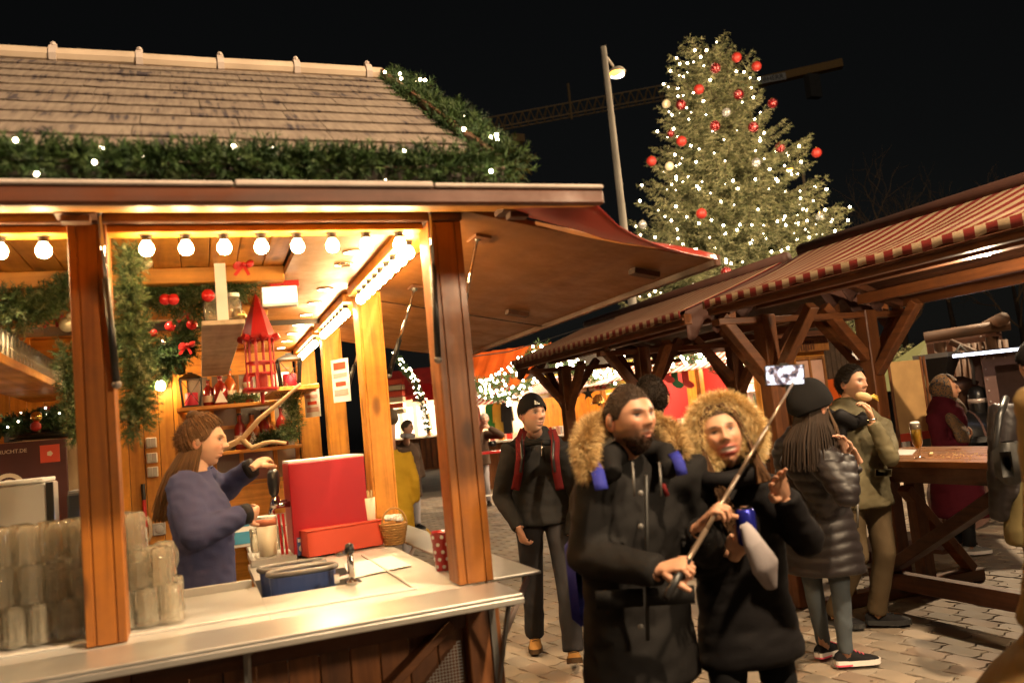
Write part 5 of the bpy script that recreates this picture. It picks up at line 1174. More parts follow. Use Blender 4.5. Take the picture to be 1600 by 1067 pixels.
piv = np.array((3.72, 5.47, 0)); dl = WLOC[s1_.name]-piv; s1_.rotation_euler = (0, 0, R(4.4)); s1_.location = piv+rotz(R(4.4)) @ dl
s2_ = shelter(5.80, 9.75, (7.42, 9.35), 'farther timber shelter with striped cloth roof behind the fur hooded woman', 0.02)
# lamp under the near shelter roof
lp = onz(1533, 393, 2.36); t = thing('ceiling_lamp', (lp[0], lp[1], 2.33), 'round lit lamp fixed under the near shelter roof', 'lamp')
lz = EZs+(lp[0]-EX)/(RX-EX)*(RZs-EZs)-0.06
MB().lathe((lp[0], lp[1], 2.345), [(0.09, 0.0), (0.10, 0.012), (0.10, 0.03)], 20).build('rim', 'grey_metal', t); MB().lathe((lp[0], lp[1], 2.344), [(0.088, 0), (0.05, -0.012), (0.002, -0.016)], 20).build('lens', 'shelter_lamp', t, smooth=True); MB().tube([(lp[0], lp[1], 2.375), (lp[0], lp[1], 2.62)], 0.012, 8).build('stem', 'grey_metal', t)
ld = bpy.data.lights.new('lamp_light', 'POINT'); ld.energy = 60; ld.color = (1, 0.76, 0.48); ld.shadow_soft_size = 0.07
lo = bpy.data.objects.new('lamp_light', ld); COL.objects.link(lo); lo.parent = t; lo.location = (0, 0, -0.09)
# bar tables
def bar_table(y0, y1, label):
    t = thing('bar_table', (4.8, (y0+y1)/2, 0), label, 'table', 'bar tables under the shelters')
    X0, X1 = 4.30, 5.32; n = 6; w = (X1-X0)/n
    for k in range(n): MB().span((X0+k*w+0.0015, y0, 1.06), (X0+(k+1)*w-0.0015, y1, 1.10), bev=0.003).build('top_board', 'table_y', t)
    for X in (X0+0.03, X1-0.03): MB().span((X-0.02, y0+0.02, 0.96), (X+0.02, y1-0.02, 1.059), bev=0.003).build('apron', 'dark_y', t)
    for y in (y0+0.12, y1-0.12):
        for X in (4.42, 5.2): MB().span((X-0.055, y-0.05, 0.10), (X+0.055, y+0.05, 1.058), bev=0.006).build('leg', 'shelter_z', t)
        MB().span((4.15, y-0.055, 0.0), (5.75, y+0.055, 0.099), bev=0.008).build('foot', 'shelter_x', t)
        MB().bar((5.1, y, 0.80), (5.66, y, 0.10), 0.07, 0.11, (0, 1, 0), bev=0.006).build('splay_brace', 'shelter_z', t)
    ym = y1-0.2
    MB().bar((4.66, ym, 0.20), (4.66, max(y0+0.3, ym-1.35), 0.98), 0.08, 0.13, (1, 0, 0), bev=0.006).build('diagonal', 'dark_y', t)
    MB().bar((4.70, y1-0.1, 0.19), (4.70, y0+0.1, 0.19), 0.09, 0.12, (0, 0, 1), bev=0.006).build('stretcher', 'dark_y', t)
for _a in 'y': wood('table_y', (0.30, 0.105, 0.026), (0.17, 0.052, 0.014), 'y', 0.28)
bar_table(1.9, 5.28, 'brown timber bar table carrying a glass of beer under the near shelter')
bar_table(6.25, 9.1, 'brown timber bar table under the farther shelter')
# glass of beer
g0 = onz(1437, 716, 1.10); x, y, z = g0
t = thing('beer_glass', (x, y, 1.10), 'stemmed glass of golden beer with white foam on the bar table', 'beer glass')
MB().lathe((x, y, 1.10), [(0.036, 0), (0.037, 0.004), (0.01, 0.012), (0.007, 0.045), (0.014, 0.062), (0.032, 0.10), (0.036, 0.15), (0.034, 0.235), (0.0325, 0.235), (0.0345, 0.15), (0.030, 0.10), (0.010, 0.068)], 20, cap=False).build('glass', 'pane', t, smooth=True)
plain('beer_gold', (0.9, 0.52, 0.06), 0.08, 0, 0.06, spec=0.8); MATS['beer_gold'].node_tree.nodes['Principled BSDF'].inputs['Transmission Weight'].default_value = 0.3; MATS['beer_gold'].node_tree.nodes['Principled BSDF'].inputs['IOR'].default_value = 1.1
MB().lathe((x, y, 1.17), [(0.012, 0), (0.029, 0.031), (0.0335, 0.08), (0.0325, 0.125)], 20).build('beer', 'beer_gold', t, smooth=True)
MB().lathe((x, y, 1.295), [(0.0322, 0), (0.0325, 0.04), (0.024, 0.05), (0.002, 0.053)], 20).build('foam', 'foam', t, smooth=True)
c = [onz(1377, 712, 1.10), onz(1425, 711, 1.10), onz(1432, 703, 1.10), onz(1398, 702, 1.10)]
tag(MB().poly([q+np.array((0, 0, 0.004)) for q in c], (0, 0, -0.003)).build('paper_sheet', 'paper', None), 'white paper napkin lying on the bar table beside the beer', 'paper')
q = onz(1455, 712, 1.10); t = thing('bread_piece', q, 'small torn piece of bread beside the beer glass', 'bread'); plain('bread', (0.62, 0.45, 0.22), 0.8); MB().sphere(q+np.array((0, 0, 0.014)), (0.02, 0.015, 0.014), 10, 7).build('crumb', 'bread', t, smooth=True); MB().sphere(q+np.array((0.012, 0.006, 0.016)), (0.014, 0.012, 0.012), 8, 6).build('crust', 'bread', t)
crumbs = MB()
for k in range(60): q = onz(1500+rng.uniform(-30, 35), 712+rng.uniform(-7, 6), 1.10); s_ = rng.uniform(0.002, 0.006); crumbs.box(q+np.array((0, 0, s_/2)), (s_*1.4, s_, s_), rotz(rng.uniform(0, 3)))
o = crumbs.build('bread_crumbs', 'bread', None, kind='stuff'); o['label'] = 'bread crumbs scattered over the bar table'

# ------------------------------------------------------------------ far stalls
def scribble(width, h, pos, M, mat, parent, seed=0):
    """a line of writing too far off to read: short strokes"""
    rs = np.random.default_rng(seed); m = MB(); x = -width/2; M = np.asarray(M)
    while x < width/2:
        w = h*rs.uniform(0.35, 0.7); m.box(np.asarray(pos)+M @ np.array((x+w/2, rs.normal(0, h*0.05), 0)), (h*0.16, h*rs.uniform(0.6, 1), 0.003), M @ rotz(rs.normal(0, 0.25))); m.box(np.asarray(pos)+M @ np.array((x+w/2+h*0.12, rs.normal(0, h*0.2), 0)), (w*0.5, h*0.15, 0.003), M); x += w+h*0.2
    m.build('lettering', mat, parent, kind='stuff')
class Fr:
    """local frame of a far stall: u along its counter, w into it, z up"""
    def __init__(s, p0, p1):
        s.o = np.array((p0[0], p0[1], 0.0)); d = np.array((p1[0]-p0[0], p1[1]-p0[1], 0.0)); s.L = np.linalg.norm(d); s.u = d/s.L
        s.w = np.array((-s.u[1], s.u[0], 0.0)); s.M = np.array([s.u, s.w, (0, 0, 1.0)]).T
    def p(s, u, w, z): return s.o+s.u*u+s.w*w+np.array((0, 0, z))
    def box(s, m, u0, u1, w0, w1, z0, z1, bev=0.0): m.box(s.p((u0+u1)/2, (w0+w1)/2, (z0+z1)/2), (u1-u0, w1-w0, z1-z0), s.M, bev=bev); return m
def far_stall(p0, p1, label, depth, z_c, z_e, wall, awn, roofmat, fascia, over=0.8, rise=0.7, power=170, boards=True):
    f = Fr(p0, p1); L = f.L; t = thing('market_stall', f.p(L/2, depth/2, 0), label, 'market stall', 'stalls at the far end of the market')
    f.box(MB(), 0, L, 0.0, 0.06, 0.0, z_c-0.05).build('counter_front', 'brown_z', t)
    n = int(L/0.22)
    for k in range(n): f.box(MB(), k*L/n+0.004, (k+1)*L/n-0.004, -0.025, -0.002, 0.06, z_c-0.08, 0.004).build('board', 'brown_z', t)
    f.box(MB(), -0.05, L+0.05, -0.22, 0.45, z_c-0.04, z_c, 0.005).build('counter_top', 'white_paint' if boards else 'pine_x', t)
    f.box(MB(), 0, L, depth, depth+0.05, 0, z_e+0.1).build('back_wall', wall, t)
    for u in (0, L): f.box(MB(), u-0.03, u+0.03, 0.07, depth, 0, z_e+0.1).build('side_wall', wall, t)
    for u in np.linspace(0.05, L-0.05, 3 if L < 4 else 4): f.box(MB(), u-0.055, u+0.055, -0.06, 0.05, z_c+0.001, z_e, 0.006).build('post', 'pine_z', t)
    f.box(MB(), -0.1, L+0.1, -0.08, 0.06, z_e+0.001, z_e+0.16, 0.006).build('header', fascia, t)
    f.box(MB(), -0.1, L+0.1, 0.08, depth+0.04, z_e+0.11, z_e+0.15).build('ceiling', 'cream', t)
    # roof
    G = np.array([[f.p(u, -0.15+(depth/2+0.15)*s, z_e+0.18+rise*s) for s in np.linspace(0, 1, 5)] for u in np.linspace(-0.2, L+0.2, 24)]); G[..., 2] += 0.02*np.sin(np.arange(24)*1.7)[:, None]
    MB().grid(G, thick=0.02).build('roof_slope', roofmat, t); G2 = np.array([[f.p(u, depth+0.2-(depth/2+0.2)*s, z_e+0.18+rise*s) for s in np.linspace(0, 1, 3)] for u in np.linspace(L+0.2, -0.2, 8)]); MB().grid(G2, thick=0.02).build('roof_slope', roofmat, t)
    if awn:   # awning built in its own axes so its stripes run down the slope
        m = MB(); us = np.linspace(-0.15, L+0.15, 30); G = np.array([[(u, -over*s, 0.12-0.42*s-0.03*math.sin(3.1*s)) for s in np.linspace(0, 1, 6)] for u in us]); m.grid(G, thick=0.006)
        me = m.mesh('awning', smooth=True); me.materials.append(MATS['striped_awning']); put(me, 'awning', f.p(0, -0.09, z_e+0.05), t, (0, 0, math.atan2(f.u[1], f.u[0])))
    for k in range(max(2, int(L/1.4))):
        u = (k+0.5)*L/max(2, int(L/1.4)); tb = f.box(MB(), u-0.45, u+0.45, 0.35, 0.42, z_e+0.03, z_e+0.10).build('tube_lamp', 'stall_tube', t)
    ld = bpy.data.lights.new('stall_light', 'POINT'); ld.energy = power; ld.color = (1, 0.78, 0.52); ld.shadow_soft_size = 0.3
    lo = bpy.data.objects.new('stall_light', ld); COL.objects.link(lo); lo.parent = t; lo.location = f.p(L/2, 0.42, z_e-0.12)-WLOC[t.name]
    return f, t
emis('stall_tube', (1.0, 0.85, 0.62), 22.0)
def goods(f, u, w, z, label, mats, kind, group, n=6):
    """small wares on a shelf or counter, each its own thing"""
    for k in range(n):
        p = f.p(u+k*0.17+rng.normal(0, 0.01), w+rng.normal(0, 0.02), z); m = mats[k % len(mats)]
        if kind == 'box':
            t = thing('gift_box', p, label, 'box', group); h = rng.uniform(0.10, 0.2); MB().box(p+np.array((0, 0, h/2)), (0.13, 0.1, h), f.M, bev=0.004).build('body', m, t); MB().box(p+np.array((0, 0, h+0.006)), (0.136, 0.106, 0.012), f.M).build('lid', m, t)
        elif kind == 'jar':
            t = thing('jar', p, label, 'jar', group); MB().lathe(p, [(0.045, 0), (0.05, 0.01), (0.05, 0.10), (0.035, 0.12)], 12).build('body', m, t, smooth=True); MB().lathe(p+np.array((0, 0, 0.12)), [(0.038, 0), (0.038, 0.02)], 12).build('lid', 'gold_bauble', t)
        elif kind == 'cone':
            t = thing('paper_cone', p, label, 'cone', group); MB().lathe(p, [(0.05, 0), (0.004, 0.24)], 12).build('cone', m, t, smooth=True); MB().sphere(p+np.array((0, 0, 0.245)), 0.014, 8, 6).build('tip', 'paper', t)
# C2 + C3: the row beyond the farther shelter
A, B_, C_ = at(838, 655, 20.5), at(1012, 640, 16.6), at(1192, 620, 14.2)
f2, c2 = far_stall(A, B_, 'yellow fronted sweets stall with round sign and shining garland', 1.5, 1.22, 2.42, 'pine_z', True, 'roof_felt', 'yellow_paint')
f3, c3 = far_stall(B_+(C_-B_)*0.03, C_, 'red walled gift stall with hanging stockings and white shelves', 1.5, 1.2, 2.45, 'red_cloth', True, 'roof_felt', 'red_paint')
f2.box(MB(), -0.1, f2.L*0.97, -0.16, -0.085, 2.15, 2.62, 0.01).build('yellow_board', 'yellow_paint', c2)
f2.box(MB(), -0.1, f2.L*0.97, -0.20, -0.165, 2.10, 2.17, 0.006).build('yellow_ledge', 'cream', c2)
q = f2.p(f2.L*0.42, -0.175, 2.52); f2.box(MB(), f2.L*0.10, f2.L*0.34, -0.185, -0.163, 2.36, 2.56).build('lit_panel', 'lightbox', c2)
# back shelves
for f, c, (ua, ub) in ((f2, c2, (0.3, 0.95)), (f3, c3, (0.35, 0.98))):
    for z in (1.45, 1.75, 2.05): f.box(MB(), f.L*ua, f.L*ub, 1.2, 1.48, z, z+0.025).build('shelf', 'white_paint', c)
f3.box(MB(), f3.L*0.42, f3.L*0.80, 1.485, 1.497, 1.25, 2.35).build('white_backing', 'white_paint', c3)
f2.box(MB(), f2.L*0.55, f2.L*0.95, 1.485, 1.497, 1.25, 2.35).build('white_backing', 'white_paint', c2)
goods(f2, f2.L*0.35, 1.32, 1.476, 'small packet of sweets on the low shelf of the yellow stall', ['red_box', 'cream', 'paper'], 'box', 'packets in the yellow stall', 10)
goods(f2, f2.L*0.35, 1.32, 1.776, 'jar of sweets on the middle shelf of the yellow stall', ['red_cloth', 'cream', 'gold_bauble'], 'jar', 'jars in the yellow stall', 10)
goods(f2, 0.2, 0.2, 1.221, 'box of sweets on the counter of the yellow stall', ['paper', 'red_cloth', 'cream', 'pink_curtain'], 'box', 'boxes on the yellow stall counter', 14)
goods(f3, f3.L*0.40, 1.32, 1.776, 'small red ornament jar on the white shelf of the gift stall', ['red_cloth', 'dark_panel', 'cream'], 'jar', 'jars in the gift stall', 7)
goods(f3, f3.L*0.40, 1.32, 1.476, 'small dark ornament on the lower white shelf of the gift stall', ['black_plastic', 'paper', 'leaf_dark'], 'cone', 'cones in the gift stall', 7)
goods(f3, 0.3, 0.2, 1.201, 'gift box on the counter of the red gift stall', ['paper', 'red_box', 'cream'], 'box', 'boxes on the gift stall counter', 12)
# round shop sign with a portrait-like mark and curved lettering
sg = at(895, 612, 18.2); t = thing('round_sign', sg-np.array((0, 0, 0.16)), 'round pinkish shop sign with dark ring lettering on the yellow stall', 'sign')
Ms = np.array([CR*math.cos(0)+0, CU, -CF]).T; fc = unit(np.array((-CF[0], -CF[1], 0))); rt = unit(np.cross((0, 0, 1), fc)); Ms = np.array([rt, (0, 0, 1), fc]).T
plain('sign_pink', (0.62, 0.36, 0.28), 0.6); MB().lathe(sg, [(0.165, 0), (0.165, 0.02)], 28, Ms).build('disc', 'sign_pink', t); MB().lathe(sg+fc*0.021, [(0.16, 0), (0.153, 0), (0.153, 0.004), (0.16, 0.004), (0.16, 0)], 28, Ms, cap=False).build('ring', 'dark_panel', t)
MB().sphere(sg+fc*0.022+np.array((0, 0, 0.02)), (0.035, 0.045, 0.006), 12, 6, Ms).build('head_mark', 'dark_panel', t); scribble(0.2, 0.05, sg+fc*0.024+np.array((0, 0, -0.085)), Ms, 'dark_panel', t, 1)
sg = at(868, 617, 18.6); t = thing('small_sign', sg-np.array((0, 0, 0.05)), 'narrow cream sign board beside the round shop sign', 'sign'); MB().box(sg, (0.30, 0.08, 0.02), Ms).build('board', 'cream', t); scribble(0.26, 0.045, sg+fc*0.012, Ms, 'red_paint', t, 2)
sg = at(930, 608, 17.5); t = thing('red_sign', sg-np.array((0, 0, 0.12)), 'red sign board with white writing hanging by the black star', 'sign'); MB().box(sg+rt*0.15+np.array((0, 0, 0.10)), (0.30, 0.20, 0.02), Ms).build('board', 'red_cloth', t); scribble(0.2, 0.05, sg+rt*0.15+np.array((0, 0, 0.14))+fc*0.012, Ms, 'cream', t, 3); scribble(0.2, 0.04, sg+rt*0.15+np.array((0, 0, 0.06))+fc*0.012, Ms, 'cream', t, 4)
sg = at(919, 615, 17.4); pts = []
for k in range(10): a = math.pi/2+k*math.pi/5; r_ = 0.15 if k % 2 == 0 else 0.06; pts.append(sg+rt*r_*math.cos(a)+np.array((0, 0, r_*math.sin(a))))
t = thing('star_ornament', sg-np.array((0, 0, 0.15)), 'dark five pointed star ornament hanging in the yellow stall', 'star'); MB().poly(pts, fc*-0.02).build('star', 'black_metal', t); MB().tube([sg+np.array((0, 0, 0.15)), sg+np.array((0, 0, 0.45))], 0.004, 4).build('string', 'black_metal', t)
sg = at(935, 625, 17.2); t = thing('bell_ornament', sg-np.array((0, 0, 0.1)), 'metal bell ornament below the red sign board', 'bell'); MB().lathe(sg-np.array((0, 0, 0.08)), [(0.17, 0), (0.14, 0.04), (0.10, 0.14), (0.04, 0.2)], 16).build('bell', 'gold_bauble', t, smooth=True); MB().sphere(sg-np.array((0, 0, 0.09)), 0.03, 8, 6).build('clapper', 'black_metal', t)
sg = at(1045, 578, 15.4); t = thing('wooden_sign', sg-np.array((0, 0, 0.08)), 'cream wooden sign board above the stockings', 'sign'); MB().box(sg, (0.46, 0.17, 0.02), Ms, bev=0.004).build('board', 'stick_wood', t); scribble(0.38, 0.06, sg+fc*0.012, Ms, 'brown_x', t, 5)
# stockings on a line
for k, (px_, py_, m, lab) in enumerate(((1041, 585, 'red_cloth', 'red stocking with green cuff hanging first on the line'), (1055, 593, 'stocking_green', 'green stocking hanging between the two red ones'), (1072, 593, 'red_cloth', 'red stocking with dark green cuff beside the white shelves'))):
    if 'stocking_green' not in MATS: plain('stocking_green', (0.02, 0.12, 0.05), 0.8)
    c = at(px_, py_, 14.9); t = thing('stocking', c-np.array((0, 0, 0.2)), lab, 'stocking')
    o2 = [(-0.055, 0.17), (0.055, 0.17), (0.055, -0.02), (0.13, -0.08), (0.14, -0.13), (0.09, -0.165), (0.02, -0.15), (-0.05, -0.09), (-0.06, 0.0)]
    MB().poly([c+rt*a+np.array((0, 0, b)) for a, b in o2], fc*-0.05).build('sock', m, t); MB().box(c+np.array((0, 0, 0.185))-fc*0.025, (0.125, 0.07, 0.065), Ms, bev=0.006).build('cuff', 'stocking_green', t)
p0_, p1_ = at(1030, 571, 14.9), at(1085, 578, 14.9); tag(MB().tube([p0_, (p0_+p1_)/2-np.array((0, 0, 0.03)), p1_], 0.005, 5).build('stocking_line', 'cream', None), 'thin cord carrying the stockings', 'cord')
sg = at(1152, 605, 13.6); t = thing('elf_figure', sg-np.array((0, 0, 0.22)), 'elf figure with green pointed hat beside the red gift stall', 'figure'); MB().sphere(sg, (0.075, 0.07, 0.08), 12, 8).build('head', 'bread', t, smooth=True); MB().lathe(sg+np.array((0, 0, 0.05)), [(0.085, 0), (0.06, 0.08), (0.006, 0.26)], 12).build('hat', 'stocking_green', t, smooth=True); MB().lathe(sg-np.array((0, 0, 0.22)), [(0.09, 0), (0.10, 0.05), (0.05, 0.16)], 12).build('beard', 'bread', t, smooth=True)
# C1: orange-roofed clothing stall
A1, B1 = at(722, 660, 21.5), at(842, 650, 20.6)
f1, c1 = far_stall(A1, B1, 'clothing stall with orange tarpaulin roof and striped awning', 1.6, 1.2, 2.35, 'cream', True, 'orange_tarp', 'pine_x', over=1.0, rise=1.0)
for k, (u, m, lab) in enumerate(((0.25, 'pink_curtain', 'pink shirt hanging at the end of the clothing stall'), (0.5, 'pink_curtain', 'pink shirt hanging next to the green jacket'), (0.95, 'jacket_green', 'bright green jacket hanging in the clothing stall'), (1.15, 'yellow_paint', 'yellow jacket hanging beside the green one'), (1.38, 'black_plastic', 'black jacket hanging in the clothing stall'), (0.05, 'red_cloth', 'red shirt hanging at the corner of the clothing stall'))):
    if 'jacket_green' not in MATS: plain('jacket_green', (0.03, 0.24, 0.04), 0.7)
    t = thing('hanging_garment', f1.p(u, -0.18, 1.3), lab, 'garment')
    o2 = [(-0.07, 0.85), (0.07, 0.85), (0.22, 0.70), (0.26, 0.30), (0.20, 0.30), (0.17, 0.55), (0.18, 0.0), (-0.18, 0.0), (-0.17, 0.55), (-0.20, 0.30), (-0.26, 0.30), (-0.22, 0.70)]
    MB().poly([f1.p(u+a*0.6, -0.2+0.12*a, 1.35+b) for a, b in o2], f1.w*0.06).build('cloth', m, t); MB().tube([f1.p(u, -0.17, 2.19), f1.p(u, -0.17, 2.34)], 0.006, 5).build('hook', 'black_metal', t)
goods(f1, 0.2, 0.2, 1.201, 'folded garment box on the clothing stall counter', ['red_cloth', 'paper', 'pink_curtain'], 'box', 'boxes on the clothing stall counter', 8)
for u_, c_ in ((0.88, 'red_cloth'),):
    f1.box(MB(), f1.L*0.62, f1.L*0.95, 1.2, 1.5, 1.5, 1.53).build('shelf', 'white_paint', c1); f1.box(MB(), f1.L*0.62, f1.L*0.95, 1.2, 1.5, 1.85, 1.88).build('shelf', 'white_paint', c1)
goods(f1, f1.L*0.64, 1.35, 1.531, 'red and white packet on the white shelf of the clothing stall', ['red_box', 'paper'], 'box', 'packets in the clothing stall', 4)
goods(f1, f1.L*0.64, 1.35, 1.881, 'pink packet on the upper white shelf of the clothing stall', ['pink_curtain', 'paper'], 'box', 'packets on the upper shelf', 4)
# L: far stall seen between the posts of the drinks stall
A0, B0 = at(606, 675, 36), at(735, 668, 35)
f0, c0_ = far_stall(A0, B0, 'distant stall with red awning and lit white windows', 2.0, 1.4, 3.0, 'cream', False, 'red_cloth', 'red_cloth', rise=1.2, power=220)
MB().grid(np.array([[f0.p(u, -1.1*s, 3.6-0.75*s) for s in np.linspace(0, 1, 4)] for u in np.linspace(f0.L*0.45, f0.L+0.2, 8)]), thick=0.02).build('red_awning', 'red_paint', c0_)
for k in range(6): f0.box(MB(), f0.L*0.0, f0.L*0.30, -0.7-0.01*k, -0.4, 3.9-0.25*k-0.2, 3.9-0.25*k).build('striped_bale', 'red_box' if k % 2 == 0 else 'linen', c0_)
for u in np.linspace(0.08, 0.95, 6): f0.box(MB(), f0.L*u-0.22, f0.L*u+0.22, 0.08, 0.10, 1.45, 2.7).build('lit_pane', 'lightbox', c0_)
for k in range(9):
    u = f0.L*(0.38+0.065*k); f0.box(MB(), u, u+0.05, -0.09, -0.03, 0.1, 1.3).build('lattice_slat', 'dark_z', c0_)
# shining garlands on the far stalls
def star_garland(pts, d, r, label, lights, seed, n=110):
    P = [at(x, y, dd) for (x, y), dd in zip(pts, d)]
    return garland('light_garland', P, r, label, n, FIR, 0.10, 0.16, 12, lights=lights, light_r=0.026, light_mat='fairy', seed=seed)
star_garland([(737, 598), (770, 600), (800, 585), (830, 555), (850, 542)], [20, 20, 19.8, 19.5, 19.3], 0.20, 'dense lit fir garland climbing the corner of the orange roofed stall', 60, 21)
star_garland([(738, 600), (760, 615), (790, 622), (830, 600)], [20, 20, 19.8, 19.6], 0.20, 'dense lit fir garland sagging over the hanging clothes', 50, 22)
star_garland([(862, 566), (890, 570), (925, 590), (955, 592), (985, 572)], [17.4, 17.2, 17, 16.8, 16.6], 0.22, 'dense lit fir garland across the front of the yellow stall', 75, 23)
star_garland([(1015, 570), (1045, 558), (1075, 552), (1100, 562)], [15.2, 15, 14.8, 14.5], 0.20, 'dense lit fir garland above the cream wooden sign', 50, 24)
star_garland([(1100, 562), (1125, 572), (1150, 565), (1160, 580)], [14.5, 14.2, 14, 13.8], 0.09, 'thin lit garland hanging above the white shelves', 22, 25, 90)
star_garland([(618, 556), (635, 580), (650, 600), (662, 640), (668, 676)], [34, 34, 33.5, 33.2, 33], 0.22, 'dense lit fir garland running down the distant red stall', 45, 26)
# white folding stand table
g1 = onz(760, 790, 0); tx, ty = g1[0]-0.15, g1[1]-0.8
t = thing('folding_table', (tx, ty, 0), 'high folding table with red top and white crossed legs', 'table'); MB().box((tx, ty, 1.08), (1.1, 0.6, 0.04), bev=0.006).build('top', 'red_paint', t)
for sx in (-0.45, 0.45):
    for sg_ in (-1, 1): MB().bar((tx+sx, ty-sg_*0.28, 0), (tx+sx, ty+sg_*0.28, 1.06), 0.035, 0.035).build('leg', 'white_paint', t)
MB().bar((tx-0.45, ty-0.15, 0.28), (tx+0.45, ty-0.15, 0.28), 0.03, 0.03).build('crossbar', 'white_paint', t)

# ------------------------------------------------------------------ cabin, screen, engine, log hut behind the bar table
k0, k1 = at(1196, 600, 9.6), at(1298, 590, 9.9)
fk = Fr(k0, k1); t = thing('wooden_cabin', fk.p(fk.L/2, 0.5, 0), 'small wooden cabin with pink curtained window panes', 'cabin')
zt = at(1240, 528, 9.7)[2]
fk.box(MB(), 0, fk.L, 0.06, 0.10, 0, zt).build('wall', 'pine_z', t)
def framed(u0, u1, z0, z1, cols, rows, nm):
    w = fk.box(MB(), u0, u1, 0.03, 0.058, z0, z1, 0.004).build(nm, 'cabin_z', t)
    du, dz = (u1-u0-0.06)/cols, (z1-z0-0.06)/rows
    for i in range(cols):
        for j in range(rows): fk.box(MB(), u0+0.03+i*du+0.014, u0+0.03+(i+1)*du-0.014, 0.022, 0.029, z0+0.03+j*dz+0.014, z0+0.03+(j+1)*dz-0.014).build('curtained_pane', 'pane_pink', w)
    for i in range(cols+1): fk.box(MB(), u0+0.03+i*du-0.013, u0+0.03+i*du+0.013, 0.0, 0.029, z0+0.01, z1-0.01, 0.003).build('glazing_bar', 'cabin_z', w)
    for j in range(rows+1): fk.box(MB(), u0+0.031, u1-0.031, 0.004, 0.0285, z0+0.03+j*dz-0.012, z0+0.03+j*dz+0.012, 0.003).build('glazing_bar', 'cabin_z', w)
wood('cabin_z', (0.36, 0.15, 0.04), (0.22, 0.08, 0.02), 'z'); plain('pane_pink', (0.62, 0.38, 0.30), 0.35, 0, 0.2, 4)
framed(0.02, 0.29, 0.75, zt-0.06, 1, 3, 'window'); framed(0.42, fk.L-0.03, 1.05, zt-0.22, 2, 2, 'door')
fk.box(MB(), 0.30, 0.41, 0.02, 0.058, 0.3, zt-0.03, 0.006).build('pillar', 'cabin_z', t); fk.box(MB(), -0.03, fk.L+0.03, -0.01, 0.058, zt-0.17, zt, 0.006).build('lintel', 'cabin_z', t)
for k in range(9): fk.box(MB(), 0.43+k*0.035, 0.45+k*0.035, -0.018, -0.011, zt-0.15, zt-0.04).build('lintel_slat', 'dark_z', t)
fk.box(MB(), -0.1, fk.L+0.1, -0.15, 1.4, zt+0.001, zt+0.06).build('roof_board', 'dark_x', t)
s0_, s1_p = at(1292, 560, 10.3), at(1362, 555, 10.5); fs = Fr(s0_, s1_p); t = thing('shingled_hut', fs.p(fs.L/2, 0.5, 0), 'hut with a dark slatted roof beside the wooden cabin', 'hut')
for k in range(9): fs.box(MB(), k*fs.L/9+0.004, (k+1)*fs.L/9-0.004, 0.3, 0.34+0.01*(k % 2), 0, at(1320, 525, 10.4)[2], 0.006).build('slat', 'bark', t)
fs.box(MB(), 0, fs.L, 0.355, 0.40, 0, 2.0).build('wall', 'dark_x', t); fs.box(MB(), 0.1, fs.L-0.1, 0.25, 0.296, at(1320, 640, 10.4)[2], at(1320, 590, 10.4)[2]).build('orange_board', 'orange_tarp', t)
n0, n1 = at(1394, 610, 8.2), at(1450, 606, 8.4); fn = Fr(n0, n1); t = thing('canvas_screen', fn.p(fn.L/2, 0, 0), 'beige canvas screen with a red lower band in a metal frame', 'screen')
za, zb = at(1420, 688, 8.3)[2], at(1420, 563, 8.3)[2]
fn.box(MB(), 0.01, fn.L-0.06, 0, 0.012, za+0.08, zb).build('canvas', 'canvas_tan', t) if 'canvas_tan' in MATS else (plain('canvas_tan', (0.56, 0.34, 0.14), 0.8), fn.box(MB(), 0.01, fn.L-0.06, 0, 0.012, za+0.08, zb).build('canvas', 'canvas_tan', t))
fn.box(MB(), 0.01, fn.L-0.06, -0.002, 0.013, za, za+0.078).build('red_band', 'red_box', t)
for u in (0.0, fn.L-0.05, fn.L): MB().tube([fn.p(u, 0.0, 0), fn.p(u, 0.0, zb+0.03)], 0.014, 8).build('frame_pole', 'brown_z', t)
fn.box(MB(), 0.01, fn.L, -0.3, 0.3, 0.0, 0.04).build('base', 'dark_x', t)
# old steam engine used as a stand
e0 = at(1530, 690, 9.4); Z = lambda y, d=9.4: at(1530, y, d)[2]
t = thing('steam_engine', at(1530, 690, 9.6)*np.array((1, 1, 0)), 'black steam engine with riveted cab and a white light strip', 'steam engine')
E_ = lambda x, y, d=9.4: at(x, y, d)
ax = unit(np.array((CR[0], CR[1], 0.0)))     # along the boiler
bc = E_(1500, 690); bz = bc[2]; L0 = bc-ax*0.42; L1 = bc+ax*0.95
MB().tube([L0, L0+ax*0.02, L1], [0.30, 0.34, 0.34], 24).build('boiler', 'loco_black', t, smooth=True)
MB().tube([L0+np.array((0, 0, -0.36))-ax*0.1, L1+np.array((0, 0, -0.36))], 0.05, 8).build('running_board', 'loco_frame', t)
for k in range(3): 
    q = L0+ax*(0.1+0.42*k); MB().tube([q, q+ax*0.025], 0.345, 24).build('boiler_band', 'loco_frame', t)
for k, u in enumerate((0.15, 0.75)):
    q = L0+ax*u; wc_ = np.array((q[0], q[1], 0.36))-CF*np.array((1, 1, 0))*0.36; MB().lathe(wc_, [(0.36, 0), (0.36, 0.07), (0.29, 0.07), (0.29, 0.0), (0.36, 0)], 28, np.array([ax, (0, 0, 1), np.cross(ax, (0, 0, 1))]).T, cap=False).build('wheel', 'loco_frame', t)
    for j in range(5): a = j*math.pi/5; dv = ax*math.cos(a)+np.array((0, 0, math.sin(a))); MB().bar(wc_-dv*0.3, wc_+dv*0.3, 0.03, 0.03, CF).build('spoke', 'loco_frame', t)
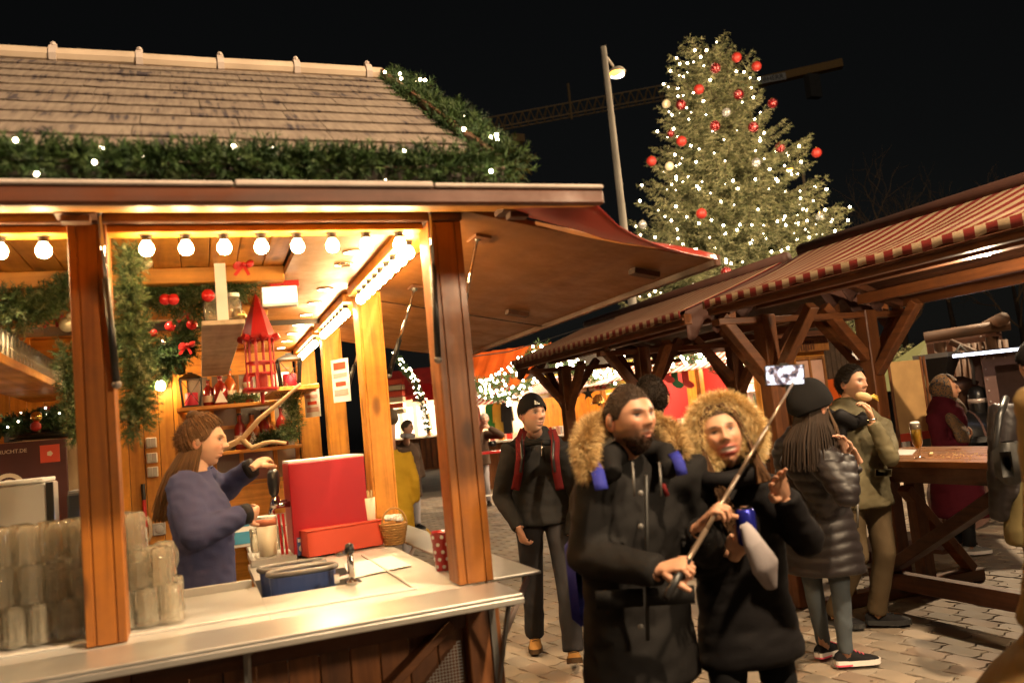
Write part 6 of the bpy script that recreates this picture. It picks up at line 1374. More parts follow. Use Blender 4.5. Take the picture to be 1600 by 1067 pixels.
ch = E_(1473, 620); MB().lathe((ch[0], ch[1], Z(655)), [(0.10, 0), (0.09, 0.1), (0.12, Z(592)-Z(655)), (0.26, Z(553)-Z(655)), (0.20, Z(553)-Z(655)+0.01)], 4, rotz(YAW+0.8)).build('chimney', 'loco_black', t); MB().lathe((ch[0], ch[1], Z(553)), [(0.265, 0), (0.27, 0.05), (0.21, 0.05)], 4, rotz(YAW+0.8)).build('chimney_rim', 'grey_metal', t)
dm = E_(1529, 630); MB().lathe((dm[0], dm[1], Z(660)), [(0.10, 0), (0.105, 0.02), (0.105, 0.30), (0.08, 0.38), (0.03, 0.41)], 18).build('dome', 'loco_black', t, smooth=True)
for zz in (0.06, 0.22): MB().lathe((dm[0], dm[1], Z(660)+zz), [(0.108, 0), (0.108, 0.05)], 18).build('dome_band', 'pale_metal', t, smooth=True)
cy_ = E_(1500, 620, 9.7); MB().lathe((cy_[0], cy_[1], Z(655)), [(0.14, 0), (0.14, 0.32), (0.22, 0.42), (0.06, 0.5)], 16).build('copper_still', 'copper_iron', t, smooth=True)
MB().tube([E_(1522, 600), E_(1520, 575), E_(1513, 552), E_(1500, 540), E_(1492, 552)], 0.016, 8).build('hook', 'grey_metal', t, smooth=True)
# cab
ca0, ca1 = E_(1545, 640, 9.2), E_(1640, 632, 9.0); fcb = Fr(ca0, ca1); zc0, zc1 = Z(740, 9.2), Z(556, 9.2)
for (u0, u1, z0, z1) in ((0.0, 0.12, 0.3, zc1), (0.12, fcb.L, 0.3, Z(668, 9.2)), (0.12, fcb.L, Z(574, 9.2), zc1)): fcb.box(MB(), u0, u1, 0, 0.04, z0, z1).build('cab_panel', 'loco_frame', t)
for k in range(14): p = fcb.p(0.03, -0.004, 0.6+k*0.12); MB().sphere(p, 0.012, 8, 5).build('rivet', 'pale_metal', t)
for k in range(6): p = fcb.p(0.12+k*0.11, -0.004, zc1-0.04); MB().sphere(p, 0.012, 8, 5).build('rivet', 'pale_metal', t)
fcb.box(MB(), -0.25, fcb.L+0.1, -0.35, 0.8, zc1+0.001, zc1+0.05).build('cab_roof', 'loco_black', t); fcb.box(MB(), -0.32, fcb.L, -0.38, -0.351, zc1+0.005, zc1+0.035).build('light_strip', 'white_led', t)
fcb.box(MB(), 0, fcb.L, 0.7, 0.74, 0.3, zc1).build('cab_rear', 'loco_frame', t)
# log hut and green tent
h0, h1 = at(1452, 540, 13.0), at(1575, 530, 12.6); fh = Fr(h0, h1); t = thing('log_hut', fh.p(fh.L/2, 0.5, 0), 'log built hut with round beams behind the steam engine', 'hut')
zh = at(1510, 520, 12.8)[2]
MB().tube([fh.p(-0.05, 0, zh), fh.p(fh.L+0.05, 0, zh+0.05)], 0.085, 12).build('eave_log', 'log', t, smooth=True); MB().tube([fh.p(fh.L-0.1, -0.5, zh+0.12), fh.p(fh.L-0.1, 1.2, zh+0.12)], 0.095, 12).build('cross_log', 'log', t, smooth=True)
for u in (0.15, fh.L-0.2): MB().tube([fh.p(u, 0.05, 0), fh.p(u, 0.05, zh-0.1)], 0.09, 12).build('log_post', 'log', t, smooth=True)
for k in range(9): u = 0.35+k*0.085; MB().tube([fh.p(u, 0.4, 0), fh.p(u+0.05, 0.4, zh-0.15)], 0.045, 8).build('wall_log', 'log', t, smooth=True)
MB().tube([fh.p(0.3, 0.1, zh-0.1), fh.p(0.9, 0.1, zh-0.5)], 0.05, 8).build('brace_log', 'log', t, smooth=True); fh.box(MB(), 0, fh.L, 0.5, 0.55, 0, zh).build('back_wall', 'dark_x', t)
g0_ = at(1428, 560, 15); t = thing('green_tent', g0_*np.array((1, 1, 0)), 'dark green tent roof behind the canvas screen', 'tent'); zt_ = at(1450, 525, 15)[2]; zb_ = at(1405, 600, 15)[2]
pk = np.array((at(1455, 525, 15)[0], at(1455, 525, 15)[1], zt_))
bs = [np.array((g0_[0]+a, g0_[1]+b, zb_-0.1)) for a, b in ((-0.9, -0.4), (1.0, -0.7), (1.3, 1.0), (-0.6, 1.2))]
for i in range(4): MB().poly([bs[i], bs[(i+1) % 4], pk], (0, 0, -0.01)).build('roof_panel', 'tent_green', t); MB().bar(bs[i]*np.array((1, 1, 0)), bs[i], 0.04, 0.04).build('pole', 'grey_metal', t)
c0_, c1_, c2_ = at(738, 557, 7.2), at(840, 535, 9.0), at(960, 497, 9.5)
tag(MB().tube(resample([c0_, (c0_+c1_)/2-np.array((0, 0, 0.03)), c1_, c2_], 0.1), 0.006, 6).build('power_cable', 'black_plastic', None, smooth=True), 'black power cable strung from the plywood hatch to the striped shelter', 'cable')
# litter trodden into the paving: paper flecks, needles and leaves
lit = MB()
for k in range(260):
    q = np.array((rng.uniform(1.2, 6.5), rng.uniform(3.2, 9.0), 0.004)); s_ = rng.uniform(0.004, 0.016); a_ = rng.uniform(0, 6.28)
    lit.box(q, (s_*rng.uniform(0.5, 2.0), s_*0.7, 0.002), rotz(a_) @ rotx(rng.normal(0, 0.15)), (np.array((0.55, 0.5, 0.42)) if rng.random() < 0.35 else np.array((0.10, 0.06, 0.025)))*rng.uniform(0.7, 1.2))
o = lit.build('litter', 'painted', None, colors=True, kind='stuff'); o['label'] = 'paper flecks and fir needles scattered on the paving'
# ------------------------------------------------------------------ people
def remesh(mb, voxel, it=4, fac=0.6):
    me = mb.mesh('tmp'); o = bpy.data.objects.new('tmp', me); COL.objects.link(o)
    m = o.modifiers.new('r', 'REMESH'); m.mode = 'VOXEL'; m.voxel_size = voxel; m.use_smooth_shade = True
    if it: s = o.modifiers.new('s', 'SMOOTH'); s.factor = fac; s.iterations = it
    dg = bpy.context.evaluated_depsgraph_get(); ev = bpy.data.meshes.new_from_object(o.evaluated_get(dg))
    v = np.empty(len(ev.vertices)*3); ev.vertices.foreach_get('co', v); v = v.reshape(-1, 3)
    f = [list(p.vertices) for p in ev.polygons]
    bpy.data.objects.remove(o); bpy.data.meshes.remove(me); bpy.data.meshes.remove(ev)
    return v, f
def vnormals(v, f):
    q = np.array([p if len(p) == 4 else p+p[-1:] for p in f]); n = np.cross(v[q[:, 2]]-v[q[:, 0]], v[q[:, 3]]-v[q[:, 1]])
    N_ = np.zeros_like(v)
    for k in range(4): np.add.at(N_, q[:, k], n)
    return N_/(np.linalg.norm(N_, axis=1)[:, None]+1e-12)
def waves(P, seed, freq, n=6):
    rs = np.random.default_rng(seed); out = np.zeros(len(P))
    for _ in range(n):
        d = rs.normal(size=3); d /= np.linalg.norm(d); out += np.sin(P @ d*freq*rs.uniform(0.6, 1.6)+rs.uniform(0, 6.28))
    return out/n
def sm(a, b, x): t = np.clip((x-a)/(b-a), 0, 1); return t*t*(3-2*t)
BLACK = (0.012, 0.011, 0.011)

class Head:
    """sculpted head: grid of points pushed into brow, nose, lips, chin; skin, brows, eyes, lips and beard as vertex colours"""
    def __init__(s, c, yaw, pitch=0, roll=0, size=1.0, skin=(0.50, 0.27, 0.17), brow=(0.03, 0.02, 0.012), lips=(0.42, 0.13, 0.10), beard=None, beard_amt=0.8, smile=0, iris=(0.022, 0.016, 0.012), hair=None, hair_cover='short', jaw=1.0, old=0, nr=112, nc=128, seed=1, hairline=0.60):
        a, b, cc = 0.076, 0.097, 0.118
        th = np.linspace(0.02, math.pi-0.02, nr); ph = np.linspace(-math.pi, math.pi, nc, endpoint=False)
        T, P = np.meshgrid(th, ph, indexing='ij')
        x = np.sin(T)*np.sin(P); y = np.sin(T)*np.cos(P); z = np.cos(T)
        u, v = x.copy(), z.copy(); f = np.clip(-v, 0, 1)
        X = a*x*(1-0.30*f**1.5/jaw)*(1+0.05*np.exp(-((v-0.35)/0.3)**2)); Yy = b*y; Zz = cc*z
        Yy = np.where(y < 0, Yy*(1-0.42*f)*(1+0.10*np.exp(-((v-0.2)/0.4)**2)), Yy*(0.96+0.03*f))
        fr = sm(0.15, 0.55, y)
        uu = x*(1-0.25*f)     # face-width coordinate
        def G(u0, v0, su, sv, h): return h*np.exp(-((uu-u0)/su)**2-((v-v0)/sv)**2)*fr
        D = G(0, 0.06, 0.11, 0.17, 0.011)+G(0, -0.15, 0.15, 0.10, 0.021)+G(0.14, -0.20, 0.09, 0.06, 0.008)+G(-0.14, -0.20, 0.09, 0.06, 0.008)
        D += G(0, 0.25, 0.55, 0.09, 0.004)
        for sg in (-1, 1):
            D += G(sg*0.38, 0.09, 0.19, 0.10, -0.011)+G(sg*0.38, 0.085, 0.13, 0.05, 0.005)+G(sg*0.36, 0.22, 0.26, 0.055, 0.005)+G(sg*0.55, -0.12-0.03*smile, 0.20, 0.15, 0.005+0.004*smile)
        mw = 0.27+0.11*smile
        D += G(0, -0.42+0.02*smile, mw, 0.04, 0.006)+G(0, -0.545-0.05*smile, mw*0.85, 0.05, 0.007)+G(0, -0.48, mw*1.05, 0.02, -0.004)+G(0, -0.65, 0.22, 0.06, -0.005)+G(0, -0.84, 0.27, 0.14, 0.010)
        D += -G(0, 0.62, 0.7, 0.2, 0.004)
        Yy = Yy+D
        # colours
        rs = np.random.default_rng(seed); C = np.tile(np.array(skin), (nr, nc, 1)); nz = waves(np.stack([X, Yy, Zz], -1).reshape(-1, 3), seed, 160, 5).reshape(nr, nc)
        C *= (1+0.07*nz)[..., None]
        def mix(mask, col, k=1.0):
            nonlocal C; m = np.clip(mask*k, 0, 1)[..., None]; C = C*(1-m)+np.array(col)*m
        E2 = lambda u0, v0, su, sv: np.exp(-(((uu-u0)/su)**2+((v-v0)/sv)**2)**2)*(y > 0.1)
        for sg in (-1, 1):
            mix(E2(sg*0.45, -0.15, 0.25, 0.2), np.array(skin)*np.array((1.12, 0.85, 0.8)), 0.5)
            mix(E2(sg*0.38, 0.10, 0.20, 0.10), np.array(skin)*0.62, 0.65)
            mix(E2(sg*0.38, 0.085, 0.130, 0.042 if smile < 0.5 else 0.030), (0.36, 0.32, 0.29)); mix(E2(sg*0.385, 0.09, 0.078, 0.046 if smile < 0.5 else 0.032), iris); mix(E2(sg*0.38, 0.130 if smile < 0.5 else 0.118, 0.165, 0.024), np.array(brow)*0.7, 1.0); mix(E2(sg*0.38, 0.042, 0.14, 0.014), np.array(skin)*0.4, 0.6)
            mix(E2(sg*0.37, 0.25, 0.23, 0.048), brow, 0.95)
            mix(E2(sg*0.11, -0.235, 0.045, 0.022), np.array(skin)*0.25, 0.8)
        if beard is not None:
            al = np.arctan2(np.abs(x), y)
            bm = sm(-0.20, -0.34, v)*np.where(al < 0.95, sm(0.30, 0.42, np.abs(uu)+(v < -0.55)*1.0+(np.abs(v+0.36) < 0.05)*1.0), 1)*(al < 1.75)*sm(-0.05, -0.35, v-0.25*(al > 0.9))
            bm = np.maximum(bm, E2(0, -0.345, 0.27, 0.05)); bm = bm*(0.75+0.25*nz)
            mix(bm, beard, beard_amt)
        if smile > 0.5:
            mix(E2(0, -0.50, 0.54, 0.195), lips, 0.97); mix(E2(0, -0.485, 0.40, 0.085), (0.62, 0.54, 0.47), 1.0); mix(E2(0, -0.555, 0.28, 0.03), np.array(lips)*0.4, 0.8)
        else:
            mix(E2(0, -0.435, 0.25, 0.04), lips, 0.8); mix(E2(0, -0.54, 0.22, 0.05), np.array(lips)*1.1, 0.8); mix(E2(0, -0.485, 0.26, 0.014), np.array(lips)*0.25, 0.8)
        al = np.arctan2(np.abs(x), y)
        hl = np.interp(al, [0, 0.55, 0.95, 1.25, 1.55, 1.9, 3.2], [hairline, hairline-0.03, hairline-0.22, 0.05, -0.02, -0.40, -0.52])
        s.hm = sm(-0.05, 0.06, v-hl+0.03*nz)
        if hair is not None: mix(s.hm, hair, 0.93)
        V = np.stack([X, Yy, Zz], -1)*size
        s.size = size; s.R = (rotz(R(yaw)-math.pi/2) @ rotx(R(pitch)) @ roty(R(roll))); s.c = np.array(c, float)
        s.local = V; s.nr, s.nc = nr, nc; s.al = al; s.v = v; s.nz = nz; s.rs = rs; s.C = C
        V = V.reshape(-1, 3) @ s.R.T+s.c
        F = [[i*nc+j, (i+1)*nc+j, (i+1)*nc+(j+1) % nc, i*nc+(j+1) % nc] for i in range(nr-1) for j in range(nc)]+[list(range(nc)), [(nr-1)*nc+j for j in range(nc)][::-1]]
        s.V, s.F, s.Cf = V, F, C.reshape(-1, 3)
        s.ears = MB()
        for sg in (-1, 1):
            M = s.R @ rotz(sg*0.35) @ rotx(-0.15); pe = s.c+s.R @ (np.array((sg*0.077, -0.008, -0.002))*size)
            s.ears.sphere(pe, np.array((0.011, 0.021, 0.033))*size, 12, 10, M, np.array(skin)*np.array((1.05, 0.82, 0.78)))
            s.ears.sphere(pe+s.R @ (np.array((sg*0.007, 0.004, 0.002))*size), np.array((0.008, 0.011, 0.020))*size, 10, 8, M, np.array(skin)*0.55)
    def w(s, p): return s.c+s.R @ (np.asarray(p, float)*s.size)
    def cap(s, thick, col, noise_amp=0.3, mask=None, freq=90, lift=0.0):
        """hair as a shell over the scalp"""
        m = s.hm if mask is None else mask
        L = s.local; nrm = L/np.linalg.norm(L, axis=2, keepdims=True)
        n2 = waves((L*np.array((1, 1, 0.5))).reshape(-1, 3), 5, freq, 6).reshape(s.nr, s.nc)
        P = L+nrm*((thick*(0.35+0.65*m)+lift*np.clip(s.v, 0, 1))*(1+noise_amp*n2))[..., None]*s.size
        keep = m > 0.35; mb = MB(); idx = -np.ones((s.nr, s.nc), int); ii = np.argwhere(keep); idx[keep] = np.arange(len(ii))
        V = P[keep] @ s.R.T+s.c; F = []
        for i in range(s.nr-1):
            for j in range(s.nc):
                k = (j+1) % s.nc; q = [idx[i, j], idx[i+1, j], idx[i+1, k], idx[i, k]]
                if min(q) >= 0: F.append(q)
        top = [idx[0, j] for j in range(s.nc)]
        if min(top) >= 0: F.append(top)
        C = np.array(col)*(1+0.35*n2[keep])[:, None]
        mb.add(V, F, C); return mb
    def fuzz(s, mb, col, n, ln, back=0.5, seed=3, mask=None, out=0.6):
        rs = np.random.default_rng(seed); m = s.hm if mask is None else mask; ii = np.argwhere(m > 0.5); w = np.sin(np.linspace(0.02, math.pi-0.02, s.nr))[ii[:, 0]]; pick = ii[rs.choice(len(ii), n, p=w/w.sum())]
        L = s.local[pick[:, 0], pick[:, 1]]; nr_ = L/np.linalg.norm(L, axis=1)[:, None]; d = nr_*out+np.array((0, -back, -0.25))+rs.normal(0, 0.25, (n, 3)); d /= np.linalg.norm(d, axis=1)[:, None]
        p = L+nr_*0.003; ln_ = ln*rs.uniform(0.6, 1.3, (n, 1)); side = np.cross(d, rs.normal(size=(n, 3))); side /= np.linalg.norm(side, axis=1)[:, None]
        V = np.stack([p+side*0.0016, p-side*0.0016, p+d*ln_], 1).reshape(-1, 3)*1.0; V = V*s.size @ s.R.T+s.c
        C = np.repeat(np.array(col)*rs.uniform(0.6, 1.5, (n, 1)), 3, axis=0)
        mb.add(V, np.arange(len(V)).reshape(-1, 3), C); return mb

def hand_arrays(wrist, d, palm_n, size=1.0, curl=1.0, side=1, skin=(0.50, 0.27, 0.17), thumb=(0.75, 0.55, -0.35), vox=0.0036, spread=0.0):
    d = unit(d); n = unit(np.asarray(palm_n)-d*(np.asarray(palm_n)@d)); x = np.cross(d, -n)*1.0
    M = np.array([x, d, -n]).T     # local z = back of the hand
    m = MB()
    m.tube([(0, -0.03, 0), (0, 0.0, 0), (0, 0.03, 0.0), (0, 0.075, 0), (0, 0.092, -0.002)], [(0.024, 0.018), (0.026, 0.018), (0.036, 0.016), (0.041, 0.014), (0.036, 0.011)], 12, flat=(0, 0, 1))
    for k, (ox, ln) in enumerate(((-0.033, 0.060), (-0.011, 0.076), (0.011, 0.080), (0.033, 0.071))):
        p = np.array((ox*side*-1*-1, 0.086-0.006*abs(k-1.6), 0.0)); a = 0.12; pts = [p+np.array((0, -0.02, 0)), p]; sp = spread*(k-1.5)*0.12
        for q, fr in enumerate((0.45, 0.30, 0.25)):
            a += curl*(0.75, 0.95, 0.55)[q]*(1+0.06*(k-1.5)); p = p+np.array((math.sin(sp), math.cos(a), -math.sin(a)))*ln*fr*np.array((ln and 1, 1, 1)); pts.append(p)
        m.tube(pts, [0.0094, 0.0094, 0.0086, 0.0078, 0.006], 8)
    th = np.array(thumb); t0 = np.array((0.026*side, 0.015, -0.004)); t1 = t0+unit((side*th[0], th[1], th[2]))*0.042; t2 = t1+unit((side*th[0]*0.35, th[1]+0.3, th[2]-0.25*curl))*0.034; t3 = t2+unit((side*th[0]*-0.1, th[1]+0.3, th[2]-0.4*curl))*0.024
    m.tube([t0, t1, t2, t3], [0.014, 0.0125, 0.011, 0.008], 8)
    v, f = remesh(m, vox, 2, 0.5) if vox else m.arrays()[:2]
    C = np.array(skin)*(1+0.08*waves(v, 3, 120, 4))[:, None]
    tip = sm(0.11, 0.17, np.linalg.norm(v, axis=1)); C = C*(1-tip[:, None]*np.array((0.0, 0.12, 0.12)))
    return v*size @ M.T+np.asarray(wrist, float), f, C

def shoe(par, ank, fwd, L, upper, sole, accent=None, pitch=0.0):
    fwd = unit(np.array((fwd[0], fwd[1], 0))); rt_ = np.array((fwd[1], -fwd[0], 0)); M = np.array([rt_, fwd, (0, 0, 1)]).T @ rotx(pitch); k = L/0.28
    o = np.array(ank, float)
    # rings along the foot: y, half width, height
    prof = [(-0.075, 0.020, 0.055), (-0.065, 0.032, 0.075), (-0.03, 0.036, 0.095), (0.02, 0.037, 0.098), (0.06, 0.040, 0.078), (0.11, 0.046, 0.060), (0.155, 0.044, 0.050), (0.185, 0.034, 0.040), (0.203, 0.014, 0.028)]
    def rings(sc, zlo, top=True):
        G = []
        for y, w, h in prof:
            a = np.linspace(0, math.pi, 11); G.append([np.array((math.cos(t)*w*sc, y*(1.02 if sc > 1 else 1), zlo+(h-0.022)*max(0, math.sin(t))**0.7)) for t in a])
        return np.array(G)
    U = rings(1.0, 0.022) @ M.T*k+o; m = MB().grid(U); m.add(U[:, [0, -1]].reshape(-1, 3), [[2*i, 2*i+1, 2*i+3, 2*i+2] for i in range(len(prof)-1)])
    s_ = m.build('shoe', upper, par, smooth=True)
    ol = [(w*1.07, y) for y, w, h in prof]+[(-w*1.07, y) for y, w, h in prof[::-1]]
    MB().poly([np.array((x, y, 0.030+0.006*(y < 0))) @ M.T*k+o for x, y in ol], M @ np.array((0, 0, -0.030))*k).build('sole', sole, s_)
    if accent:
        MB().poly([np.array((x*1.01, y, 0.012)) @ M.T*k+o for x, y in ol if y < 0.06], M @ np.array((0, 0, -0.010))*k).build('sole_accent', accent, s_)
    for q in range(4):
        y = 0.035+0.022*q; z = 0.096-0.010*q; MB().tube([np.array((sx*0.020, y+0.006*sx/abs(sx+1e-9)*0, z-0.006*abs(sx))) @ M.T*k+o for sx in (-1, -0.3, 0.3, 1)], 0.0035*k, 5).build('lace', accent or sole, s_)
    return s_

def figure(label, base, yaw, H, head, skin=(0.50, 0.27, 0.17), top=None, legs=None, shoes=None, J=None, z0=0.0, hands=(), girth=1.0, seed=1, name='person', foot=(0, 0), neck_col=None, vox=0.014, group=None, hide_legs=False):
    """one person: continuous body mesh, with clothing and hair as children. J: joints in world space that differ from standing."""
    J = J or {}; bx, by = base; fw = np.array((math.cos(R(yaw)), math.sin(R(yaw)), 0)); rt_ = np.array((fw[1], -fw[0], 0)); s = H/1.75
    def L(x, y, z): return np.array((bx, by, z0))+rt_*x*s+fw*y*s+np.array((0, 0, z*s))
    D = {}
    for sg, nm in ((1, 'r'), (-1, 'l')):
        D['sh_'+nm] = L(sg*0.185*girth, -0.01, 1.42); D['el_'+nm] = L(sg*0.255*girth, -0.03, 1.13); D['wr_'+nm] = L(sg*0.25*girth, 0.06, 0.88)
        D['hip_'+nm] = L(sg*0.095, 0, 0.92); D['kn_'+nm] = L(sg*0.10, 0.02, 0.50); D['an_'+nm] = L(sg*0.105, -0.02, 0.02)
    D['pel'] = L(0, 0, 0.95); D['chest'] = L(0, 0.0, 1.28); D['neck'] = L(0, -0.01, 1.47)
    for k, v in J.items(): D[k] = np.asarray(v, float)
    root = bpy.data.objects.new(name, None)
    # body
    B = MB(); nk = head.w((0, -0.02, -0.07)); hb = head.w((0, -0.015, -0.03))
    sk = np.array(skin)
    B.tube([D['pel'], D['chest'], D['neck']], [(0.13*s*girth, 0.09*s), (0.14*s*girth, 0.095*s), (0.07*s, 0.06*s)], 14, col=sk, flat=fw)
    B.tube([D['neck']-np.array((0, 0, 0.03)), (D['neck']+nk)/2, nk, hb], [0.062*s, 0.054*s, 0.053*s, 0.05*s], 14, col=sk)
    for nm in 'rl':
        B.tube([D['sh_'+nm], D['el_'+nm], D['wr_'+nm]], [0.05*s, 0.042*s, 0.03*s], 10, col=sk); B.tube([D['hip_'+nm], D['kn_'+nm], D['an_'+nm]+np.array((0, 0, 0.05))], [0.075*s, 0.052*s, 0.036*s], 10, col=sk)
    B.add(head.V, head.F, head.Cf); ev, ef, ec = head.ears.arrays(); B.add(ev, ef, ec)
    for h in hands: B.add(*h)
    v = B.arrays()[0]; loc = np.array((bx, by, z0))
    me = B.mesh(name, loc, True, True); root = link(name, me, 'skin', None, loc); tag(root, label, 'person', group)
    WLOC[root.name] = loc
    # top garment
    if top:
        m = MB(); hem = top.get('hem', 0.80); th = top.get('thick', 1.0); wd = top.get('width', 1.0)*girth; fl = top.get('flare', 1.0)
        rings_ = [(hem, 0.195*fl, 0.145*fl, 0), (hem+0.02, 0.20*fl, 0.15*fl, 0)]
        for z, a, b, o_ in ((0.80, 0.20*(0.5+0.5*fl), 0.15*(0.5+0.5*fl), 0), (0.95, 0.192, 0.14, 0), (1.10, 0.185, 0.132, 0.005), (1.25, 0.20, 0.14, 0.01), (1.36, 0.20, 0.132, 0.0), (1.435, 0.155, 0.105, -0.005), (1.475, 0.095, 0.085, -0.005), (1.52, 0.078, 0.078, 0.0)):
            if z > hem+0.06: rings_.append((z, a, b, o_))
        pel, ch, ne = D['pel'], D['chest'], D['neck']
        def spine(z):
            zz = np.array([0.0, 0.95, 1.28, 1.47, 1.6]); pp = np.array([pel-np.array((0, 0, 0.95*s)), pel, ch, ne, ne+np.array((0, 0, 0.13*s))]); return np.array([np.interp(z, zz, pp[:, i]) for i in range(3)])
        V = []; n = 28; a = np.linspace(0, 2*math.pi, n, endpoint=False)
        for z, ra, rb, o_ in rings_:
            c = spine(z)+fw*o_*s; V.append(c+np.outer(np.cos(a)*ra*wd*th*s, rt_)+np.outer(np.sin(a)*rb*th*s*top.get('deep', 1.0), fw))
        k = len(rings_); F = [[i*n+j, i*n+(j+1) % n, (i+1)*n+(j+1) % n, (i+1)*n+j] for i in range(k-1) for j in range(n)]+[list(range(n))[::-1], [(k-1)*n+j for j in range(n)]]
        m.add(np.concatenate(V), F)
        sl = top.get('sleeve', 1.0)
        for nm in 'rl':
            if top.get('no_'+nm): continue
            A, E_2, Wp = D['sh_'+nm], D['el_'+nm], D['wr_'+nm]; inn = A*0.6+D['neck']*0.4-np.array((0, 0, 0.05*s))
            m.tube([inn, A, A*0.55+E_2*0.45, E_2*0.92+A*0.08, E_2*0.9+Wp*0.1, E_2*0.45+Wp*0.55, Wp], np.array([0.075, 0.083, 0.070, 0.062, 0.062, 0.056, 0.047])*s*sl, 12)
            m.sphere(E_2, 0.062*s*sl, 10, 8)
        if 'extra' in top: top['extra'](m, D, L)
        v, f = remesh(m, vox, 5, 0.6); nrm = vnormals(v, f)
        v = v+nrm*(top.get('fold', 0.006)*waves(v*np.array((1, 1, 1.6)), seed, top.get('freq', 26), 7)+top.get('fold', 0.006)*0.9*(0.35-np.abs(waves(v*np.array((1, 1, 2.0)), seed+50, top.get('freq', 26)*1.7, 4))))[:, None]
        if top.get('quilt'):
            q = top['quilt']; v = v+nrm*(q[1]*(np.abs(np.sin((v[:, 2]+0.01*np.sin(v[:, 0]*20))*math.pi/q[0]))**0.6-0.6))[:, None]
        MB().add(v, f).build(top.get('name', 'jacket'), top['mat'], root, smooth=True)
    if legs and not hide_legs:
        m = MB(); r0 = legs.get('r', 1.0)*s
        m.tube([D['pel']+np.array((0, 0, 0.10)), D['pel'], D['pel']-np.array((0, 0, 0.06))], [(0.165*r0, 0.115*r0), (0.175*r0, 0.12*r0), (0.15*r0, 0.10*r0)], 16, flat=fw)
        for nm in 'rl':
            hp, kn, an = D['hip_'+nm], D['kn_'+nm], D['an_'+nm]+np.array((0, 0, 0.075*s)); w_ = legs.get('w', (0.095, 0.078, 0.066, 0.06, 0.058))
            m.tube([hp, hp*0.5+kn*0.5, kn, kn*0.5+an*0.5, an], np.array(w_)*r0, 12)
        v, f = remesh(m, vox, 4, 0.6); nrm = vnormals(v, f); v = v+nrm*(0.0045*waves(v*np.array((1, 1, 1.3)), seed+9, 30, 7)+0.004*(0.3-np.abs(waves(v, seed+70, 44, 4))))[:, None]
        MB().add(v, f).build(legs.get('name', 'trousers'), legs['mat'], root, smooth=True)
    if shoes and not hide_legs:
        for i, nm in enumerate('rl'):
            d_ = fw if 'toe_'+nm not in J else J['toe_'+nm]
            shoe(root, D['an_'+nm], d_, 0.28*s, shoes[0], shoes[1], shoes[2] if len(shoes) > 2 else None, shoes[3][i] if len(shoes) > 3 else 0.0)
    root_d = D; root['seed'] = seed; del root['seed']
    return root, D, L
def part(mb, name, mat, root, smooth=True, colors=False): return mb.build(name, mat, root, smooth=smooth, colors=colors)
def ribbon(pts, w, up, thick=0.004, n=24):
    P = resample(pts, 0.02); T = np.gradient(P, axis=0); G = []
    up = np.asarray(up, float); U = up if up.ndim == 2 else np.tile(up, (len(P), 1))
    for p, t_, u_ in zip(P, T, U):
        s_ = unit(np.cross(t_, u_)); G.append([p-s_*w/2, p, p+s_*w/2])
    return MB().grid(np.array(G), thick=thick)
def fur(path, r, n, ln, cols, seed, fwd=None, fwd_amt=0.4, rr=None):
    """thick fur trim: a core tube with thousands of tapering hairs"""
    rs = np.random.default_rng(seed); P = resample(path, 0.006); i = rs.integers(len(P), size=n); T = np.gradient(P, axis=0); T /= np.linalg.norm(T, axis=1)[:, None]
    d = rs.normal(size=(n, 3)); d -= T[i]*(d*T[i]).sum(1, keepdims=True); d /= np.linalg.norm(d, axis=1)[:, None]
    rad = r if rr is None else np.interp(np.linspace(0, 1, len(P)), np.linspace(0, 1, len(rr)), rr)[i][:, None]
    p = P[i]+d*rad*0.55; dd = d+rs.normal(0, 0.45, (n, 3))
    if fwd is not None: dd = dd+np.asarray(fwd)*fwd_amt
    dd[:, 2] -= 0.25; dd /= np.linalg.norm(dd, axis=1)[:, None]; ll = ln*rs.uniform(0.5, 1.25, (n, 1))
    side = np.cross(dd, rs.normal(size=(n, 3))); side /= np.linalg.norm(side, axis=1)[:, None]; w = 0.0009
    mid = p+dd*ll*0.55; tip = p+dd*ll; tip[:, 2] -= ll[:, 0]*0.15
    V = np.stack([p+side*w, p-side*w, mid+side*w*0.8, mid-side*w*0.8, tip], 1).reshape(-1, 3); b = np.arange(n)[:, None]*5
    F = np.concatenate([b+np.array([0, 1, 2]), b+np.array([1, 3, 2]), b+np.array([2, 3, 4])])
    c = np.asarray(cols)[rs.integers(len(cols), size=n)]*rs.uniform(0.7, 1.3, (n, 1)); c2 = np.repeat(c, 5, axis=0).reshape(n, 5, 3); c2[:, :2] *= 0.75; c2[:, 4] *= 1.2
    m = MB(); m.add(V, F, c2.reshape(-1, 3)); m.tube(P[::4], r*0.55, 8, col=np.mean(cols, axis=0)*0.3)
    return m
def strands(starts, path_fn, n_seg, r, col, seed):
    rs = np.random.default_rng(seed); m = MB()
    for st in starts:
        pts = path_fn(st, rs); c = np.array(col)*rs.uniform(0.6, 1.45); m.tube(pts, np.linspace(r, r*0.35, len(pts)), 4, cap=False, col=c)
    return m
def scalp_strands(h, n, target, col, r, seed, out=0.010, sel=None):
    """combed hair: strands lying over the scalp from the hairline to one point"""
    rs = np.random.default_rng(seed); m = MB(); ii = np.argwhere(h.hm > 0.5); ii = ii[rs.choice(len(ii), n)]; tg = unit(target); rad = np.array((0.080, 0.101, 0.122))
    for i, j in ii:
        d0 = unit(h.local[i, j]/rad/h.size); pts = []
        for t_ in np.linspace(0, 1, 6):
            d = unit(d0*(1-t_)+unit(np.asarray(target)/rad)*t_+rs.normal(0, 0.012, 3)); pts.append(h.w(d*rad+d*(out*rs.uniform(0.5, 1.2)+0.006*math.sin(math.pi*t_))))
        m.tube(pts, [r, r, r, r, r*0.9, r*0.6], 3, cap=False, col=np.array(col)*rs.uniform(0.45, 1.8))
    return m
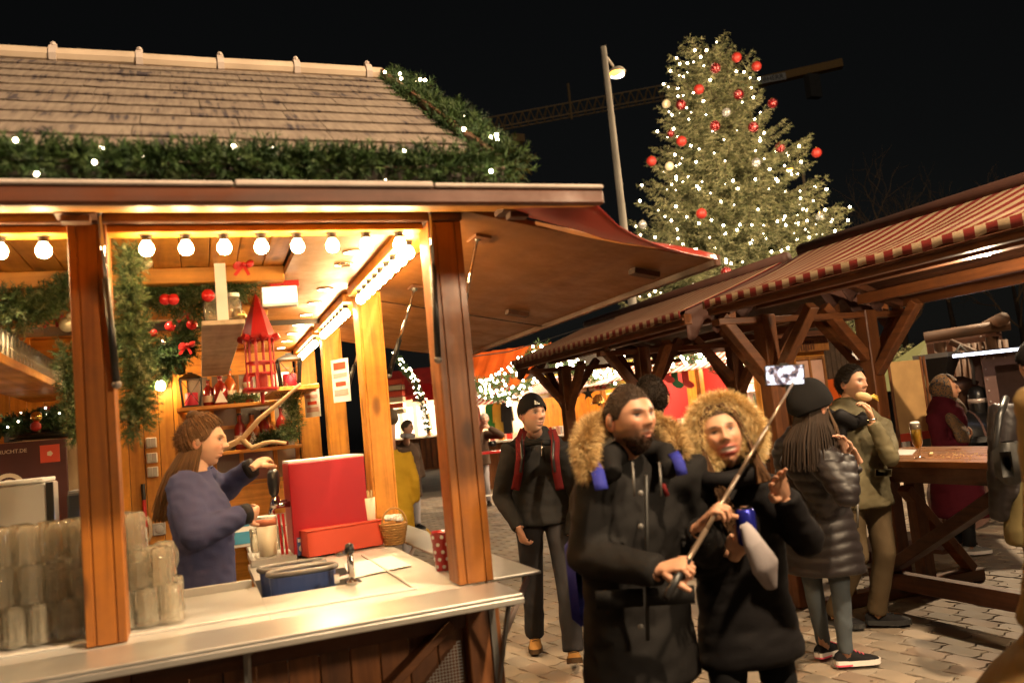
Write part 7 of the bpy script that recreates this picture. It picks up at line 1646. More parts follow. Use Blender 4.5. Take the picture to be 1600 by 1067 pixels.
FUR = [(0.62, 0.43, 0.19), (0.74, 0.55, 0.27), (0.46, 0.29, 0.12), (0.30, 0.18, 0.08)]
for nm, c, ro in (('black_parka', (0.013, 0.012, 0.012), 0.7), ('black_coat', (0.011, 0.010, 0.011), 0.65), ('charcoal_fleece', (0.022, 0.021, 0.021), 0.8), ('dark_trousers', (0.028, 0.026, 0.028), 0.8), ('black_trousers', (0.010, 0.010, 0.011), 0.75), ('jeans', (0.085, 0.10, 0.115), 0.8), ('khaki_trousers', (0.095, 0.067, 0.038), 0.8), ('olive_parka', (0.125, 0.105, 0.06), 0.7), ('maroon_coat', (0.085, 0.010, 0.018), 0.85), ('navy_fleece', (0.055, 0.06, 0.13), 0.85), ('leather', (0.02, 0.019, 0.018), 0.48), ('tan_coat', (0.20, 0.125, 0.05), 0.8), ('olive_skirt', (0.17, 0.135, 0.06), 0.8), ('mustard_coat', (0.42, 0.25, 0.02), 0.8), ('brown_coat', (0.065, 0.042, 0.03), 0.8), ('grey_jacket', (0.07, 0.06, 0.055), 0.8), ('pale_jeans', (0.30, 0.28, 0.30), 0.8), ('beanie_black', (0.012, 0.011, 0.011), 0.95), ('suede', (0.24, 0.12, 0.035), 0.9), ('sole_brown', (0.06, 0.035, 0.018), 0.8), ('strap_red', (0.11, 0.012, 0.013), 0.8), ('strap_blue', (0.03, 0.035, 0.26), 0.6), ('pink_sole', (0.70, 0.10, 0.16), 0.5), ('white_sole', (0.72, 0.66, 0.62), 0.5), ('grey_bag', (0.36, 0.32, 0.33), 0.5)):
    plain(nm, c, ro, 0, 0.14, 5, 0.35, 260, spec=0.10 if nm != 'leather' else 0.45)
plain('puffer_black', (0.016, 0.012, 0.013), 0.48, 0, 0.1, 5, 0.15, 120, spec=0.45)

# --- man walking with a selfie stick
hd = Head(at(985, 655, 2.87), -82, 2, 2, 1.0, (0.50, 0.25, 0.15), (0.025, 0.015, 0.01), (0.40, 0.13, 0.10), (0.06, 0.034, 0.022), 0.72, hair=(0.05, 0.03, 0.019), hairline=0.56, seed=2)
hr_, hl_ = at(1060, 890, 2.5), at(1114, 816, 2.62)
st_a, st_b = at(1045, 925, 2.46), at(1238, 600, 3.08); sd_ = unit(st_b-st_a)
def on_stick(px): 
    ts = np.linspace(0, 1, 400); P = st_a+np.outer(ts, st_b-st_a); d = P-CO; sx = 800+FPX*(d@CR)/(d@CF); return P[np.argmin(np.abs(sx-px))]
gr, gl_ = on_stick(1070), on_stick(1122)
def grip(g, wr, skin, side, cu=1.25):
    d = unit(g-wr); # fingers close round the stick
    return hand_arrays(g-d*0.078+np.array((0, 0, 0.008)), d, unit(np.cross(d, sd_))*(-1 if np.cross(d, sd_)[2] > 0 else 1)+np.array((0, 0, -0.6)), 0.95, cu, side, skin, (0.5, 0.7, -0.7))
wr_r, wr_l = at(1030, 893, 2.56), at(1092, 828, 2.72)
man, D, L = figure('bearded man in a black fur trimmed parka holding a selfie stick', (1.375, 2.66), -82, 1.70, hd, (0.50, 0.25, 0.15), dict(mat='black_parka', hem=0.70, thick=1.08, sleeve=1.12, fold=0.008, name='parka', flare=1.05), dict(mat='black_trousers'), ('black_plastic', 'rubber'),
    dict(sh_r=at(938, 748, 2.84), el_r=at(915, 868, 2.80), wr_r=wr_r, sh_l=at(1078, 738, 2.98), el_l=at(1112, 868, 2.95), wr_l=wr_l, an_r=(1.30, 2.50, 0.02), an_l=(1.50, 2.75, 0.02)), hands=[grip(gr, wr_r, (0.52, 0.27, 0.17), 1), grip(gl_, wr_l, (0.52, 0.27, 0.17), -1)], seed=4)
m = hd.cap(0.0022, (0.05, 0.03, 0.019), 0.2, None, 140); hd.fuzz(m, (0.045, 0.027, 0.017), 5000, 0.005, 0.3, 5); part(m, 'hair', 'hair', man, colors=True)
bm_ = MB(); msk = np.zeros((hd.nr, hd.nc)); al = hd.al; msk[(hd.v < -0.45) & (al < 1.35) & ~((np.abs(np.sin(al)) < 0.2) & (hd.v > -0.62) & (hd.v < -0.40))] = 1
hd.fuzz(bm_, (0.05, 0.03, 0.02), 2200, 0.006, -0.3, 6, msk); part(bm_, 'beard', 'hair', man, colors=True)
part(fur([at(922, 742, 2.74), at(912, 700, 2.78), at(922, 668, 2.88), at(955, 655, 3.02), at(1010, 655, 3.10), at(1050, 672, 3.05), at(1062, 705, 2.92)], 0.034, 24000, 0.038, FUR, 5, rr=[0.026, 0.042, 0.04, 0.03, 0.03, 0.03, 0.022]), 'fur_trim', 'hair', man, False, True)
col_ = MB().tube([at(958, 742, 2.72), at(950, 715, 2.82), at(985, 700, 2.96), at(1040, 708, 2.92), at(1046, 735, 2.76)], [0.035, 0.045, 0.05, 0.045, 0.035], 10); v, f = remesh(col_, 0.012, 3); part(MB().add(v, f), 'collar', 'black_parka', man)
part(ribbon([at(925, 722, 2.79), at(934, 738, 2.70), at(940, 765, 2.66)], 0.042, -CF), 'backpack_strap', 'strap_blue', man); part(ribbon([at(1052, 708, 2.80), at(1060, 720, 2.75), at(1066, 742, 2.74)], 0.036, -CF), 'backpack_strap', 'strap_blue', man)
part(MB().box(at(922, 905, 3.02), (0.16, 0.16, 0.30), rotz(-0.4), bev=0.03), 'backpack', 'strap_blue', man)
part(MB().bar(at(1010, 742, 2.66), at(1012, 1000, 2.66), 0.012, 0.006, -CF), 'zip', 'black_metal', man)
for x0_, y0_ in ((968, 935), (1048, 930)): part(MB().box(at(x0_, y0_, 2.635), (0.15, 0.055, 0.012), np.array([CR, CU, -CF]).T @ rotz(0.06), bev=0.005), 'pocket_flap', 'black_parka', man)
for k in range(5): part(MB().lathe(at(1001, 770+k*52, 2.64), [(0.009, 0), (0.009, 0.004), (0.006, 0.006)], 10, np.array([CR, CU, -CF]).T), 'snap_button', 'grey_metal', man)
for sx_ in (988, 1030): part(MB().tube([at(sx_, 722, 2.70), at(sx_+2, 745, 2.66), at(sx_+3, 775, 2.655)], 0.0035, 6), 'drawcord', 'grey_metal', man)
part(MB().bar(at(1036, 756, 2.70), at(1043, 775, 2.70), 0.014, 0.005, -CF), 'zip_tab', 'strap_red', man)
# the stick and the phone
t = thing('selfie_stick', st_a, 'thin metal selfie stick slanting up from the bearded man\'s hands', 'selfie stick')
for k in range(4): q0, q1 = st_a+(st_b-st_a)*(k/4), st_a+(st_b-st_a)*((k+1)/4+0.005); MB().tube([q0, q1], 0.0085-0.0012*k, 10).build('section', 'stick_metal' if 'stick_metal' in MATS else (plain('stick_metal', (0.30, 0.22, 0.16), 0.35, 0.7) and 'stick_metal'), t, smooth=True)
MB().tube([st_a-sd_*0.02, st_a+sd_*0.13], 0.0125, 12).build('handle', 'black_plastic', t, smooth=True)
pc = at(1226, 586, 3.1); pfc = unit(CO-pc+np.array((0.5, 0, 0.1))); prt = unit(np.cross((0, 0, 1), pfc)); pup = np.cross(pfc, prt); rr_ = R(-4); pr2 = prt*math.cos(rr_)+pup*math.sin(rr_); pu2 = -prt*math.sin(rr_)+pup*math.cos(rr_); PM = np.array([pr2, pu2, pfc]).T
MB().box(at(1232, 604, 3.1), (0.022, 0.05, 0.02), PM, bev=0.004).box(pc-pfc*0.012, (0.03, 0.09, 0.012), PM, bev=0.003).build('phone_clamp', 'black_plastic', t)
t = thing('smartphone', pc-np.array((0, 0, 0.04)), 'smartphone with a bright screen held on the selfie stick', 'phone'); MB().box(pc, (0.142, 0.076, 0.008), PM, bev=0.003).build('body', 'black_plastic', t)
def screen_mat():
    m, nt, p = _base('phone_screen', (0.02, 0.02, 0.02), 0.2); mp = coords(nt, (1, 1, 1), False); v = N(nt, 'ShaderNodeTexNoise', Scale=38.0, Detail=2.0); nt.links.new(mp.outputs[0], v.inputs['Vector'])
    r_ = ramp(nt, [(0.36, (0.02, 0.02, 0.04)), (0.45, (0.25, 0.16, 0.14)), (0.52, (0.75, 0.78, 0.95)), (0.6, (1, 1, 1))]); nt.links.new(v.outputs[0], r_.inputs[0]); nt.links.new(r_.outputs[0], p.inputs['Emission Color']); p.inputs['Emission Strength'].default_value = 1.3
screen_mat(); MB().box(pc+pfc*0.0048, (0.132, 0.068, 0.0012), PM).build('screen', 'phone_screen', t)

# --- laughing woman in a fur hood
hw = Head(at(1127, 682, 3.05), -118, 9, 9, 1.0, (0.56, 0.30, 0.19), (0.06, 0.035, 0.02), (0.44, 0.03, 0.03), None, smile=1.0, hair=(0.10, 0.05, 0.022), jaw=0.85, seed=3)
wl, el_w = at(1226, 775, 2.84), at(1262, 845, 2.92)
hand_l = hand_arrays(wl, unit(at(1205, 735, 2.78)-wl), CF*-1+np.array((0.3, 0, 0)), 0.92, 0.35, 1, (0.54, 0.29, 0.18), (0.6, 0.6, -0.2), spread=0.6)
canp = at(1166, 822, 2.74); wr2 = at(1135, 858, 2.84); hand_r = hand_arrays(canp+np.array((0, 0, -0.045))-unit(canp-wr2)*0.085, unit(canp-wr2)+np.array((0, 0, 0.2)), np.array((0, 0, 0.2))+CF*0.9, 0.9, 0.9, -1, (0.54, 0.29, 0.18), (0.6, 0.7, 0.3))
wom, Dw, Lw = figure('laughing woman in a black coat with a fur trimmed hood and a blue can', (1.83, 2.68), -88, 1.605, hw, (0.56, 0.30, 0.19), dict(mat='black_coat', hem=0.72, thick=1.05, sleeve=1.05, fold=0.008, name='coat', flare=1.1), dict(mat='black_trousers'), ('black_plastic', 'white_sole'),
    dict(sh_l=at(1192, 770, 3.02), el_l=el_w, wr_l=wl, sh_r=at(1085, 778, 3.0), el_r=at(1092, 880, 2.98), wr_r=wr2, kn_r=(1.66, 2.62, 0.47), an_r=(1.50, 2.55, 0.02), kn_l=(1.90, 2.62, 0.48), an_l=(1.98, 2.62, 0.02)), hands=[hand_l, hand_r], seed=6)
fwv = hw.R @ np.array((0, 1, 0)); rgt = hw.R @ np.array((1, 0, 0)); upv = hw.R @ np.array((0, 0, 1)); a = np.linspace(-0.32*math.pi, 1.32*math.pi, 30)
ring = [hw.c+fwv*0.025+rgt*0.102*math.cos(t_)+upv*(0.116*math.sin(t_)+0.004)-rgt*0.012 for t_ in a]
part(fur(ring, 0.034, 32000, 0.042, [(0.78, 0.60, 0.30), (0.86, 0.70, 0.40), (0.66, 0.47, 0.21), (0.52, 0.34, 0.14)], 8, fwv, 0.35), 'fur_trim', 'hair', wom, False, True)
hm_ = MB(); hm_.sphere(hw.c-fwv*0.035+upv*0.0, np.array((0.112, 0.115, 0.128)), 20, 14, hw.R); v, f = hm_.arrays()[:2]; keep = [q for q in f if ((v[q].mean(0)-hw.c)@fwv) < 0.02]; part(MB().add(v, keep), 'hood', 'black_coat', wom)
cp_ = hw.cap(0.006, (0.06, 0.03, 0.014), 0.25, None, 60); starts = [(sg, k) for sg in (-1, 1) for k in range(150)]
def long_hair(st, rs):
    sg, k = st; p0 = np.array((sg*rs.uniform(0.002, 0.03), rs.uniform(0.03, 0.075), 0.108)); p1 = np.array((sg*rs.uniform(0.055, 0.07), rs.uniform(0.035, 0.07), 0.065)); p2 = np.array((sg*rs.uniform(0.076, 0.09), rs.uniform(0.03, 0.06), -0.02)); p3 = np.array((sg*rs.uniform(0.07, 0.095), 0.09+rs.uniform(-0.02, 0.02), -0.12)); p4 = np.array((sg*rs.uniform(0.05, 0.10), 0.15+rs.uniform(-0.02, 0.03), -0.20-rs.uniform(0, 0.14)*(sg > 0)))
    return [hw.w(p) for p in (p0, p1, p2, p3, p4)]
sh_ = strands(starts, long_hair, 4, 0.004, (0.10, 0.048, 0.02), 3); a1, a2, a3 = sh_.arrays(); cp_.add(a1, a2, a3); part(cp_, 'hair', 'hair', wom, colors=True)
part(MB().tube([at(1090, 745, 2.98), at(1110, 752, 2.90), at(1140, 750, 2.88), at(1172, 742, 2.92), at(1185, 732, 3.0)], 0.032, 10), 'collar', 'black_coat', wom)
t = thing('drink_can', canp-np.array((0, 0, 0.06)), 'blue drink can held by the laughing woman', 'can'); MB().lathe(canp-np.array((0, 0, 0.06)), [(0.026, 0), (0.033, 0.008), (0.033, 0.105), (0.027, 0.118)], 20).build('body', 'can_blue' if 'can_blue' in MATS else (plain('can_blue', (0.02, 0.025, 0.30), 0.25, 0.6) and 'can_blue'), t, smooth=True); MB().lathe(canp+np.array((0, 0, 0.058)), [(0.027, 0), (0.027, 0.004), (0.022, 0.002)], 20).build('lid', 'chrome', t)
bgp = [at(1160, 815, 2.70), at(1178, 850, 2.68), at(1196, 885, 2.68), at(1205, 920, 2.70)]
mb = MB().tube(bgp, [(0.02, 0.012), (0.035, 0.02), (0.05, 0.025), (0.018, 0.012)], 12, flat=-CF); v, f = remesh(mb, 0.008, 2); nrm = vnormals(v, f); v = v+nrm*(0.009*waves(v, 3, 60, 6))[:, None]; tag(MB().add(v, f).build('cloth_bag', 'grey_bag', None, smooth=True), 'crumpled grey bag hanging from the laughing woman\'s hand', 'bag')

# --- man in a black beanie walking up the lane
hb_ = Head(at(832, 648, 5.55), -78, 0, 0, 1.02, (0.52, 0.28, 0.19), (0.10, 0.075, 0.05), (0.40, 0.18, 0.14), (0.40, 0.30, 0.23), 0.6, hair=(0.10, 0.08, 0.06), jaw=1.15, seed=5)
bea, Db, Lb = figure('man in a black beanie and dark pullover with red backpack straps', (2.14, 5.36), -112, 1.80, hb_, (0.52, 0.28, 0.19), dict(mat='charcoal_fleece', hem=0.88, thick=0.98, fold=0.006, width=1.12, name='pullover'), dict(mat='dark_trousers', w=(0.10, 0.085, 0.074, 0.070, 0.070)), ('suede', 'sole_brown', None, (0.0, 0.30)),
    dict(sh_r=at(800, 706, 5.45), el_r=at(783, 775, 5.55), wr_r=at(812, 826, 5.40), sh_l=at(880, 704, 5.5), el_l=at(905, 778, 5.55), wr_l=at(892, 838, 5.45), an_r=(2.13, 5.72, 0.02), an_l=(2.16, 5.12, 0.03), kn_r=(2.11, 5.60, 0.50), kn_l=(2.19, 5.18, 0.52)), hands=[hand_arrays(at(812, 828, 5.38), unit((0.3, 0.1, -1)), (1, 0.3, 0), 1.0, 0.8, 1, (0.50, 0.27, 0.18), vox=0.005)], seed=8)
bn = hb_.cap(0.011, (0.5, 0.5, 0.5), 0.04, sm(-0.06, 0.02, hb_.v-np.interp(hb_.al, [0, 0.8, 1.5, 3.2], [0.40, 0.30, 0.02, -0.30])), 40, 0.018); part(bn, 'beanie', 'beanie_black', bea)
lg = hb_.w((0.028, 0.097, 0.062)); fw_ = hb_.R @ np.array((0, 1, 0)); rg_ = hb_.R @ np.array((1, 0, 0)); up_ = np.array((0, 0, 1))
for k in range(3):
    x0 = -0.020+0.014*k; h_ = 0.010+0.009*k; part(MB().poly([lg+rg_*x0+fw_*0.012, lg+rg_*(x0+0.010)+fw_*0.012, lg+rg_*(x0+0.006)+up_*h_+fw_*0.010, lg+rg_*(x0-0.002)+up_*h_*0.8+fw_*0.010], -fw_*0.006), 'beanie_mark', 'paper', bea, False)
for x, w in ((812, 0.055), (868, 0.055)):
    sgn = -1 if x < 840 else 1
    part(ribbon([at(x+6*-sgn, 672, 5.52), at(x, 688, 5.36), at(x-1*sgn, 715, 5.29), at(x+sgn*2, 740, 5.29), at(x+sgn*7, 765, 5.33)], w, -CF), 'backpack_strap', 'strap_red', bea); part(ribbon([at(x+3*-sgn, 674, 5.50), at(x+3*-sgn, 690, 5.345), at(x-4*sgn, 715, 5.275), at(x-sgn*1, 738, 5.275)], 0.018, -CF), 'strap_webbing', 'black_plastic', bea)
part(MB().tube([at(818, 694, 5.45), at(840, 690, 5.33), at(862, 692, 5.45)], 0.02, 8), 'collar', 'charcoal_fleece', bea); part(MB().bar(at(847, 690, 5.29), at(846, 712, 5.27), 0.008, 0.005, -CF), 'zip', 'chrome', bea)
part(MB().box(np.array((2.2, 5.62, 1.18)), (0.30, 0.20, 0.46), rotz(R(-22)), bev=0.05), 'backpack', 'black_parka', bea)

# --- woman in a black quilted coat eating
hp_ = Head(at(1268, 640, 4.62), 12, -4, 0, 1.08, (0.54, 0.30, 0.20), hair=(0.05, 0.03, 0.02), seed=7)
pw_r = at(1312, 690, 4.56); pw_l = at(1288, 700, 4.50)
hands_p = [hand_arrays(at(1322, 708, 4.50), unit(at(1306, 668, 4.5)-at(1322, 708, 4.50)), np.array((-0.8, -0.3, 0)), 0.92, 0.55, -1, (0.56, 0.32, 0.22), vox=0.0042), hand_arrays(at(1340, 716, 4.62), unit(at(1318, 682, 4.6)-at(1340, 716, 4.62)), np.array((-0.8, 0.1, 0.1)), 0.92, 0.6, 1, (0.56, 0.32, 0.22), vox=0.0042)]
puf, Dp, Lp = figure('woman in a long black quilted coat and jeans with pink laced trainers', (3.36, 4.10), 15, 1.64, hp_, (0.54, 0.30, 0.20), dict(mat='puffer_black', hem=0.60, thick=1.22, sleeve=1.22, fold=0.004, quilt=(0.062, 0.010), name='quilted_coat', flare=1.12), dict(mat='jeans', r=0.98, w=(0.09, 0.078, 0.062, 0.055, 0.046)), ('black_shoe' if 'black_shoe' in MATS else (plain('black_shoe', (0.011, 0.010, 0.011), 0.8, 0, 0.2, 40, 0.5, 300, spec=0.15) and 'black_shoe'), 'white_sole', 'pink_sole'),
    dict(sh_l=at(1243, 716, 4.72), el_l=at(1290, 790, 4.75), wr_l=at(1335, 724, 4.64), sh_r=at(1290, 720, 4.48), el_r=at(1322, 772, 4.35), wr_r=at(1322, 716, 4.49), an_r=onz(1325, 1044, 0)+np.array((0, 0, 0.02)), an_l=onz(1290, 1030, 0)+np.array((0, 0, 0.02)), toe_r=np.array((0.93, -0.36, 0)), toe_l=np.array((0.98, 0.2, 0)), kn_r=(3.40, 4.02, 0.47), kn_l=(3.34, 4.18, 0.47)), hands=hands_p, seed=9, vox=0.012)
bn = hp_.cap(0.028, (0.5, 0.5, 0.5), 0.12, sm(-0.08, 0.04, hp_.v-np.interp(hp_.al, [0, 0.8, 1.5, 3.2], [0.42, 0.34, 0.10, -0.28])), 22, 0.022); part(bn, 'beret', 'beanie_black', puf)
def ph(st, rs):
    a_ = rs.uniform(1.2, 4.6); r_ = 0.088; x_, y_ = r_*math.sin(a_), r_*math.cos(a_); z0_ = -0.03; o_ = rs.uniform(1.0, 1.35)
    return [hp_.w(q) for q in ((x_*0.9, y_*0.9, z0_+0.03), (x_, y_-0.01, -0.06), (x_*o_*1.1, y_*o_*1.25-0.02, -0.16), (x_*o_*1.2, y_*o_*1.35-0.03, -0.26-rs.uniform(0, 0.05)))]
part(strands(range(420), ph, 4, 0.0045, (0.035, 0.022, 0.015), 4), 'hair', 'hair', puf, colors=True)
part(strands(range(40), lambda st, rs: [hp_.w(q) for q in ((0.075, 0.03, 0.0), (0.085+rs.uniform(-0.005, 0.01), 0.055+rs.uniform(-0.01, 0.02), -0.09), (0.08+rs.uniform(-0.02, 0.02), 0.09+rs.uniform(-0.02, 0.02), -0.20), (0.08+rs.uniform(-0.03, 0.02), 0.12, -0.32))], 4, 0.006, (0.10, 0.06, 0.035), 6), 'hair_lock', 'hair', puf, colors=True)

# --- man in an olive parka biting a roll
he = Head(at(1332, 600, 5.62), -80, 0, -4, 1.0, (0.52, 0.28, 0.17), (0.02, 0.014, 0.01), (0.40, 0.14, 0.11), (0.12, 0.08, 0.06), 0.35, hair=(0.02, 0.014, 0.01), hairline=0.66, seed=11)
mouth = at(1345, 622, 5.42); ew = at(1362, 655, 5.32)
he_hand = hand_arrays(ew, unit(at(1350, 622, 5.36)-ew), unit(np.array((-0.6, 0.3, 0.1))), 1.0, 0.7, -1, (0.54, 0.29, 0.18), (0.6, 0.7, -0.3), vox=0.0042)
eat, De, Le = figure('dark haired man in an olive parka biting into a roll', tuple(he.c[:2]+np.array((-0.02, 0.04))), -98, 1.79, he, (0.52, 0.28, 0.17), dict(mat='olive_parka', hem=0.80, thick=1.05, sleeve=0.92, fold=0.010, name='parka'), dict(mat='khaki_trousers', w=(0.10, 0.085, 0.072, 0.066, 0.064)), ('black_shoe', 'rubber', None),
    dict(sh_l=at(1378, 668, 5.65), el_l=at(1392, 716, 5.32), wr_l=ew+np.array((0.0, 0.0, -0.02)), sh_r=at(1300, 672, 5.72), el_r=at(1290, 745, 5.75), wr_r=at(1305, 800, 5.5), an_r=(3.98, 4.80, 0.02), an_l=(4.18, 4.62, 0.02), toe_r=np.array((0.35, -0.95, 0)), toe_l=np.array((0.85, -0.55, 0))), hands=[he_hand], seed=12)
m = he.cap(0.007, (0.018, 0.013, 0.01), 0.35, None, 55, 0.010); he.fuzz(m, (0.02, 0.014, 0.01), 7000, 0.026, 0.6, 7, None, 0.45); m.add(*scalp_strands(he, 420, (0.0, -0.09, 0.06), (0.02, 0.014, 0.01), 0.0026, 33, 0.012).arrays()); part(m, 'hair', 'hair', eat, colors=True)
sc = MB().tube([at(1300, 655, 5.5), at(1312, 648, 5.44), at(1335, 660, 5.40), at(1350, 655, 5.5), at(1330, 640, 5.72), at(1302, 645, 5.68), at(1300, 655, 5.5)], 0.045, 10); sc.tube([at(1318, 660, 5.46), at(1308, 720, 5.46), at(1312, 800, 5.48)], [(0.04, 0.03), (0.04, 0.03), (0.03, 0.03)], 10); v, f = remesh(sc, 0.012, 3); v = v+vnormals(v, f)*(0.008*waves(v, 5, 45, 6))[:, None]; part(MB().add(v, f), 'scarf', 'black_coat', eat)
part(MB().box(at(1380, 738, 5.40), (0.11, 0.05, 0.012), np.array([CR, CU, -CF]).T, bev=0.004), 'pocket_flap', 'olive_parka', eat); part(MB().box(at(1340, 800, 5.38), (0.012, 0.20, 0.01), np.array([CR, CU, -CF]).T), 'zip', 'grey_metal', eat)
part(MB().tube(np.array([ew+np.array((0.03*math.cos(a_), 0.03*math.sin(a_), 0.0)) for a_ in np.linspace(0, 6.28, 13)]), 0.005, 6), 'watch', 'chrome', eat)
lgm = at(1353, 975, 5.42)
t = thing('bread_roll', mouth-np.array((0, 0, 0.03)), 'bread roll with filling held to the man\'s mouth', 'bread roll'); rm = np.array([CR, CU, -CF]).T @ rotz(-0.25)
MB().sphere(mouth+np.array((0.015, -0.01, 0.008)), (0.055, 0.03, 0.035), 16, 10, rm).build('roll', 'bread', t, smooth=True); plain('filling', (0.62, 0.40, 0.05), 0.5); MB().sphere(mouth+np.array((0.065, -0.03, 0.0)), (0.028, 0.012, 0.014), 10, 8, rm).build('filling', 'filling', t, smooth=True)
for k in range(3): MB().tube([mouth+np.array((0.05, -0.02, 0.0)), mouth+np.array((0.085, -0.03, 0.012*k-0.01)), mouth+np.array((0.105, -0.04, 0.014*k-0.03))], [0.008, 0.006, 0.003], 6).build('lettuce', 'filling', t, smooth=True)

# --- woman in a maroon coat and patterned headscarf
hj = Head(at(1478, 610, 7.8), -42, 2, 0, 1.08, (0.50, 0.26, 0.16), seed=13, nr=40, nc=56)
hij, Dj, Lj = figure('woman in a long maroon coat and patterned headscarf beside the steam engine', tuple(hj.c[:2]+np.array((-0.02, 0.02))), -18, 1.70, hj, (0.50, 0.26, 0.16), dict(mat='maroon_coat', hem=0.36, thick=1.06, sleeve=1.1, fold=0.010, freq=18, name='long_coat', flare=1.45), dict(mat='black_trousers'), ('grey_metal', 'white_sole'),
    dict(sh_r=at(1462, 655, 7.7), el_r=at(1470, 702, 7.55), wr_r=at(1510, 688, 7.55), sh_l=at(1482, 652, 8.0), el_l=at(1502, 700, 7.95), wr_l=at(1515, 690, 7.8)), hands=[hand_arrays(at(1510, 688, 7.55), unit((0.6, -0.2, 0.6)), (-0.5, 0.5, 0.3), 0.95, 0.7, 1, (0.52, 0.28, 0.18), vox=0.006)], seed=14)
msk = sm(-0.02, 0.05, np.where(hj.al < 1.0, np.maximum(hj.v-0.42, -0.62-hj.v), np.where(hj.al < 1.25, (hj.al-1.12), 1.0)))
sv = hj.cap(0.026, (0.5, 0.5, 0.5), 0.15, msk, 30, 0.006)
dr = MB().tube([hj.w((0, 0.0, -0.10)), hj.w((0.02, 0.04, -0.17)), at(1490, 655, 7.65), at(1502, 678, 7.55), at(1506, 692, 7.52)], [(0.09, 0.09), (0.12, 0.10), (0.11, 0.06), (0.10, 0.05), (0.085, 0.04)], 16, flat=(0, 0, 1)); v, f = remesh(dr, 0.014, 3); v = v+vnormals(v, f)*(0.010*waves(v, 6, 40, 6))[:, None]; sv.add(v, f)
def scarf_mat():
    m, nt, p = _base('scarf_print', (0.2, 0.1, 0.05), 0.8); mp = coords(nt, (1, 1, 1), False); v = N(nt, 'ShaderNodeTexVoronoi', Scale=34.0); w_ = N(nt, 'ShaderNodeTexNoise', Scale=26.0, Detail=4.0, Distortion=2.5); nt.links.new(mp.outputs[0], w_.inputs['Vector'])
    r_ = ramp(nt, [(0.36, (0.012, 0.018, 0.035)), (0.45, (0.06, 0.05, 0.045)), (0.52, (0.24, 0.12, 0.04)), (0.62, (0.10, 0.06, 0.03)), (0.7, (0.02, 0.03, 0.05))]); nt.links.new(w_.outputs[0], r_.inputs[0]); nt.links.new(r_.outputs[0], p.inputs['Base Color'])
scarf_mat(); part(sv, 'headscarf', 'scarf_print', hij)
part(MB().box(at(1525, 705, 7.65), (0.30, 0.16, 0.26), rotz(R(-18)), bev=0.05), 'shoulder_bag', 'black_parka', hij)

# --- man seen from behind between the walking couple
hk = Head(at(1018, 625, 4.25), 55, 0, 0, 1.0, (0.46, 0.24, 0.15), hair=(0.03, 0.02, 0.012), seed=15, nr=40, nc=56)
bk_, Dk, Lk = figure('dark haired man in a black leather jacket seen from behind', (2.50, 4.72), 55, 1.78, hk, (0.46, 0.24, 0.15), dict(mat='leather', hem=0.82, thick=1.05, sleeve=1.1, fold=0.014, freq=34, name='leather_jacket'), dict(mat='black_trousers'), ('black_shoe', 'rubber'), {}, seed=16)
m = hk.cap(0.006, (0.022, 0.014, 0.009), 0.25, None, 80); hk.fuzz(m, (0.022, 0.015, 0.01), 6000, 0.018, 0.2, 9, None, 0.5); part(m, 'hair', 'hair', bk_, colors=True)
part(MB().tube([Dk['neck']+np.array((0.09*math.cos(a_), 0.09*math.sin(a_), 0.03)) for a_ in np.linspace(0, 6.0, 14)], 0.035, 8), 'collar', 'leather', bk_)

# --- person at the table edge, back to us
hr2 = Head(at(1622, 572, 4.3), 75, 0, 0, 1.0, (0.46, 0.24, 0.15), hair=(0.02, 0.015, 0.01), seed=17, nr=36, nc=48)
rx_ = at(1624, 700, 4.3)
edg, Dg, Lg = figure('person in a shiny black jacket and olive skirt standing at the bar table', (rx_[0]+0.03, rx_[1]+0.0), 70, 1.72, hr2, (0.46, 0.24, 0.15), dict(mat='puffer_black', hem=0.98, thick=1.02, sleeve=1.1, fold=0.006, freq=30, name='jacket'), dict(mat='black_trousers'), ('black_shoe', 'rubber'), {}, seed=18)
part(hr2.cap(0.014, (0.5, 0.5, 0.5), 0.06, sm(-0.06, 0.03, hr2.v-np.interp(hr2.al, [0, 0.8, 1.5, 3.2], [0.40, 0.30, 0.05, -0.28])), 40, 0.015), 'beanie', 'beanie_black', edg)
pl = Dg['pel']; sk_ = MB().tube([pl+np.array((0, 0, 0.16)), pl, pl-np.array((0, 0, 0.12)), pl-np.array((0, 0, 0.2))], [(0.18, 0.15), (0.215, 0.18), (0.25, 0.21), (0.25, 0.215)], 24, flat=(0.3, 1, 0)); v, f = remesh(sk_, 0.014, 3); v = v+vnormals(v, f)*(0.010*waves(v, 8, 24, 6))[:, None]; part(MB().add(v, f), 'skirt', 'olive_skirt', edg)
part(MB().tube([at(1572, 622, 4.15), at(1562, 650, 4.05), at(1556, 690, 4.05), at(1560, 735, 4.05)], 0.018, 8), 'bag_strap', 'black_plastic', edg); part(MB().box(at(1580, 722, 4.05), (0.20, 0.13, 0.20), rotz(0.5), bev=0.04), 'shoulder_bag', 'leather', edg)

# --- passer-by in a tan coat at the very edge
ht = Head(at(1800, 400, 1.95), 160, 0, 0, 1.0, (0.46, 0.24, 0.15), hair=(0.03, 0.02, 0.012), seed=19, nr=36, nc=48)
tp = at(1770, 900, 1.95)
tan, Dt, Lt = figure('passer-by in a long tan coat whose hem flares into the lane', (tp[0], tp[1]), 165, 1.86, ht, (0.46, 0.24, 0.15), dict(mat='tan_coat', hem=0.55, thick=0.95, fold=0.008, name='long_coat', flare=2.9), dict(mat='black_trousers'), ('black_shoe', 'rubber'), {}, seed=20)
part(ht.cap(0.012, (0.03, 0.02, 0.012), 0.25, None, 70), 'hair', 'hair', tan, colors=True)

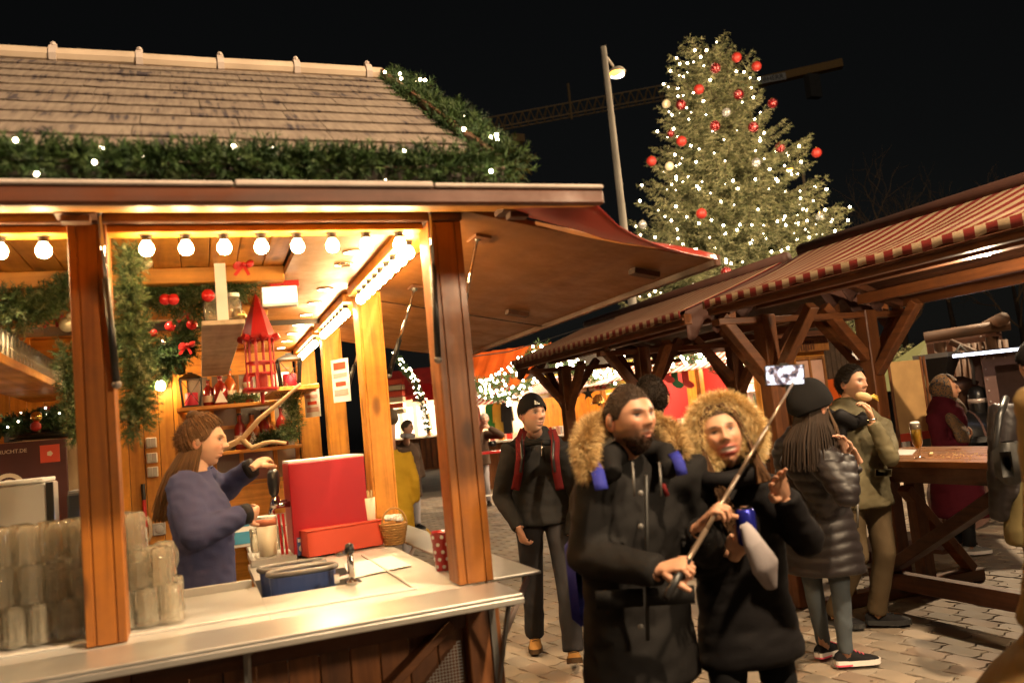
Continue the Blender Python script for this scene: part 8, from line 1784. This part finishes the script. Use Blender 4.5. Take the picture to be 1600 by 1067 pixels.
# --- people farther up the lane
hg_ = Head(at(757, 655, 16.3), -104, 0, 0, 1.02, (0.52, 0.30, 0.22), (0.3, 0.28, 0.26), hair=(0.42, 0.40, 0.38), smile=0.6, seed=21, nr=36, nc=48)
gm = onz(760, 790, 0)
gry, Dg2, Lg2 = figure('grey haired man in a brown jacket with a camera at the folding table', (gm[0]-0.05, gm[1]), -104, 1.74, hg_, (0.52, 0.30, 0.22), dict(mat='brown_coat', hem=0.82, thick=1.12, sleeve=1.15, fold=0.008, name='jacket'), dict(mat='pale_jeans'), ('black_shoe', 'rubber'), dict(wr_l=at(764, 668, 16.0), el_l=at(784, 680, 16.1)), hands=[hand_arrays(at(764, 668, 16.0), unit((-0.8, -0.2, 0.3)), (0, 1, 0), 1.0, 1.0, 1, (0.52, 0.30, 0.22), vox=0.008)], seed=22, vox=0.02)
part(hg_.cap(0.008, (0.42, 0.40, 0.38), 0.2, None, 60), 'hair', 'hair', gry, colors=True)
cmp_ = at(769, 693, 15.9); part(MB().box(cmp_, (0.15, 0.08, 0.10), rotz(-0.3), bev=0.012), 'camera', 'black_plastic', gry); part(MB().tube([cmp_, cmp_-CF*np.array((1, 1, 0))*0.12], 0.04, 14), 'camera_lens', 'black_plastic', gry)
hd_ = Head(at(637, 668, 13.6), -40, -6, 0, 1.0, (0.52, 0.30, 0.22), hair=(0.05, 0.035, 0.025), seed=23, nr=36, nc=48); dm_ = onz(651, 828, 0)
drk, _, _ = figure('passer-by in a long dark brown coat beyond the stall post', (dm_[0]-0.05, dm_[1]), -70, 1.70, hd_, (0.52, 0.30, 0.22), dict(mat='brown_coat', hem=0.55, thick=1.08, fold=0.01, name='long_coat'), dict(mat='pale_jeans'), ('black_shoe', 'rubber'), {}, seed=24, vox=0.02)
part(hd_.cap(0.014, (0.05, 0.035, 0.025), 0.2, None, 60), 'hair', 'hair', drk, colors=True); part(MB().tube([hd_.w((0.09*math.cos(a_), 0.09*math.sin(a_), -0.13)) for a_ in np.linspace(0, 6.0, 14)], 0.04, 8), 'scarf', 'pale_jeans', drk)
hy = Head(at(610, 655, 9.3), 75, 0, 0, 0.97, (0.50, 0.28, 0.2), hair=(0.06, 0.04, 0.025), seed=25, nr=36, nc=48); ym = at(613, 740, 9.3)
yel, _, _ = figure('person in a mustard yellow coat behind the stall post', (ym[0], ym[1]), 75, 1.66, hy, (0.50, 0.28, 0.2), dict(mat='mustard_coat', hem=0.58, thick=1.06, fold=0.01, name='coat'), dict(mat='pale_jeans'), ('black_shoe', 'rubber'), {}, seed=26, vox=0.02)
part(hy.cap(0.014, (0.06, 0.04, 0.025), 0.2, None, 60), 'hair', 'hair', yel, colors=True)

# --- barmaid drawing beer
hs_ = Head(at(318, 690, 3.78), -14, -6, 0, 0.97, (0.58, 0.32, 0.20), (0.10, 0.06, 0.03), hair=(0.09, 0.045, 0.018), seed=27)
bw_r, bw_l = at(398, 728, 3.95), at(388, 803, 3.70)
h1 = hand_arrays(bw_r, unit(at(420, 712, 4.05)-bw_r), np.array((0.1, 0.2, -0.9)), 0.92, 0.9, 1, (0.60, 0.33, 0.20), (0.5, 0.8, -0.4), vox=0.0042); h2 = hand_arrays(bw_l, unit(at(412, 803, 3.85)-bw_l), np.array((0.2, 0.9, 0.0)), 0.92, 0.8, 1, (0.60, 0.33, 0.20), (0.4, 0.8, 0.4), vox=0.0042)
bar, Dr, Lr = figure('barmaid with long brown hair in a navy fleece drawing beer', (-0.02, 4.04), -12, 1.64, hs_, (0.58, 0.32, 0.20), dict(mat='navy_fleece', hem=0.84, thick=1.02, sleeve=1.12, fold=0.008, name='fleece_jacket'), dict(mat='black_trousers'), ('black_shoe', 'rubber'),
    dict(sh_r=at(290, 760, 3.62), el_r=at(306, 835, 3.50), wr_r=at(378, 804, 3.66), sh_l=at(318, 748, 4.02), el_l=at(345, 768, 4.12), wr_l=at(392, 732, 3.98)), z0=0.10, hands=[h1, h2], seed=28, vox=0.012)
m = hs_.cap(0.010, (0.08, 0.04, 0.016), 0.35, None, 60); hs_.fuzz(m, (0.10, 0.05, 0.022), 5000, 0.04, 0.8, 11, None, 0.12)
def bh(st, rs):
    a_ = rs.uniform(1.45, 4.85); r_ = 0.092; x_, y_ = r_*math.sin(a_)*0.85, r_*math.cos(a_); zz_ = rs.uniform(-0.02, 0.09); o_ = rs.uniform(1.0, 1.3)
    return [hs_.w(q) for q in ((x_*0.75, y_*0.8, zz_), (x_*1.02, y_*1.08, -0.04), (x_*o_*1.05, y_*o_*1.25-0.015, -0.15), (x_*o_*1.0, y_*o_*1.45-0.02, -0.23), (x_*o_*0.95+rs.normal(0, 0.015), y_*o_*1.5-0.03, -0.30-rs.uniform(0, 0.07)))]
m.add(*scalp_strands(hs_, 650, (0, -0.06, 0.105), (0.10, 0.05, 0.021), 0.0026, 31).arrays())
ss = strands(range(900), bh, 5, 0.0035, (0.10, 0.05, 0.02), 12); m.add(*ss.arrays()); m.sphere(hs_.w((0, -0.05, 0.118)), (0.032, 0.036, 0.028), 10, 8, None, (0.08, 0.04, 0.016)); part(m, 'hair', 'hair', bar, colors=True)
for w0_, w1_ in ((at(370, 806, 3.645), at(388, 802, 3.69)), (at(386, 735, 3.97), at(397, 729, 3.97))): part(MB().tube([w0_, w1_], 0.046, 12), 'cuff', 'black_coat', bar)
part(MB().tube([at(300, 742, 3.8), at(312, 735, 3.72), at(328, 738, 3.75), at(330, 742, 3.9)], 0.03, 8), 'collar', 'navy_fleece', bar)
